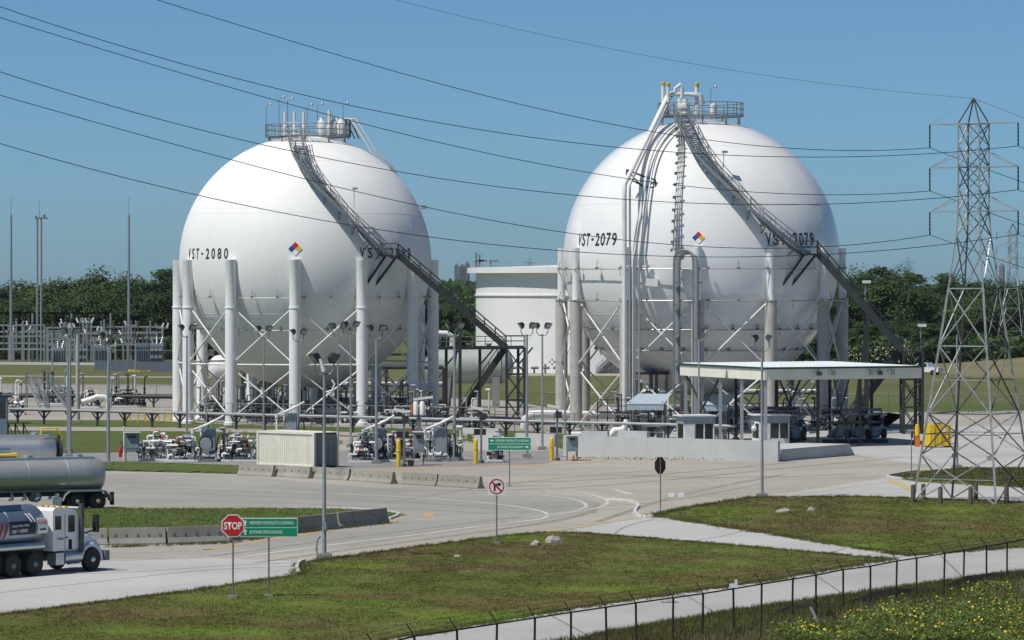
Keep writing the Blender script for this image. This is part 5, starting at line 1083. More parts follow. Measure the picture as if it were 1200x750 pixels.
# ================================================================ trucks
def wheel_pair(root, x, y, r=.5, w=.28, rim='galv', name='wheel'):
    sy = 1 if y > 0 else -1
    mb = MB(); mb.lathe([(r*.55, -w/2), (r*.92, -w/2), (r, -w*.36), (r, w*.36), (r*.92, w/2), (r*.55, w/2)], (x, y, r), 28, (0, 1, 0)); t = mb.build(name, MT['black'], root, smooth=35)
    mb = MB(); o_ = sy*(w/2-.03); mb.lathe([(r*.56, -.02), (r*.5, .02), (r*.30, -.04), (r*.26, .05), (r*.12, .10), (.03, .11)], (x, y+o_, r), 20, (0, sy, 0)); mb.build('rim', MT[rim], t, smooth=40)
def tank_profile(L, r, flat=.2, n=28): return [(r*math.cos(2*PI*i/n), r*.95*math.sin(2*PI*i/n)) for i in range(n)]
def tanker_body(root, x0, x1, zc, r, m, tagname='barrel', squash=.92):
    mb = MB(); cap = .28; n = 36; secs = [(x0, r*.25), (x0+.04, r*.62), (x0+.14, r*.88), (x0+cap, r)]+[(x0+cap+(x1-x0-2*cap)*k/10, r) for k in range(1, 10)]+[(x1-cap, r), (x1-.14, r*.88), (x1-.04, r*.62), (x1, r*.25)]
    pts = [(x, rr*1.06*math.cos(2*PI*i/n), zc+rr*squash*math.sin(2*PI*i/n)) for x, rr in secs for i in range(n)]; m_ = len(secs)
    mb.add(pts, [(k*n+i, k*n+(i+1) % n, (k+1)*n+(i+1) % n, (k+1)*n+i) for k in range(m_-1) for i in range(n)]+[tuple(range(n-1, -1, -1)), tuple((m_-1)*n+i for i in range(n))])
    b = mb.build(tagname, m, root, smooth=50)
    for k in range(1, 5):
        x = x0+(x1-x0)*k/5; mb = MB(); mb.tube([(x, (r*1.06+.004)*math.cos(t), zc+(r*squash+.004)*math.sin(t)) for t in np.linspace(0, 2*PI, 37)], .012, 4, False); mb.build('ring_seam', m, b)
    return b
def trailer(root, x_rear, x_front, m, wheels_at, zc=1.95, r=1.06, fender=True):
    b = tanker_body(root, x_rear, x_front, zc, r, m)
    mb = MB(); mb.box(((x_rear+x_front)/2, 0, zc+r*.92+.02), (x_front-x_rear-1.2, .75, .14)); mb.build('top_walkway', MT['satin'], root)
    for k in range(4): x = x_rear+1.5+k*(x_front-x_rear-3)/3; mb = MB(); mb.lathe([(.28, 0), (.28, .14), (.1, .2)], (x, 0, zc+r*.92+.08), 14); mb.build('manhole', MT['galv'], root, smooth=40)
    for sy in (-.45, .45): mb = MB(); mb.box(((x_rear+x_front)/2, sy, .95), (x_front-x_rear-.6, .12, .26)); mb.build('chassis_rail', MT['dark'], root)
    for sy in (-1, 1): mb = MB(); mb.box(((x_rear+x_front)/2, sy*1.0, 1.17), (x_front-x_rear-.8, .12, .1)); mb.build('side_rail', MT['galvd'], root)
    for x in wheels_at:
        for sy in (-1, 1): wheel_pair(root, x, sy*.98, .5, .56, 'satin')
        mb = MB(); mb.cyl((x, -.9, .5), (x, .9, .5), .09, 8); mb.build('axle', MT['dark'], root)
    if fender:
        for sy in (-1, 1):
            xa, xb = min(wheels_at)-.72, max(wheels_at)+.72
            path = [(xa-.12, .55), (xa, .85), (xa+.25, 1.13), (xb-.25, 1.13), (xb, .95), (xb+.18, .6)]; mb = MB()
            vs_ = [v for (x, z) in path for v in ((x, sy*.68, z), (x, sy*1.28, z), (x, sy*1.28, z-.05), (x, sy*.68, z-.05))]
            mb.add(vs_, [f for k in range(len(path)-1) for f in ((4*k, 4*k+1, 4*k+5, 4*k+4), (4*k+1, 4*k+2, 4*k+6, 4*k+5), (4*k+3, 4*k, 4*k+4, 4*k+7), (4*k+2, 4*k+3, 4*k+7, 4*k+6))]+[(0, 3, 2, 1), tuple(4*(len(path)-1)+q for q in (0, 1, 2, 3))]); mb.build('fender', MT['chrome'], root)
    return b
# -- truck with the white cab, heading right and away
dT = Vector((.60, .80, 0)); rzT = math.atan2(dT.y, dT.x); steer = G(105, 669.5)
# steer-axle near wheel contact sits at local (0,-1.0): origin on the centre line
nT = Vector((-dT.y, dT.x, 0)); org = steer+nT*1.0; org.z = .024
t1 = thing('tanker_truck', 'tanker truck with white day cab and blue-grey barrel at lower left', 'truck', org, rzT)
def cabpart(name, prof, y0, y1, m, parent, inset=0):
    mb = MB(); n = len(prof); pts = [(x, y0, z) for x, z in prof]+[(x, y1, z) for x, z in prof]; mb.add(pts, [tuple(range(n)), tuple(range(2*n-1, n-1, -1))]+[(i, n+i, n+(i+1) % n, (i+1) % n) for i in range(n)]); return mb.build(name, m, parent)
cab = cabpart('cab', [(-2.35, .95), (-.55, .95), (-.5, 1.75), (-.95, 2.62), (-1.25, 2.72), (-2.2, 2.78), (-2.35, 2.65)], -1.02, 1.02, MT['cabwhite'], t1)
for sy in (-1, 1):
    for (xa, xb, z0, z1) in ((-1.42, -1.02, 1.72, 2.42), (-2.22, -1.85, 1.85, 2.42)):
        mb = MB(); mb.box(((xa+xb)/2, sy*1.022, (z0+z1)/2), (xb-xa, .02, z1-z0)); mb.build('side_window', MT['glass'], cab)
    mb = MB(); mb.box((-1.3, sy*1.024, 1.2), (.2, .02, .42)); mb.build('lower_window', MT['glass'], cab); mb = MB(); mb.bar((-2.1, sy*1.06, 1.45), (-1.72, sy*1.06, 1.45), .04); mb.build('grab_handle', MT['galvd'], cab)
    mb = MB(); mb.tube([(-.55, sy*1.02, 1.6), (-.2, sy*1.3, 1.75), (-.1, sy*1.35, 1.8)], .035, 6); ar = mb.build('mirror_arm', MT['black'], cab); mb = MB(); mb.box((-.1, sy*1.38, 2.05), (.12, .28, .75)); mb.build('mirror', MT['black'], ar)
mb = MB(); mb.add([(-.485, -.9, 1.78), (-.485, .9, 1.78), (-.90, .85, 2.58), (-.90, -.85, 2.58)], [(0, 1, 2, 3)]); 
for i in range(4): x, y, z = mb.v[i]; mb.v[i] = (x+.03, y, z+.02)
mb.build('windscreen', MT['glass'], cab)
hd = MB(); secs = [(-.55, .95, 1.70, .98), (.1, .9, 1.58, .92), (.55, .86, 1.42, .84), (.8, .86, 1.18, .70)]; vs_ = []
for x, z0, z1, hw in secs: vs_ += [(x, -hw, z0), (x, -hw, z1-.12), (x, -hw+.25, z1), (x, hw-.25, z1), (x, hw, z1-.12), (x, hw, z0)]
hd.add(vs_, [(6*k+i, 6*k+(i+1) % 6, 6*(k+1)+(i+1) % 6, 6*(k+1)+i) for k in range(3) for i in range(6)]+[(5, 4, 3, 2, 1, 0), tuple(18+i for i in range(6))]); hd_ = hd.build('hood', MT['hoodsky'], t1, smooth=30)
for sy in (-1, 1):
    mb = MB(); mb.tube([(.62*math.cos(t), sy*.98, .5+.62*math.sin(t)) for t in np.linspace(-.15, 2.9, 14)], .11, 8); mb.build('wheel_arch', MT['hoodsky'], t1, smooth=60)
    wheel_pair(t1, 0, sy*.98, .5, .30, 'satin'); mb = MB(); mb.lathe([(.05, 0), (.13, .02), (.12, .08)], (.78, sy*.6, 1.05), 12, (1, 0, 0)); mb.build('headlight', MT['lens'], t1, smooth=40)
mb = MB(); mb.box((.98, 0, .62), (.28, 2.1, .42)); mb.build('bumper', MT['galvd'], t1); mb = MB(); mb.box((.82, 0, 1.0), (.06, 1.0, .5)); mb.build('grille', MT['chrome'], t1)
for sy in (-1, 1):
    mb = MB(); mb.lathe([(.1, -.55), (.30, -.52), (.30, .52), (.1, .55)], (-1.15, sy*.85, .68), 18, (1, 0, 0)); mb.build('fuel_tank', MT['satin'], t1, smooth=40); mb = MB(); mb.box((-2.0, sy*.85, .62), (.5, .5, .5)); mb.build('battery_box', MT['satin'], t1)
    mb = MB(); mb.tube([(-.72, -1.12, .85), (-.72, -1.14, 2.9)], .11, 10); mb.build('exhaust_stack', MT['galvd'], t1, smooth=50)
for sy in (-.42, .42): mb = MB(); mb.box((-2.2, sy, .85), (5.6, .1, .28)); mb.build('chassis_rail', MT['dark'], t1)
for x in (-3.6, -4.9):
    for sy in (-1, 1): wheel_pair(t1, x, sy*.92, .5, .58, 'galvd')
    mb = MB(); mb.cyl((x, -.9, .5), (x, .9, .5), .1, 8); mb.build('axle', MT['dark'], t1)
mb = MB(); mb.box((-4.2, 0, 1.08), (1.2, 1.0, .14)); mb.build('fifth_wheel', MT['black'], t1)
for k in range(5): mb = MB(); mb.box((-1.25, -.7+k*.35, 2.77), (.12, .14, .08)); mb.build('roof_light', MT['brass'], cab)
for sy in (-1, 1):
    for x in (-1.62, -.72): mb = MB(); mb.box((x, sy*1.023, 1.75), (.018, .012, 1.5)); mb.build('door_seam', MT['signblack'], cab)
    mb = MB(); mb.box((-1.17, sy*1.023, .99), (.9, .012, .018)); mb.build('door_seam', MT['signblack'], cab); mb = MB(); mb.box((-1.52, sy*1.03, 1.5), (.12, .03, .05)); mb.build('door_handle', MT['signblack'], cab)
    for z in (.38, .72): mb = MB(); mb.box((-1.15, sy*1.12, z), (.7, .2, .05)); mb.build('step', MT['satin'], t1)
    mb = MB(); mb.box((-5.65, sy*.92, .6), (.03, .6, .75)); mb.build('mud_flap', MT['black'], t1)
    mb = MB(); mb.tube([(-2.7, sy*.5, 1.3), (-3.0, sy*.4, 1.7), (-3.3, sy*.3, 1.35)], .035, 6); mb.build('air_hose', MT['red'] if sy > 0 else MT['blue'], t1)
mb = MB(); mb.bar((-.62, -.95, 2.72), (-.62, .95, 2.72), .28, .05); mb.build('sun_visor', MT['cabwhite'], cab)
MT['bluebarrel'] = mat('blue_grey_barrel', (.30, .37, .45), .32, .7, var=.08, scale=1.2)
tr1 = thing('tanker_trailer', 'blue-grey tanker trailer with red and black lettered panels behind the white cab', 'trailer', org, rzT, 'tanker trailers')
tb = tanker_body(tr1, -14.6, -2.55, 2.0, 1.03, MT['bluebarrel'])
MT['topblue'] = mat('top_rail_blue', (.06, .12, .22), .4, .2, var=.1)
for sy in (-1, 1): mb = MB(); mb.extr([(-.06, 0), (.06, 0), (.05, .26), (-.05, .26)], (-14, sy*.62, 2.72), (-3.9, sy*.62, 2.72)); mb.build('top_rail', MT['topblue'], tr1)
mb = MB(); mb.cyl((-11.5, -1.05, 1.25), (-3.0, -1.05, 1.25), .15, 12); mb.build('hose_tube', MT['satin'], tr1, smooth=40); mb = MB(); mb.cyl((-11.5, 1.05, 1.25), (-3.0, 1.05, 1.25), .15, 12); mb.build('hose_tube', MT['satin'], tr1, smooth=40)
for sy in (-.45, .45): mb = MB(); mb.box((-8.6, sy, 1.12), (11.6, .12, .2)); mb.build('chassis_rail', MT['dark'], tr1)
for sx in (-12.2, -13.5):
    for sy in (-1, 1): wheel_pair(tr1, sx, sy*.96, .5, .56, 'satin')
for sy in (-.7, .7): mb = MB(); mb.box((-6.6, sy, .62), (.14, .14, 1.0)); mb.box((-6.6, sy, .1), (.3, .3, .05)); mb.build('landing_leg', MT['galvd'], tr1)
for x in (-7.6, -8.6): mb = MB(); mb.tube([(x, -.9, 1.0), (x, -.9, .6), (x+.3, -1.0, .5)], .1, 8); mb.build('outlet_valve', MT['galvd'], tr1, smooth=50)
def barrel_panel(root, x0, x1, z0, z1, m, zc=2.0, r=1.03, sq=.92, n=6, lift=.012, name='lettering_panel', slant=0):
    mb = MB(); vs_ = []
    for k in range(n+1):
        z = z0+(z1-z0)*k/n; y = -math.sqrt(max(0, 1-((z-zc)/(r*sq))**2))*r*1.06-lift; sh = slant*(z-z0); vs_ += [(x0+sh, y, z), (x1+sh, y, z)]
    mb.add(vs_, [(2*k, 2*k+1, 2*k+3, 2*k+2) for k in range(n)]); return mb.build(name, m, root)
def barrel_text(root, txt, xc, w, z, h, m, zc=2.0, r=1.03, sq=.92, lift=.02):
    me = text_mesh(txt, 1.0); xs = [v.co.x for v in me.vertices]; ys_ = [v.co.y for v in me.vertices]; sx, sy = w/(max(xs)-min(xs)), h/(max(ys_)-min(ys_)); mx, my = (max(xs)+min(xs))/2, (max(ys_)+min(ys_))/2
    for v in me.vertices:
        zz = z+(v.co.y-my)*sy; v.co = Vector((xc+(v.co.x-mx)*sx, -math.sqrt(max(0, 1-((zz-zc)/(r*sq))**2))*r*1.06-lift, zz))
    me.materials.append(m); o = bpy.data.objects.new('lettering', me); COL.objects.link(o); o.parent = root
MT['dullred'] = mat('faded_red', (.32, .06, .05), .5, var=.1)
for k in range(14): barrel_panel(tr1, -8.9+k*.27, -8.76+k*.27, 1.62, 2.3, MT['dullred'], slant=.3, name='red_stripe')
barrel_panel(tr1, -5.0, -3.45, 1.75, 2.32, MT['signblack']); 
MT['fadedwhite'] = mat('faded_lettering', (.42, .42, .42), .5, var=.1)
for (xa, xb, z_, h_) in ((-4.88, -4.55, 2.12, .09), (-4.5, -4.2, 2.13, .09), (-4.15, -3.85, 2.14, .09), (-4.88, -4.62, 1.90, .15), (-4.55, -4.48, 1.92, .1), (-4.4, -3.95, 1.92, .14)): barrel_panel(tr1, xa, xb, z_-h_/2, z_+h_/2, MT['fadedwhite'], lift=.02, n=2, name='faded_lettering')
barrel_panel(tr1, -3.35, -2.72, 1.75, 2.4, MT['signwhite']); barrel_text(tr1, 'IOTEX', -3.03, .56, 2.25, .2, MT['red'], lift=.03); barrel_panel(tr1, -3.22, -2.85, 1.89, 1.96, MT['signblack'], lift=.03, n=2, name='faded_lettering')
for k in range(2): barrel_panel(tr1, -3.72+k*.2, -3.62+k*.2, 2.25, 2.62, MT['signwhite'], slant=-.5, name='white_flash', lift=.022)
# -- polished trailer behind
rearP = G(123.5, 597.2); dR = Vector((-.88, -.475, 0)).normalized(); rz2 = math.atan2(dR.y, dR.x); nR = Vector((-dR.y, dR.x, 0))
# near side is local +y or -y
near = 1 if nR.y < 0 else -1; org2 = rearP-nR*near*.98; org2.z = .024
t2 = thing('tanker_trailer', 'long polished aluminium tanker trailer with chrome rear fenders', 'trailer', org2, rz2, 'tanker trailers')
trailer(t2, -.15, 12.2, MT['chrome'], (.55, 1.85), zc=2.02, r=1.06)
for sy in (-1, 1): mb = MB(); mb.box((-.45, sy*.9, .62), (.05, .55, .75)); mb.build('mud_flap', MT['black'], t2)
mb = MB(); mb.box((-.35, 0, .75), (.2, 2.2, .22)); mb.build('rear_bumper', MT['galvd'], t2)
for sy in (-1, 1): mb = MB(); mb.lathe([(.02, 0), (.09, .02), (.08, .05)], (-.46, sy*.95, .95), 10, (-1, 0, 0)); mb.build('tail_light', MT['red'], t2)
for x in (4.2, 5.0, 5.8): mb = MB(); mb.tube([(x, near*.8, 1.1), (x, near*.9, .75), (x+.2, near*1.05, .7)], .1, 8); mb.build('outlet_valve', MT['satin'], t2, smooth=50)
mb = MB(); mb.lathe([(.1, -.3), (.34, -.28), (.34, .28), (.1, .3)], (4.3, near*.6, .85), 16, (0, 1, 0)); mb.build('air_tank', MT['galvd'], t2, smooth=40)
mb = MB(); mb.box((3.0, near*.9, .55), (.5, .1, .45)); mb.box((3.0, near*.9, .85), (.22, .1, .3)); mb.build('placard', MT['signwhite'], t2)
for sy in (-.7, .7): mb = MB(); mb.box((8.8, sy, .6), (.14, .14, 1.1)); mb.build('landing_leg', MT['galvd'], t2)
tr2 = thing('truck_tractor', 'dark tractor unit coupled to the polished tanker, cut by the left edge', 'truck', org2, rz2)
mb = MB(); mb.box((13.0, 0, .85), (6.5, 1.0, .28)); mb.build('chassis_rail', MT['dark'], tr2); cabpart('cab', [(13.2, .9), (16.2, .9), (16.2, 1.7), (15.0, 2.9), (13.2, 2.9)], -1.1, 1.1, MT['cabwhite'], tr2)
for x in (11.2, 12.5, 15.6):
    for sy in (-1, 1): wheel_pair(tr2, x, sy*.92, .5, .5, 'satin')
# -- third trailer on the island, rear to the right
r3 = G(71, 564); d3 = Vector((-.97, -.24, 0)).normalized(); rz3 = math.atan2(d3.y, d3.x); n3 = Vector((-d3.y, d3.x, 0)); near3 = 1 if n3.y < 0 else -1; org3 = r3-n3*near3*.98; org3.z = .024
t3 = thing('tanker_trailer', 'satin aluminium tanker trailer with yellow rear ladder at the far-left island', 'trailer', org3, rz3, 'tanker trailers')
trailer(t3, .1, 11.5, MT['satin'], (.9, 2.2), zc=2.05, r=1.05)
mb = MB()
for sy in (-.25, .25): mb.tube([(-.12, near3*.5+sy, .5), (-.12, near3*.5+sy, 3.0), (.2, near3*.5+sy, 3.55), (1.2, near3*.5+sy, 3.55), (1.3, near3*.5+sy, 3.1)], .04, 6)
for k in range(8): mb.bar((-.12, near3*.5-.25, .7+k*.32), (-.12, near3*.5+.25, .7+k*.32), .035)
mb.build('ladder', MT['yellow'], t3); mb = MB(); mb.lathe([(1.06, 0), (1.08, .2)], (.05, 0, 2.05), 32, (-1, 0, 0)); mb.build('rear_ring', MT['dark'], t3, smooth=40)
mb = MB(); y_ = near3*(1.05*1.06+.02)
mb.tube([(6.3+.28*math.cos(t), near3*1.12, 2.0+.26*math.sin(t)) for t in np.linspace(.6, 5.6, 16)], .03, 5); mb.tube([(5.8+.24*math.cos(t), near3*1.12, 2.0+.24*math.sin(t)) for t in np.linspace(0, 2*PI, 16)], .03, 5); mb.build('logo', MT['teal'], t3)
# lettering strips beside the logo are too small to read in the photograph
for k in range(2): mb = MB(); mb.bar((5.4, near3*1.125, 2.2-k*.26), (3.4, near3*1.125, 2.2-k*.26), .01, .10); mb.build('logo_line', MT['teal'], t3)
b = G(-8, 576); b.z = .024; root = thing('yellow_truck', 'yellow vehicle roof showing between the two tankers at the left edge', 'truck', b, R(186)); cabpart('cab', [(-1.6, .9), (1.8, .9), (1.8, 1.75), (.9, 2.30), (-1.5, 2.42), (-1.6, 2.3)], -1.0, 1.0, MT['yellow'], root); mb = MB(); mb.box((-.9, 1.01, 2.2), (1.2, .03, .12)); mb.build('lettering_band', MT['signblack'], root)
for x in (-1.0, 1.2):
    for sy in (-1, 1): wheel_pair(root, x, sy*.85, .5, .3, 'galvd')
# dark cabinets and rails at the left edge
b = G(0, 515, .02); root = thing('control_cabinet', 'tall dark control cabinet at the left edge above the tankers', 'cabinet', b); mb = MB(); mb.box((0, 0, 1.9), (1.3, .9, 3.6)); mb.build('body', MT['bluegrey'], root); mb = MB(); mb.box((.1, -.47, 2.6), (.8, .03, 1.4)); mb.build('door', MT['dark'], root); mb = MB(); mb.box((0, 0, 3.75), (1.6, 1.2, .08)); mb.build('hood', MT['dark'], root)
b = G(22, 517, .02); root = thing('loading_stand', 'low dark steel stand with slanting legs behind the satin tanker', 'stand', b); mb = MB(); mb.box((0, 0, 1.55), (2.0, .6, .1)); mb.build('top', MT['dark'], root)
for x in (-.9, -.3, .4): mb = MB(); mb.bar((x, 0, 0), (x, 0, 1.5), .12); mb.bar((x, 0, 1.5), (x+.55, 0, .2), .08); mb.build('leg', MT['dark'], root)
# ================================================================ fences
def meshmat():
    m, nt, b, pos = base('chain_link'); sep = nt.nodes.new('ShaderNodeSeparateXYZ'); nt.links.new(pos, sep.inputs[0])
    def ch(sgn):
        a = nt.nodes.new('ShaderNodeMath'); a.operation = 'MULTIPLY_ADD'; nt.links.new(sep.outputs['Z'], a.inputs[0]); a.inputs[1].default_value = sgn; nt.links.new(sep.outputs['X'], a.inputs[2])
        s_ = nt.nodes.new('ShaderNodeMath'); s_.operation = 'MULTIPLY'; nt.links.new(a.outputs[0], s_.inputs[0]); s_.inputs[1].default_value = 14.0
        f = nt.nodes.new('ShaderNodeMath'); f.operation = 'FRACT'; nt.links.new(s_.outputs[0], f.inputs[0]); l = nt.nodes.new('ShaderNodeMath'); l.operation = 'LESS_THAN'; nt.links.new(f.outputs[0], l.inputs[0]); l.inputs[1].default_value = .055; return l.outputs[0]
    mx = nt.nodes.new('ShaderNodeMath'); mx.operation = 'MAXIMUM'; nt.links.new(ch(1), mx.inputs[0]); nt.links.new(ch(-1), mx.inputs[1]); nt.links.new(mx.outputs[0], b.inputs['Alpha'])
    b.inputs['Base Color'].default_value = (.10, .10, .10, 1); b.inputs['Metallic'].default_value = .4; b.inputs['Roughness'].default_value = .5; return m
MT['mesh'] = meshmat()
posts = [(440, 757), (486, 745.5), (537, 738), (581, 731), (626, 724), (669, 717.5), (711, 711.5), (746, 706.5), (788, 700.5), (823, 695.5), (860, 690), (892, 684.5), (928, 678.5), (956, 674), (988, 667.5), (1020, 663.5), (1050, 657.5), (1074, 654), (1106, 648.5), (1129, 644.5), (1156, 640), (1180, 636), (1204, 631.5), (1228, 627)]
FH = 1.75; pp = [G(x, y, FH) for x, y in posts]; root = thing('perimeter_fence', 'rusty chain-link fence with slanting barbed-wire arms along the lower right', 'fence', Vector((pp[0].x, pp[0].y, 0))); fo = Vector((pp[0].x, pp[0].y, 0))
rnd = random.Random(4); MT['fencedark'] = mat('rusty_fence_pipe', (.032, .027, .021), .8, .2, var=.3, scale=6)
fdir = (pp[-1]-pp[0]).normalized(); fout = Vector((fdir.y, -fdir.x, 0)); fout = -fout if fout.x > 0 else fout
tops = []
for p in pp:
    lean = Vector((rnd.uniform(-.05, .05), rnd.uniform(-.05, .05), 0)); mb = MB(fo); mb.tube([Vector((p.x, p.y, -.05)), p+lean], .04, 8); po = mb.build('fence_post', MT['fencedark'], root, smooth=60)
    tip = p+lean+Vector((-.26, .08, .40)); tops.append((p+lean, tip)); mb = MB(fo); mb.bar(p+lean, tip, .035); mb.build('barbed_arm', MT['fencedark'], po)
mb = MB(fo); mb.tube([a for a, _ in tops], .03, 6); mb.build('top_rail', MT['fencedark'], root, smooth=60)
for t in (.35, .68, 1.0): mb = MB(fo); mb.tube([a.lerp(b_, t) for a, b_ in tops], .006, 4); mb.build('barbed_wire', MT['fencedark'], root)
for (a, _), (c, _) in zip(tops, tops[1:]): mb = MB(fo); mb.add([Vector((a.x, a.y, .06)), Vector((c.x, c.y, .06)), c, a], [(0, 1, 2, 3)]); mb.build('chain_link_panel', MT['mesh'], root)
mb = MB(fo); q = tops[10][0]; mb.box(q+Vector((0, -.05, .12)), (.3, .03, .16)); mb.box(q+Vector((.1, -.05, .25)), (.1, .02, .2)); mb.box(q+Vector((-.12, -.05, .02)), (.12, .02, .14)); mb.build('snagged_paper', MT['signwhite'], root)
# low, very dark bank under the fence
bp = [(900, 722), (925, 716), (960, 712), (990, 709.5), (1020, 704), (1050, 699.5), (1090, 692), (1106, 690.5), (1130, 686), (1160, 680), (1210, 671)]; mb = MB(); rows = []
for i, (x, y) in enumerate(bp):
    t = G(x, y, .05); h = .26+.16*math.sin(i*1.7); h *= min(1, i/2+.1); rows += [(t.x, t.y+.4, .02), (t.x, t.y, .06+h*.6), (t.x+.02, t.y-.15, .06+h), (t.x+.05, t.y-.55, .02)]
mb.add(rows, [(4*i+k, 4*i+4+k, 4*i+5+k, 4*i+1+k) for i in range(len(bp)-1) for k in range(3)]); o = mb.build('dark_bank', MT['darkbank'], kind='structure')
mb = MB(); a = G(962, 735, .05); mb.bar(a, a+Vector((-.38, .3, .75)), .05, .09); o = mb.build('broken_stake', MT['galv']); tag(o, 'pale broken stake leaning in the yellow flowers', 'stake')
def fence(a, b_, h, n, label, m='galvd'):
    root = thing('chain_link_fence', label, 'fence', a, 0, 'chain-link fences of the yard'); up = Vector((0, 0, h))
    for k in range(n+1): p = a.lerp(b_, k/n); mb = MB(a); mb.cyl(p, p+up, .04, 6); mb.build('fence_post', MT[m], root)
    mb = MB(a); mb.cyl(a+up, b_+up, .03, 6); mb.build('top_rail', MT[m], root)
    for k in range(n): p, q = a.lerp(b_, k/n), a.lerp(b_, (k+1)/n); mb = MB(a); mb.add([p, q, q+up, p+up], [(0, 1, 2, 3)]); mb.build('chain_link_panel', MT['mesh'], root)
fence(G(250, 501), G(580, 508), 2.3, 14, 'chain-link fence in front of the left sphere'); fence(G(580, 508), G(870, 518), 2.0, 12, 'chain-link fence in front of the right sphere'); fence(G(-40, 470), G(240, 472), 2.0, 10, 'faint chain-link fence beside the far gravel yard'); fence(G(640, 482), G(1010, 484), 2.0, 12, 'chain-link fence behind the right sphere'); fence(G(1010, 484), G(1260, 485), 2.0, 8, 'chain-link fence before the slope at right')
# ================================================================ pipe racks and pipework around the spheres
def rack(a, b_, z, n, label, pipes=((0, .14, 'galv'), (.45, .09, 'galvd'))):
    a, b_ = Vector((a.x, a.y, 0)), Vector((b_.x, b_.y, 0)); root = thing('pipe_rack', label, 'pipe rack', a, 0, 'low pipe racks'); d = (b_-a).normalized(); nn = Vector((-d.y, d.x, 0))
    for off, r, m in pipes: mb = MB(a); mb.cyl(a+nn*off+Vector((0, 0, z)), b_+nn*off+Vector((0, 0, z)), r, 8); mb.build('pipe', MT[m], root, smooth=60)
    for k in range(n+1):
        p = a.lerp(b_, k/n); mb = MB(a); mb.bar(p, p+Vector((0, 0, z-.15)), .22); mb.bar(p+Vector((0, 0, z*.35)), p+d*.7+Vector((0, 0, z-.15)), .10); mb.bar(p+Vector((0, 0, z*.35)), p-d*.7+Vector((0, 0, z-.15)), .10); mb.bar(p-nn*.4+Vector((0, 0, z-.18)), p+nn*.9+Vector((0, 0, z-.18)), .14); mb.build('support', MT['dark'], root)
rack(G(-40, 478, 1.4), G(862, 499.5, 1.4), 1.4, 26, 'long low pipe rack running in front of both spheres')
rack(G(-40, 463, 1.2), G(212, 465, 1.2), 1.2, 8, 'dark low pipe rack across the far-left yard', ((0, .2, 'dark'), (.6, .25, 'dark'), (1.2, .15, 'white')))
for (x0, x1, Yr, lab) in ((285, 520, 414, 'added dark two-tier pipe rack darkening the background behind the left sphere'), (735, 960, 384, 'dark two-tier pipe rack crossing behind the right sphere')):  # left rack is added only as a dark backdrop below the sphere
    a, c = P(x0, 400, Yr), P(x1, 400, Yr); a.z = c.z = 0; root = thing('pipe_rack', lab, 'pipe rack', a, 0, 'two-tier pipe racks'); u = Vector((0, 0, 1))
    for k in range(8):
        p = a.lerp(c, k/7)
        for sy in (-1, 1): mb = MB(a); mb.bar(p+Vector((0, sy, 0)), p+Vector((0, sy, 4.6)), .28); mb.build('post', MT['dark'], root)
        for z_ in (2.6, 4.4): mb = MB(a); mb.bar(p+Vector((0, -1, z_)), p+Vector((0, 1, z_)), .25); mb.build('cross_beam', MT['dark'], root)
        if k < 7: q = a.lerp(c, (k+1)/7); mb = MB(a); mb.bar(p+Vector((0, -1, .2)), q+Vector((0, -1, 4.3)), .12); mb.build('brace', MT['dark'], root)
    for j, (z_, y_, r_, m_) in enumerate(((2.85, -.8, .2, 'galvd'), (2.8, -.2, .14, 'dark'), (2.9, .5, .25, 'white'), (4.7, -.7, .22, 'dark'), (4.65, .1, .16, 'galvd'), (4.7, .7, .2, 'galv'), (1.2, -.9, .3, 'dark'), (.8, .2, .25, 'galvd'))):
        mb = MB(a); mb.cyl(a+Vector((0, y_, z_)), c+Vector((0, y_, z_)), r_, 8); mb.build('pipe', MT[m_], root, smooth=60)
# white expansion loops
def ppipe(pts, r, label, m='white', name='process_pipe'):
    o_ = Vector((pts[0].x, pts[0].y, 0)); mb = MB(o_); mb.tube(pts, r, 12); o = mb.build(name, MT[m], smooth=60); o.location = o_; return tag(o, label, 'pipe', 'thick white process pipes')
q = G(96, 481); ppipe([q+Vector((0, 0, .9)), q+Vector((1.0, 0, 1.2)), q+Vector((1.6, 0, 1.45)), q+Vector((2.4, 0, 1.45)), q+Vector((2.8, 0, 1.2)), q+Vector((2.85, 0, .2))], .3, 'white bent expansion pipe left of the left sphere')
q = G(614, 505); ppipe([q+Vector((0, 0, .2)), q+Vector((.1, 0, 1.0)), q+Vector((.6, 0, 1.5)), q+Vector((1.6, 0, 1.55)), q+Vector((4.0, .4, 1.5)), q+Vector((12, 1.5, 1.3))], .36, 'thick white pipe bending into the right sphere yard')
q = G(668, 513); ppipe([q+Vector((0, 0, .3)), q+Vector((2.2, 0, .35)), q+Vector((4.0, 0, .3)), q+Vector((5.4, 0, .7))], .22, 'white pipe lying low before the right sphere columns')
q = G(715, 514); ppipe([q+Vector((0, 0, .2)), q+Vector((.4, 0, .7)), q+Vector((1.2, 0, .75)), q+Vector((1.5, 0, 1.6))], .3, 'short white elbow pipe at the down-pipes of the right sphere')
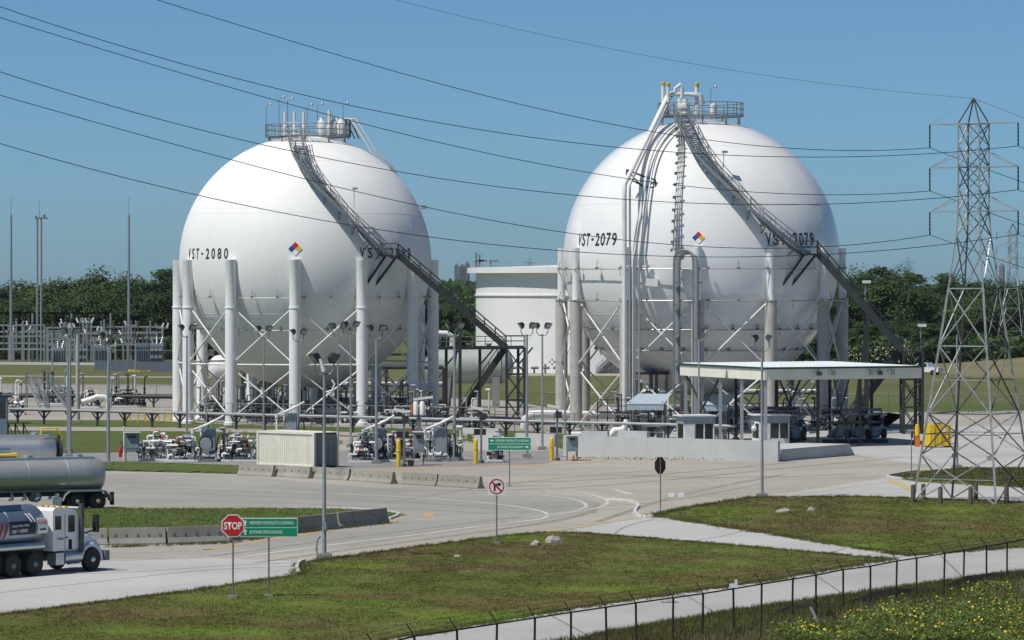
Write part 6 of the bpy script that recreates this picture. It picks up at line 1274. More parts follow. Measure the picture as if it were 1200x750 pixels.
# stair crossing and pipework at far left
b = G(44, 482); root = thing('crossover_stairs', 'grey galvanised crossover stairs above pipes at far left', 'staircase', b); zt = 3.1
mb = MB(b); mb.box(b+Vector((0, 0, zt)), (2.4, 1.4, .12)); mb.build('platform', MT['galv'], root)
stair(root, [b+Vector((1.2, 0, zt)), b+Vector((3.4, 0, .1))], 1.1, MT['galv'], org=b); stair(root, [b+Vector((-.6, -.4, zt*.9)), b+Vector((-.2, -1.2, zt*.9)), b+Vector((1.0, -2.4, .2))], 1.0, MT['galv'], org=b)
mb = MB(b)
for sx in (-1.15, 1.15):
    for sy in (-.65, .65): mb.bar(b+Vector((sx, sy, 0)), b+Vector((sx, sy, zt+1.1)), .10)
for sy in (-.65, .65):
    for h in (.55, 1.1): mb.bar(b+Vector((-1.15, sy, zt+h)), b+Vector((1.15, sy, zt+h)), .06)
mb.build('frame', MT['galvd'], root)
sk = [(12, 486, 3.2, 31, 'tangled white valve skid at the left edge behind the tankers'), (105, 478, 2.4, 32, 'small pipe skid on the far-left gravel'), (300, 493, 4.5, 33, 'valve skid in shade under the left sphere, left part'), (375, 494, 4.5, 34, 'valve skid in shade under the middle of the left sphere'), (440, 495, 4.5, 35, 'valve skid in shade under the right part of the left sphere'),
      (500, 497, 4.0, 36, 'valve skid right of the left sphere'), (770, 504, 4.5, 37, 'valve skid in shade under the right sphere, left part'), (850, 505, 4.0, 38, 'valve skid in shade under the right sphere, right part'), (560, 505, 3.0, 39, 'piping skid beside the foot of the left stair tower'), (925, 508, 3.5, 40, 'valve skid behind the canopy')]
sk += [(325, 489, 5, 51, 'tall dark valve skid at the back left under the left sphere'), (400, 490, 5, 52, 'tall dark valve skid at the back right under the left sphere'), (460, 489, 5, 53, 'dark manifold right of the shaded columns'), (345, 497, 4, 54, 'piping skid before the column under the left hazard diamond'), (415, 498, 4, 55, 'piping skid beside the brightest right column of the left sphere'), (470, 499, 4, 56, 'piping skid between the shaded columns'),
       (800, 508, 4, 57, 'piping skid behind the left booth'), (745, 509, 4, 58, 'piping skid at the foot of the white down-pipes'), (890, 506, 5, 59, 'dark manifold under the right edge of the right sphere'), (975, 507, 4, 60, 'dark piping skid at the foot of the right stairs'), (250, 492, 3, 61, 'piping skid between the leftmost columns'), (150, 477, 4, 62, 'low pipe manifold on the gravel left of the left sphere'), (65, 474, 4, 63, 'pipe manifold behind the crossover stairs')]
for px, py, w, sd_, lab in sk: meter_skid(px, py, lab, w, sd_, 2.9, sd_ > 32, 'valve skids under the spheres', 'valve skid')
for a_, c_, z_, lab in (((395, 498), (500, 499), 2.1, 'dark guard rail walkway under the right half of the left sphere'), ((290, 496), (345, 497), 1.6, 'dark guard rail under the left half of the left sphere'), ((700, 509), (760, 510), 2.0, 'dark guard rail at the down-pipes of the right sphere')):
    a, c = G(*a_), G(*c_); root = thing('guard_walkway', lab, 'walkway', a, 0, 'guard rails under the spheres'); u = Vector((0, 0, 1))
    mb = MB(a); mb.bar(a+u*z_, c+u*z_, 1.0, .12); mb.build('deck', MT['dark'], root)
    for k in range(6): p = a.lerp(c, k/5); mb = MB(a); mb.bar(p, p+u*(z_+1.1), .09); mb.build('post', MT['dark'], root)
    for h in (.55, 1.1): mb = MB(a); mb.bar(a+u*(z_+h), c+u*(z_+h), .07); mb.build('rail', MT['dark'], root)
# outlet nozzles under each sphere
for S, lab in ((SL, 'left'), (SR, 'right')):
    C, Rr = S['C'], S['R']; zb = C.z-Rr
    for dx, dy, r, m in ((0, 0, .4, 'white'), (1.6, -.8, .25, 'galvd'), (-1.8, .4, .2, 'white')):
        q = Vector((C.x+dx, C.y+dy, zb+.3)); mb = MB(S['base']); mb.tube([q, Vector((q.x, q.y, 1.5)), Vector((q.x+.3, q.y-.1, 1.1)), Vector((q.x+1.2, q.y-.6, 1.0)), Vector((q.x+4+dx, q.y-6, 1.0)), Vector((q.x+4.4+dx, q.y-7, .9)), Vector((q.x+4.4+dx, q.y-7, 0))], r, 10); mb.build('outlet_pipe', MT[m], S['root'], smooth=60)
# frame and ladder platform under the right sphere
b = G(763, 506); root = thing('valve_platform', 'dark valve platform frame under the right sphere', 'platform', b); mb = MB(); mb.box((0, 0, 5.3), (3.3, 2, .18)); mb.build('deck', MT['dark'], root)
for x in (-1.1, 1.4):
    for y in (-.9, .9): mb = MB(); mb.bar((x, y, 0), (x, y, 5.2), .22); mb.build('post', MT['galvd'], root)
mb = MB(); mb.tube([(0, 0, 1), (0, 0, 5.6), (.15, 0, 6.1), (.6, 0, 6.4)], .18, 10); mb.tube([(.5, .2, 1), (.5, .2, 5.4), (.6, .2, 6.0)], .14, 10); mb.build('riser_pipe', MT['galvd'], root, smooth=60)
for i, (px, py, h, lab) in enumerate(((393, 497, 4.1, 'white'), (497, 500, 4.4, 'pale'))):
    pass
b = G(398, 520, .02)
# tall white pair of filter cylinders before the shaded columns
b = G(491, 516, .02); root = thing('filter_pair', 'pair of white filter cylinders on a post before the shaded columns', 'filter', b)
for x in (-.28, .28): mb = MB(); mb.lathe([(.08, 2.1), (.22, 2.2), (.22, 3.2), (.1, 3.35)], (x, 0, 0), 14); mb.build('cylinder', MT['white'], root, smooth=40)
mb = MB(); mb.box((0, .1, 1.2), (.4, .2, 2.4)); mb.build('stand', MT['galvd'], root); mb = MB(); mb.bar((-.5, 0, 3.5), (1.2, 0, 3.7), .2); mb.build('light_bar', MT['white'], root); mb = MB(); mb.box((-.6, 0, 2.7), (.25, .2, .7)); mb.build('red_panel', MT['orange'], root)
# yellow equipment by the leftmost columns
for i, (px, lab) in enumerate(((148, 'yellow steel guard frame, leftmost before the pipe rack'), (166, 'yellow guard post at the pipe rack'), (182, 'yellow guard post nearer the sphere columns'), (197, 'yellow valve guard beside the leftmost sphere column'))):
    b = G(px, 494, .02); mb = MB(); mb.bar((-.35, 0, 0), (-.35, 0, 1.1), .16); mb.bar((.35, 0, 0), (.35, 0, 1.1 if i != 1 else .9), .16); mb.bar((-.43, 0, 1.05), (.43, 0, 1.05), .14); mb.bar((-.35, 0, .55), (.35, 0, .55), .1); o = mb.build('pipe_guard', MT['yellow']); o.location = b; tag(o, lab, 'guard', 'yellow guards left of the sphere')

t1.scale = (1.08,)*3; tr1.scale = (1.08,)*3
# ================================================================ substation
def sp(px, py=424): return G(px, py)
def mast(px, by, ty, spike, label, pair=False):
    b = sp(px, by); zt = P(px, ty, b.y).z; zs = P(px, spike, b.y).z; root = thing('lightning_mast', label, 'mast', b, 0, 'lightning masts of the substation')
    for x in ((-.35, .35) if pair else (0,)): mb = MB(); mb.lathe([(.30 if not pair else .2, 0), (.17, zt)], (x, 0, 0), 8); mb.build('shaft', MT['galv'], root, smooth=50)
    mb = MB(); mb.lathe([(.05, zt), (.03, zs)], n=6); mb.build('spike', MT['galvd'], root)
    if pair: mb = MB(); mb.box((.4, 0, zt-.1), (2.2, .4, .25)); mb.box((.9, 0, zt+.3), (.4, .3, .5)); mb.box((-.6, 0, zt+.2), (.3, .3, .3)); mb.build('lamp_bar', MT['galvd'], root)
mast(13, 424, 252, 231, 'single lightning mast at the far left of the substation'); mast(46, 424, 255, 234, 'double lightning mast with lamps on top', True); mast(151, 424, 252, 231, 'lightning mast at the right end of the substation')
def gantry(x0, x1, ty, label, lev=(0,), by=424, dy=0):
    a, b_ = sp(x0, by), sp(x1, by); a.y += dy; b_.y += dy; z = P(x0, ty, a.y).z; root = thing('busbar_gantry', label, 'gantry', a, 0, 'busbar gantries of the substation')
    n = max(1, int((b_.x-a.x)/6))
    for k in range(n+1):
        p = a.lerp(b_, k/n); mb = MB(a); mb.bar(p, p+Vector((0, 0, z)), .30); mb.build('post', MT['galv'], root)
    for l in (0,)+tuple(lev):
        mb = MB(a); mb.bar(a+Vector((0, 0, z-l)), b_+Vector((0, 0, z-l)), .24, .3); bm_ = mb.build('beam', MT['galv'], root)
        for k in range(int((b_.x-a.x)/2.2)):
            p = a+Vector((1+k*2.2, 0, z-l)); mb = MB(a); mb.lathe([((.12 if q_ % 2 else .22), .15*q_) for q_ in range(8)], p, 7); mb.build('insulator', MT['galvd'] if k % 2 else MT['wood'], bm_)
gantry(-2, 52, 381, 'grey busbar gantry left of the double mast', (1.2, 2.0, 3.2, 4.2)); gantry(55, 93, 384, 'grey busbar gantry right of the double mast', (1.0, 2.0, 3.0, 4.0)); gantry(18, 80, 388, 'second grey busbar gantry behind the double mast', (.9, 2.2), dy=12); gantry(60, 128, 391, 'lower busbar gantry in the middle of the substation', (1.0, 2.0), dy=-5); gantry(125, 186, 390, 'lower busbar gantry right of the tall switch stand', (1.0, 2.1), dy=-4); gantry(92, 186, 383, 'long high busbar gantry behind the transformers', (1.0, 2.0), dy=8); gantry(-20, 120, 367, 'thin high bus line above the substation', dy=14); gantry(109, 124, 374, 'tall two-legged switch stand', dy=-3)
for i, (x0, x1, ty, lab) in enumerate(((60, 76, 407, 'leftmost grey transformer with radiator fins'), (86, 103, 403, 'second grey transformer right of the double mast'), (108, 128, 404, 'middle grey transformer beside the mast'), (160, 175, 402, 'fourth grey transformer before the wood'), (176, 192, 402, 'rightmost dark transformer with cooling fans'))):
    a, b_ = sp(x0, 425), sp(x1, 425); z = P(x0, ty, a.y).z; c = (a+b_)/2; root = thing('transformer', lab, 'transformer', c, 0, 'transformers of the substation'); w = b_.x-a.x
    mb = MB(); mb.box((0, 0, z/2), (w, 2, z)); mb.build('tank', MT['bluegrey'] if i % 2 else MT['grey'], root)
    for k in range(6): mb = MB(); mb.box((-w*.45+w*.9*k/5, -1.2, z*.5), (.1, .5, z*.75)); mb.build('radiator_fin', MT['bluegrey'], root)
    for k in range(3): mb = MB(); mb.lathe([((.13 if q_ % 2 else .24), .16*q_) for q_ in range(9)], (-w*.3+w*.3*k, 0, z), 8, (.3*(k-1), 0, 1)); mb.build('bushing', MT['wood'] if i % 2 else MT['galv'], root)
    if i in (1, 4):
        for k in range(6): mb = MB(); mb.lathe([(.32, 0), (.32, .15), (.1, .16)], (-w*.3+w*.3*(k % 3), -1.5, z*.3+1.3*(k//3)), 12, (0, -1, 0)); mb.build('fan', MT['galv'], root)
rs = random.Random(21)
for k in range(26):
    px = rs.uniform(2, 198); b = sp(px, rs.uniform(422, 427)); h = rs.uniform(3, 7.2); o_ = thing('switch_stand', 'thin grey switch stand with insulators in the substation, %s from left' % (ORD[k] if k < 12 else ['thirteenth', 'fourteenth', 'fifteenth', 'sixteenth', 'seventeenth', 'eighteenth', 'nineteenth', 'twentieth', 'twenty-first', 'twenty-second', 'twenty-third', 'twenty-fourth', 'twenty-fifth', 'twenty-sixth'][k-12]), 'switch stand', b, 0, 'switch stands of the substation'); o_['_x'] = px
    mb = MB(); mb.bar((0, 0, 0), (0, 0, h), .28); mb.build('post', MT['galv'], o_); mb = MB(); mb.bar((-1.1, 0, h), (1.1, 0, h), .24); mb.build('cross_bar', MT['galv'], o_)
    for x in (-.9, 0, .9): mb = MB(); mb.lathe([((.12 if q_ % 2 else .22), .14*q_) for q_ in range(7)], (x, 0, h+.1), 7, (rs.uniform(-.5, .5), 0, 1)); mb.build('insulator', MT[rs.choice(('wood', 'galvd', 'white', 'galv'))], o_)
ss = sorted([o for o in COL.objects if o.name.startswith('switch_stand')], key=lambda o: o['_x'])
words = ORD+['thirteenth', 'fourteenth', 'fifteenth', 'sixteenth', 'seventeenth', 'eighteenth', 'nineteenth', 'twentieth', 'twenty-first', 'twenty-second', 'twenty-third', 'twenty-fourth', 'twenty-fifth', 'twenty-sixth']
for o, w in zip(ss, words): o['label'] = 'thin grey switch stand with insulators in the substation, %s from the left' % w; del o['_x']
wall([G(112, 434), G(212, 436.5)], 1.55, .4, 'slate blue retaining wall below the substation', 'slate', 'retaining_wall'); wall([G(-30, 427), G(112, 428)], .45, .4, 'low pale kerb wall along the substation', 'wallc', 'retaining_wall')
fence(sp(-30, 426), sp(205, 427), 2.4, 16, 'grey chain-link fence round the substation')
# ================================================================ trees
def crown_mesh(seed, h, w, nleaf=10000, size=.40):
    r = np.random.default_rng(seed); nb = 64; cl = []
    while len(cl) < nb:
        p = r.uniform(-1, 1, 3)
        if np.linalg.norm(p) < 1: p[2] = p[2]; cl.append(p*np.array([w/2*.82, w/2*.82, h/2*.85])+np.array([0, 0, h/2]))
    cl = np.array(cl); rad = r.uniform(.07, .19, nb)*w; k = r.integers(0, nb, nleaf)
    d = r.normal(size=(nleaf, 3)); d /= np.linalg.norm(d, axis=1)[:, None]; d[:, 2] = np.abs(d[:, 2])*np.where(r.random(nleaf) < .8, 1, -.7)
    c = cl[k]+d*(rad[k]*r.uniform(.55, 1.3, nleaf))[:, None]*np.array([1, 1, .85])
    nrm = d+np.array([0, 0, .5])+r.normal(scale=.6, size=(nleaf, 3)); nrm /= np.linalg.norm(nrm, axis=1)[:, None]
    a = np.cross(nrm, r.normal(size=(nleaf, 3))); a /= np.linalg.norm(a, axis=1)[:, None]; b_ = np.cross(nrm, a); s = r.uniform(.6, 1.25, nleaf)[:, None]*size
    q = np.stack([c+a*s*.62, c+b_*s*.4, c-a*s*.62, c-b_*s*.4], 1).reshape(-1, 3); return q
protos = []
for i, (h, w) in enumerate(((14, 11), (16, 12), (12, 12.5), (17, 10.5), (10, 9))):
    root = thing('broadleaf_tree', 'x', 'tree'); fast_mesh('crown', crown_mesh(50+i, h, w)+np.array([0, 0, 2.2]), 4, MT['leaf'], root)
    mb = MB(); r = random.Random(i); mb.tube([(0, 0, -.2), (.1, 0, h*.25), (.2, .1, h*.5), (.1, .2, h*.75)], .38, 8, True, .10)
    for k in range(6): a = k*1.05+r.uniform(0, .5); z0 = h*(.2+.08*k); mb.tube([(.1, 0, z0), (math.cos(a)*w*.18, math.sin(a)*w*.18, z0+h*.12), (math.cos(a)*w*.34, math.sin(a)*w*.34, z0+h*.2)], .16, 6, True, .04)
    mb.build('trunk', MT['bark'], root, smooth=60); protos.append((root, h+2.2+.6, w))
used = [False]*5; TR = random.Random(77)
def tree(px, ty, Y, label, group, k=None, zg=0.0, wx=1.0):
    k = TR.randrange(4) if k is None else k; root, h, w = protos[k]
    if used[k]: root = copy_tree(root)
    used[k] = True; b = P(px, ty, Y); s_ = (b.z-zg)/h; root.location = (b.x, Y, zg); root.rotation_euler = (0, 0, TR.uniform(0, 6.28)); root.scale = (s_*wx, s_*wx, s_); tag(root, label, 'tree', group)
def outline(px, tab):
    for (x0, y0), (x1, y1) in zip(tab, tab[1:]):
        if x0 <= px <= x1: return y0+(y1-y0)*(px-x0)/(x1-x0)
    return tab[-1][1]
left_line = [(-60, 322), (0, 323), (20, 323), (50, 322), (75, 318), (92, 322), (100, 311), (120, 307), (150, 312), (172, 318), (183, 306), (200, 300), (215, 296), (250, 294), (330, 300), (420, 310), (520, 326), (560, 330)]
right_line = [(930, 318), (985, 322), (1000, 312), (1020, 303), (1045, 300), (1065, 306), (1085, 312), (1100, 311), (1125, 318), (1150, 325), (1200, 322), (1280, 318)]
NUM = ['first', 'second', 'third', 'fourth', 'fifth', 'sixth', 'seventh', 'eighth', 'ninth', 'tenth', 'eleventh', 'twelfth', 'thirteenth', 'fourteenth', 'fifteenth', 'sixteenth', 'seventeenth', 'eighteenth', 'nineteenth', 'twentieth', 'twenty-first', 'twenty-second', 'twenty-third', 'twenty-fourth', 'twenty-fifth', 'twenty-sixth', 'twenty-seventh', 'twenty-eighth', 'twenty-ninth', 'thirtieth']
def row(xs, line, Y0, dY, what, drop=0., wx=1.0):
    for i, x in enumerate(xs): tree(x, outline(min(max(x, line[0][0]), line[-1][0]), line)+TR.uniform(-1.5, 4)+drop, Y0+TR.uniform(-dY, dY), 'leafy tree, %s from left, %s' % (NUM[i], what), 'trees of the woods', wx=wx)
row(list(np.arange(-25, 330, 24)), left_line, 765, 12, 'back row of the wood behind the substation', 0, 1.15)
row(list(np.arange(-15, 300, 27)), left_line, 738, 8, 'front row of the wood behind the substation', 22, 1.2)
row(list(np.arange(335, 490, 24)), left_line, 770, 12, 'hidden belt behind the left sphere', 0, 1.2)
row(list(np.arange(585, 930, 26)), [(500, 326), (1000, 320)], 820, 12, 'belt behind the white tank and right sphere', 4, 1.2)
row(list(np.arange(495, 575, 15)), left_line, 900, 20, 'in the gap left of the white tank', 0, 1.1)
row(list(np.arange(500, 570, 17)), left_line, 780, 10, 'lower belt left of the white tank', 24, 1.2)
row(list(np.arange(955, 1240, 21)), right_line, 800, 14, 'back row of the right-hand wood', 0, 1.15)
row(list(np.arange(950, 1240, 24)), right_line, 745, 10, 'middle row of the right-hand wood', 22, 1.25)
row(list(np.arange(945, 1110, 20)), [(900, 368), (1300, 362)], 690, 6, 'low flowering belt behind the canopy', 6, 1.5)
for k in range(5):
    if not used[k]:
        for ch in KIDS[protos[k][0].name]: bpy.data.objects.remove(ch)
        bpy.data.objects.remove(protos[k][0])
# undergrowth and the wood's shady depth: one mass
r = np.random.default_rng(5); n = 26000
def mass(n, segs, size, yb, h0, h1, name, m, label, zf=None):
    qs = []
    for (x0, x1, Y0, Y1, hh, k) in segs:
        px = r.uniform(x0, x1, k); Y = r.uniform(Y0, Y1, k); X = (px-600)*Y/FPX; z = r.random(k)**.8*hh*(.7+.3*np.sin(X*.4)*np.sin(Y*.3+X*.13)); c = np.stack([X, Y, z], 1)
        if zf is not None: c[:, 2] += zf
        nr = r.normal(size=(k, 3)); nr[:, 2] = np.abs(nr[:, 2]); nr /= np.linalg.norm(nr, axis=1)[:, None]; a = np.cross(nr, r.normal(size=(k, 3))); a /= np.linalg.norm(a, axis=1)[:, None]; b_ = np.cross(nr, a); s = r.uniform(.6, 1.3, k)[:, None]*size
        qs.append(np.stack([c+a*s, c+b_*s*.6, c-a*s, c-b_*s*.6], 1).reshape(-1, 3))
    o = fast_mesh(name, np.concatenate(qs), 4, m, kind='stuff'); tag(o, label, 'undergrowth')
mass(n, [(-60, 320, 715, 735, 5, 12000), (490, 575, 740, 760, 6, 4000), (930, 1260, 672, 700, 5, 14000), (-60, 330, 775, 820, 13, 9000), (480, 580, 800, 960, 12, 5000), (930, 1260, 805, 850, 13, 9000)], .7, 0, 0, 0, 'undergrowth', MT['leaf'], 'dark green undergrowth along the edge of the woods')
mass(n, [(985, 1075, 664, 676, 4.5, 500)], .16, 0, 0, 0, 'blossom', MT['shrubflower'], 'pale blossom on the shrubs behind the canopy')
# far hazy horizon
tb_ = MB(); x_ = -2500; RR = random.Random(9); vs_ = []
far = fast_mesh('distant_wood', np.zeros((4, 3)), 4, MT['leaf'], kind='stuff'); bpy.data.objects.remove(far)
k = 30000; X = r.uniform(-900, 900, k); Y = r.uniform(2600, 3000, k); z = r.random(k)**.7*(15+5*np.sin(X*.02)*np.sin(X*.047)); c = np.stack([X, Y, z], 1); nr = r.normal(size=(k, 3)); nr /= np.linalg.norm(nr, axis=1)[:, None]; a = np.cross(nr, r.normal(size=(k, 3))); a /= np.linalg.norm(a, axis=1)[:, None]; b_ = np.cross(nr, a); s = 2.2
o = fast_mesh('distant_wood', np.stack([c+a*s, c+b_*s*.6, c-a*s, c-b_*s*.6], 1).reshape(-1, 3), 4, MT['leaf'], kind='stuff'); tag(o, 'distant wood along the horizon', 'wood')
MT['hazebands'] = mat('tower_windows', (.11, .13, .15), .3, var=.05)  # window tone close to the facade, haze fading put into the colour
MT['tower'] = mat('tower_facade', (.15, .17, .19), .6, var=.1, scale=.05)
for i, (px, w, ty, lab) in enumerate(((535, 5, 311, 'leftmost hazy tower block'), (541.5, 5.5, 312, 'middle hazy tower block'), (547.5, 4, 309, 'rightmost and tallest hazy tower block'), (1174, 5, 311, 'hazy tower block beside the distant pylon'))):
    Y = 7000.0; b = P(px, 338, Y); zt = P(px, ty, Y).z; W_ = w*Y/FPX; root = thing('tower_block', lab+' on the far skyline', 'building', Vector((b.x, Y, 0)), R(20*i), 'far skyline towers')
    mb = MB(); mb.box((0, 0, zt/2), (W_, W_, zt)); mb.build('wall', MT['tower'], root); mb = MB(); mb.box((0, 0, zt+1.5), (W_*.5, W_*.5, 4)); mb.build('roof_plant', MT['tower'], root)
    for k in range(8): mb = MB(); mb.box((0, 0, zt*(k+.5)/8), (W_+.4, W_+.4, zt/24)); mb.build('window_band', MT['hazebands'], root)
# ================================================================ grass blades and flowers near the camera
def in_poly(X, Y, poly):
    ins = np.zeros(len(X), bool); n = len(poly)
    for i in range(n):
        (x0, y0), (x1, y1) = poly[i], poly[(i+1) % n]; c = ((y0 > Y) != (y1 > Y)) & (X < (x1-x0)*(Y-y0)/(y1-y0+1e-12)+x0); ins ^= c
    return ins
def blades(name, px, n, h, w, m, label, seed, zb=.05, patch=True, cat='grass'):
    r = np.random.default_rng(seed); poly = [(G(x, y).x, G(x, y).y) for x, y in px]; xs_ = [p[0] for p in poly]; ys_ = [p[1] for p in poly]
    X = r.uniform(max(min(xs_), -34), min(max(xs_), 45), n*3); Y = r.uniform(max(min(ys_), 142), max(ys_), n*3); k = in_poly(X, Y, poly)
    if patch: k &= r.random(len(X)) < .35+.65*(np.sin(X*.9+Y*.33)*np.sin(X*.31-Y*.47+1) > -.25)
    X, Y = X[k][:n], Y[k][:n]; k = len(X); nb = 4
    X = np.repeat(X, nb)+r.normal(scale=.10, size=k*nb); Y = np.repeat(Y, nb)+r.normal(scale=.10, size=k*nb); hh = np.repeat(r.uniform(.45, 1.2, k), nb)*h*r.uniform(.6, 1.1, k*nb); th = r.uniform(0, 2*PI, k*nb); ln = r.uniform(.1, .5, k*nb)*hh
    a = np.stack([np.cos(th)*w, np.sin(th)*w, np.zeros(k*nb)], 1); c = np.stack([X, Y, np.full(k*nb, zb)], 1); t = c+np.stack([-np.sin(th)*ln, np.cos(th)*ln, hh], 1)
    o = fast_mesh(name, np.stack([c-a, c+a, t], 1).reshape(-1, 3), 3, m, kind='stuff'); tag(o, label, cat)
blades('grass_blades', [(352, 673.5), (354, 660), (480, 642.5), (580, 629.5), (640, 624), (690, 625.5), (850, 638.5), (1043, 655.5), (880, 683.5), (700, 708.5), (452, 752), (330, 799), (-60, 800), (0, 721), (230, 692)], 30000, .07, .014, MT['blade'], 'short rough grass of the foreground field', 1)
blades('grass_blades', [(765, 604), (810, 594.5), (880, 583.5), (1000, 582), (1200, 588.5), (1300, 594), (1200, 640.5), (1062, 650.5), (900, 624.5)], 12000, .09, .016, MT['blade'], 'rough grass of the verge below the pylon', 2)
blades('grass_blades', [(700, 745), (870, 716), (1040, 692), (1200, 670.5), (1260, 668), (1260, 760), (600, 760)], 14000, .22, .018, MT['blade'], 'taller grass along the foot of the perimeter fence', 3, patch=False)
blades('grass_blades', [(0, 597.5), (370, 597.5), (440, 599.5), (466, 604), (395, 617), (262, 635), (0, 640)], 8000, .12, .022, MT['weed'], 'green grass of the left traffic island', 4, .09, False)
blades('grass_blades', [(1040, 558.8), (1130, 549), (1250, 549), (1250, 574), (1120, 566)], 4000, .16, .026, MT['blade'], 'grass of the island behind the pylon', 5, patch=False)
def tufts(px, n, h, label, seed, spread=.22, m='blade'):
    r = np.random.default_rng(seed); pts = [G(x, y, .05) for x, y in px]; P0 = np.array([tuple(p) for p in pts]); L = np.linalg.norm(np.diff(P0, axis=0), axis=1); c = np.concatenate([[0], np.cumsum(L)]); t = r.uniform(0, c[-1], n)
    t = t[r.random(n) < .35+.65*(np.sin(t*1.7)*np.sin(t*.43+1) > -.1)]; n = len(t); X = np.interp(t, c, P0[:, 0])+r.normal(scale=spread, size=n); Y = np.interp(t, c, P0[:, 1])+r.normal(scale=spread, size=n); nb = 6
    X = np.repeat(X, nb)+r.normal(scale=.06, size=n*nb); Y = np.repeat(Y, nb)+r.normal(scale=.06, size=n*nb); hh = np.repeat(r.uniform(.4, 1.3, n), nb)*h*r.uniform(.6, 1.1, n*nb); th = r.uniform(0, 2*PI, n*nb); ln = r.uniform(.2, .7, n*nb)*hh; w = .014
    a = np.stack([np.cos(th)*w, np.sin(th)*w, np.zeros(n*nb)], 1); b0 = np.stack([X, Y, np.full(n*nb, .03)], 1); tp = b0+np.stack([-np.sin(th)*ln, np.cos(th)*ln, hh], 1)
    tag(fast_mesh('grass_tufts', np.stack([b0-a, b0+a, tp], 1).reshape(-1, 3), 3, MT[m], kind='stuff'), label, 'grass')
tufts([(0, 721), (230, 692), (352, 673.5), (354, 660), (380, 656), (480, 642.5), (580, 629.5), (640, 624), (690, 625.5), (850, 638.5), (1043, 655.5), (880, 683.5), (700, 708.5), (452, 750)], 5200, .16, 'ragged tufts along the edges of the foreground field', 21)
tufts([(765, 604), (810, 594.5), (880, 583.5), (1000, 582), (1200, 588.5)], 1800, .18, 'ragged tufts along the upper edge of the verge', 22); tufts([(765, 604), (900, 625), (1062, 651), (1200, 641)], 2000, .16, 'ragged tufts along the lower edge of the verge', 23)
tufts([(700, 745), (870, 716), (1040, 692), (1200, 670.5)], 2600, .22, 'ragged tufts along the path by the perimeter fence', 24); tufts([(x, 338+(y-338)*13/11.25) for x, y in posts], 900, .45, 'tall weeds growing up the perimeter fence', 25, .12)
tufts([(115, 598), (370, 597.5), (440, 599.5), (466, 604)], 1200, .14, 'tufts along the back edge of the left traffic island', 26, m='weed'); tufts([(130, 641), (262, 636.5), (350, 624), (452, 613)], 900, .16, 'tufts at the foot of the left barrier row', 27)
blades('dry_grass', [(780, 760), (900, 735), (1050, 712), (1150, 692), (1240, 680), (1240, 700), (1050, 735), (900, 760)], 5000, .45, .014, MT['levee'], 'dry brown grass at the top of the flower bank', 31, patch=True)
# yellow flower field: leafy stems and blossoms
r = np.random.default_rng(8); poly = [(G(x, y).x, G(x, y).y) for x, y in ((880, 762), (930, 744), (970, 736), (1010, 728), (1050, 715), (1110, 705), (1150, 694), (1210, 684), (1240, 682), (1240, 762))]
X = r.uniform(5, 24, 60000); Y = r.uniform(143, 175, 60000); k = in_poly(X, Y, poly); X, Y = X[k], Y[k]; den = .25+.75*(np.sin(X*.9+Y*.5)*np.sin(Y*.55-X*.4) > -.2); k = r.random(len(X)) < den; low = (G(1000, 727).y-Y)*.12+.75+.04*(X-12); k2 = r.random(k.sum()) < np.clip(low[k], .25, 1); X, Y = X[k][k2][:4300], Y[k][k2][:4300]
H_ = r.uniform(.18, .5, len(X))*(1+.7*np.sin(X*1.1+Y*.7)*np.sin(Y*.9-X*.6)); nl = 9; cx_ = np.repeat(X, nl)+r.normal(scale=.11, size=len(X)*nl); cy_ = np.repeat(Y, nl)+r.normal(scale=.11, size=len(X)*nl); cz_ = np.repeat(H_, nl)*r.uniform(.1, 1.0, len(X)*nl)+.05; c = np.stack([cx_, cy_, cz_], 1); m_ = len(c)
nr = r.normal(size=(m_, 3)); nr[:, 2] = np.abs(nr[:, 2])+.4; nr /= np.linalg.norm(nr, axis=1)[:, None]; a = np.cross(nr, r.normal(size=(m_, 3))); a /= np.linalg.norm(a, axis=1)[:, None]; b_ = np.cross(nr, a); s = r.uniform(.03, .10, m_)[:, None]
tag(fast_mesh('flower_leaves', np.stack([c+a*s, c+b_*s*.6, c-a*s, c-b_*s*.6], 1).reshape(-1, 3), 4, MT['weed'], kind='stuff'), 'leafy green stems of the yellow flower bank', 'plants')
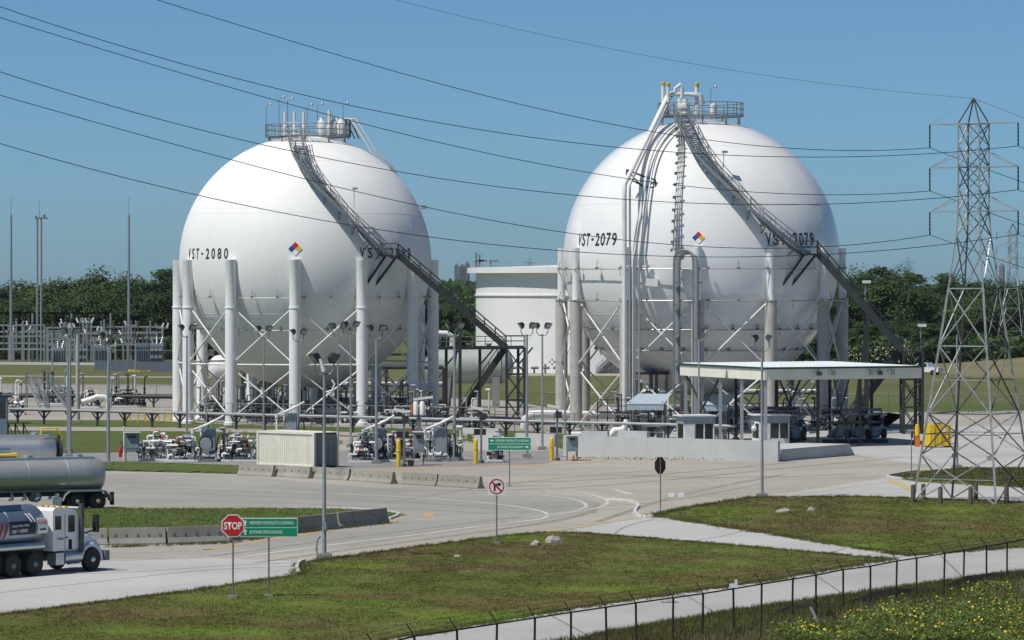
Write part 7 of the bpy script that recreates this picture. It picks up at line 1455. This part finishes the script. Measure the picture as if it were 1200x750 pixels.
sel = r.random(len(X)) < .06+.14*(np.sin(X*.8+Y*.9) > .1); fx, fy, fz = X[sel], Y[sel], H_[sel]+.10; n = len(fx); fs = r.uniform(.016, .050, n)
vs_ = []
for i in range(n):
    tl = Vector((r.normal()*.4, -.5+r.normal()*.3, .8)).normalized(); a_ = tl.orthogonal().normalized(); b2 = tl.cross(a_); c0 = Vector((fx[i], fy[i], fz[i]))
    for q in range(5):
        t = 2*PI*q/5; d1 = a_*math.cos(t)+b2*math.sin(t); d2 = a_*math.cos(t+.55)+b2*math.sin(t+.55); d0 = a_*math.cos(t-.55)+b2*math.sin(t-.55); vs_ += [c0, c0+d0*fs[i]*.7, c0+d1*fs[i]*1.3+tl*.01, c0+d2*fs[i]*.7]
tag(fast_mesh('flower_heads', np.array([tuple(v) for v in vs_]), 4, MT['petal'], kind='stuff'), 'small yellow flower heads over the bank at lower right', 'flowers')
# scattered weeds along the wall foot and yellow patch by the substation wall
mass(0, [(668, 905, 296, 299, .3, 350)], .07, 0, 0, 0, 'wall_weeds', MT['weed'], 'small weeds at the foot of the concrete wall')
mass(0, [(150, 212, 612, 619, .25, 1200)], .12, 0, 0, 0, 'yellow_blooms', MT['petal'], 'streak of yellow blooms below the slate wall')
mass(0, [(500, 560, 330, 336, .7, 600), (560, 620, 322, 328, .8, 700)], .12, 0, 0, 0, 'yard_weeds', MT['weed'], 'green weeds between the loading islands')

# ================================================================ air
hm = bpy.data.materials.new('haze_air'); hm.use_nodes = True; ht = hm.node_tree; ht.nodes.clear(); ho = ht.nodes.new('ShaderNodeOutputMaterial'); hv = ht.nodes.new('ShaderNodeVolumePrincipled')
hv.inputs['Color'].default_value = (.86, .93, 1, 1); hv.inputs['Density'].default_value = 3.5e-5; hv.inputs['Anisotropy'].default_value = .3; ht.links.new(hv.outputs[0], ho.inputs['Volume'])
mb = MB(); mb.box((0, 4420, 75), (8100, 9100, 160)); hz_ = mb.build('haze', hm, kind='stuff'); tag(hz_, 'thin pale haze over the whole site', 'haze')
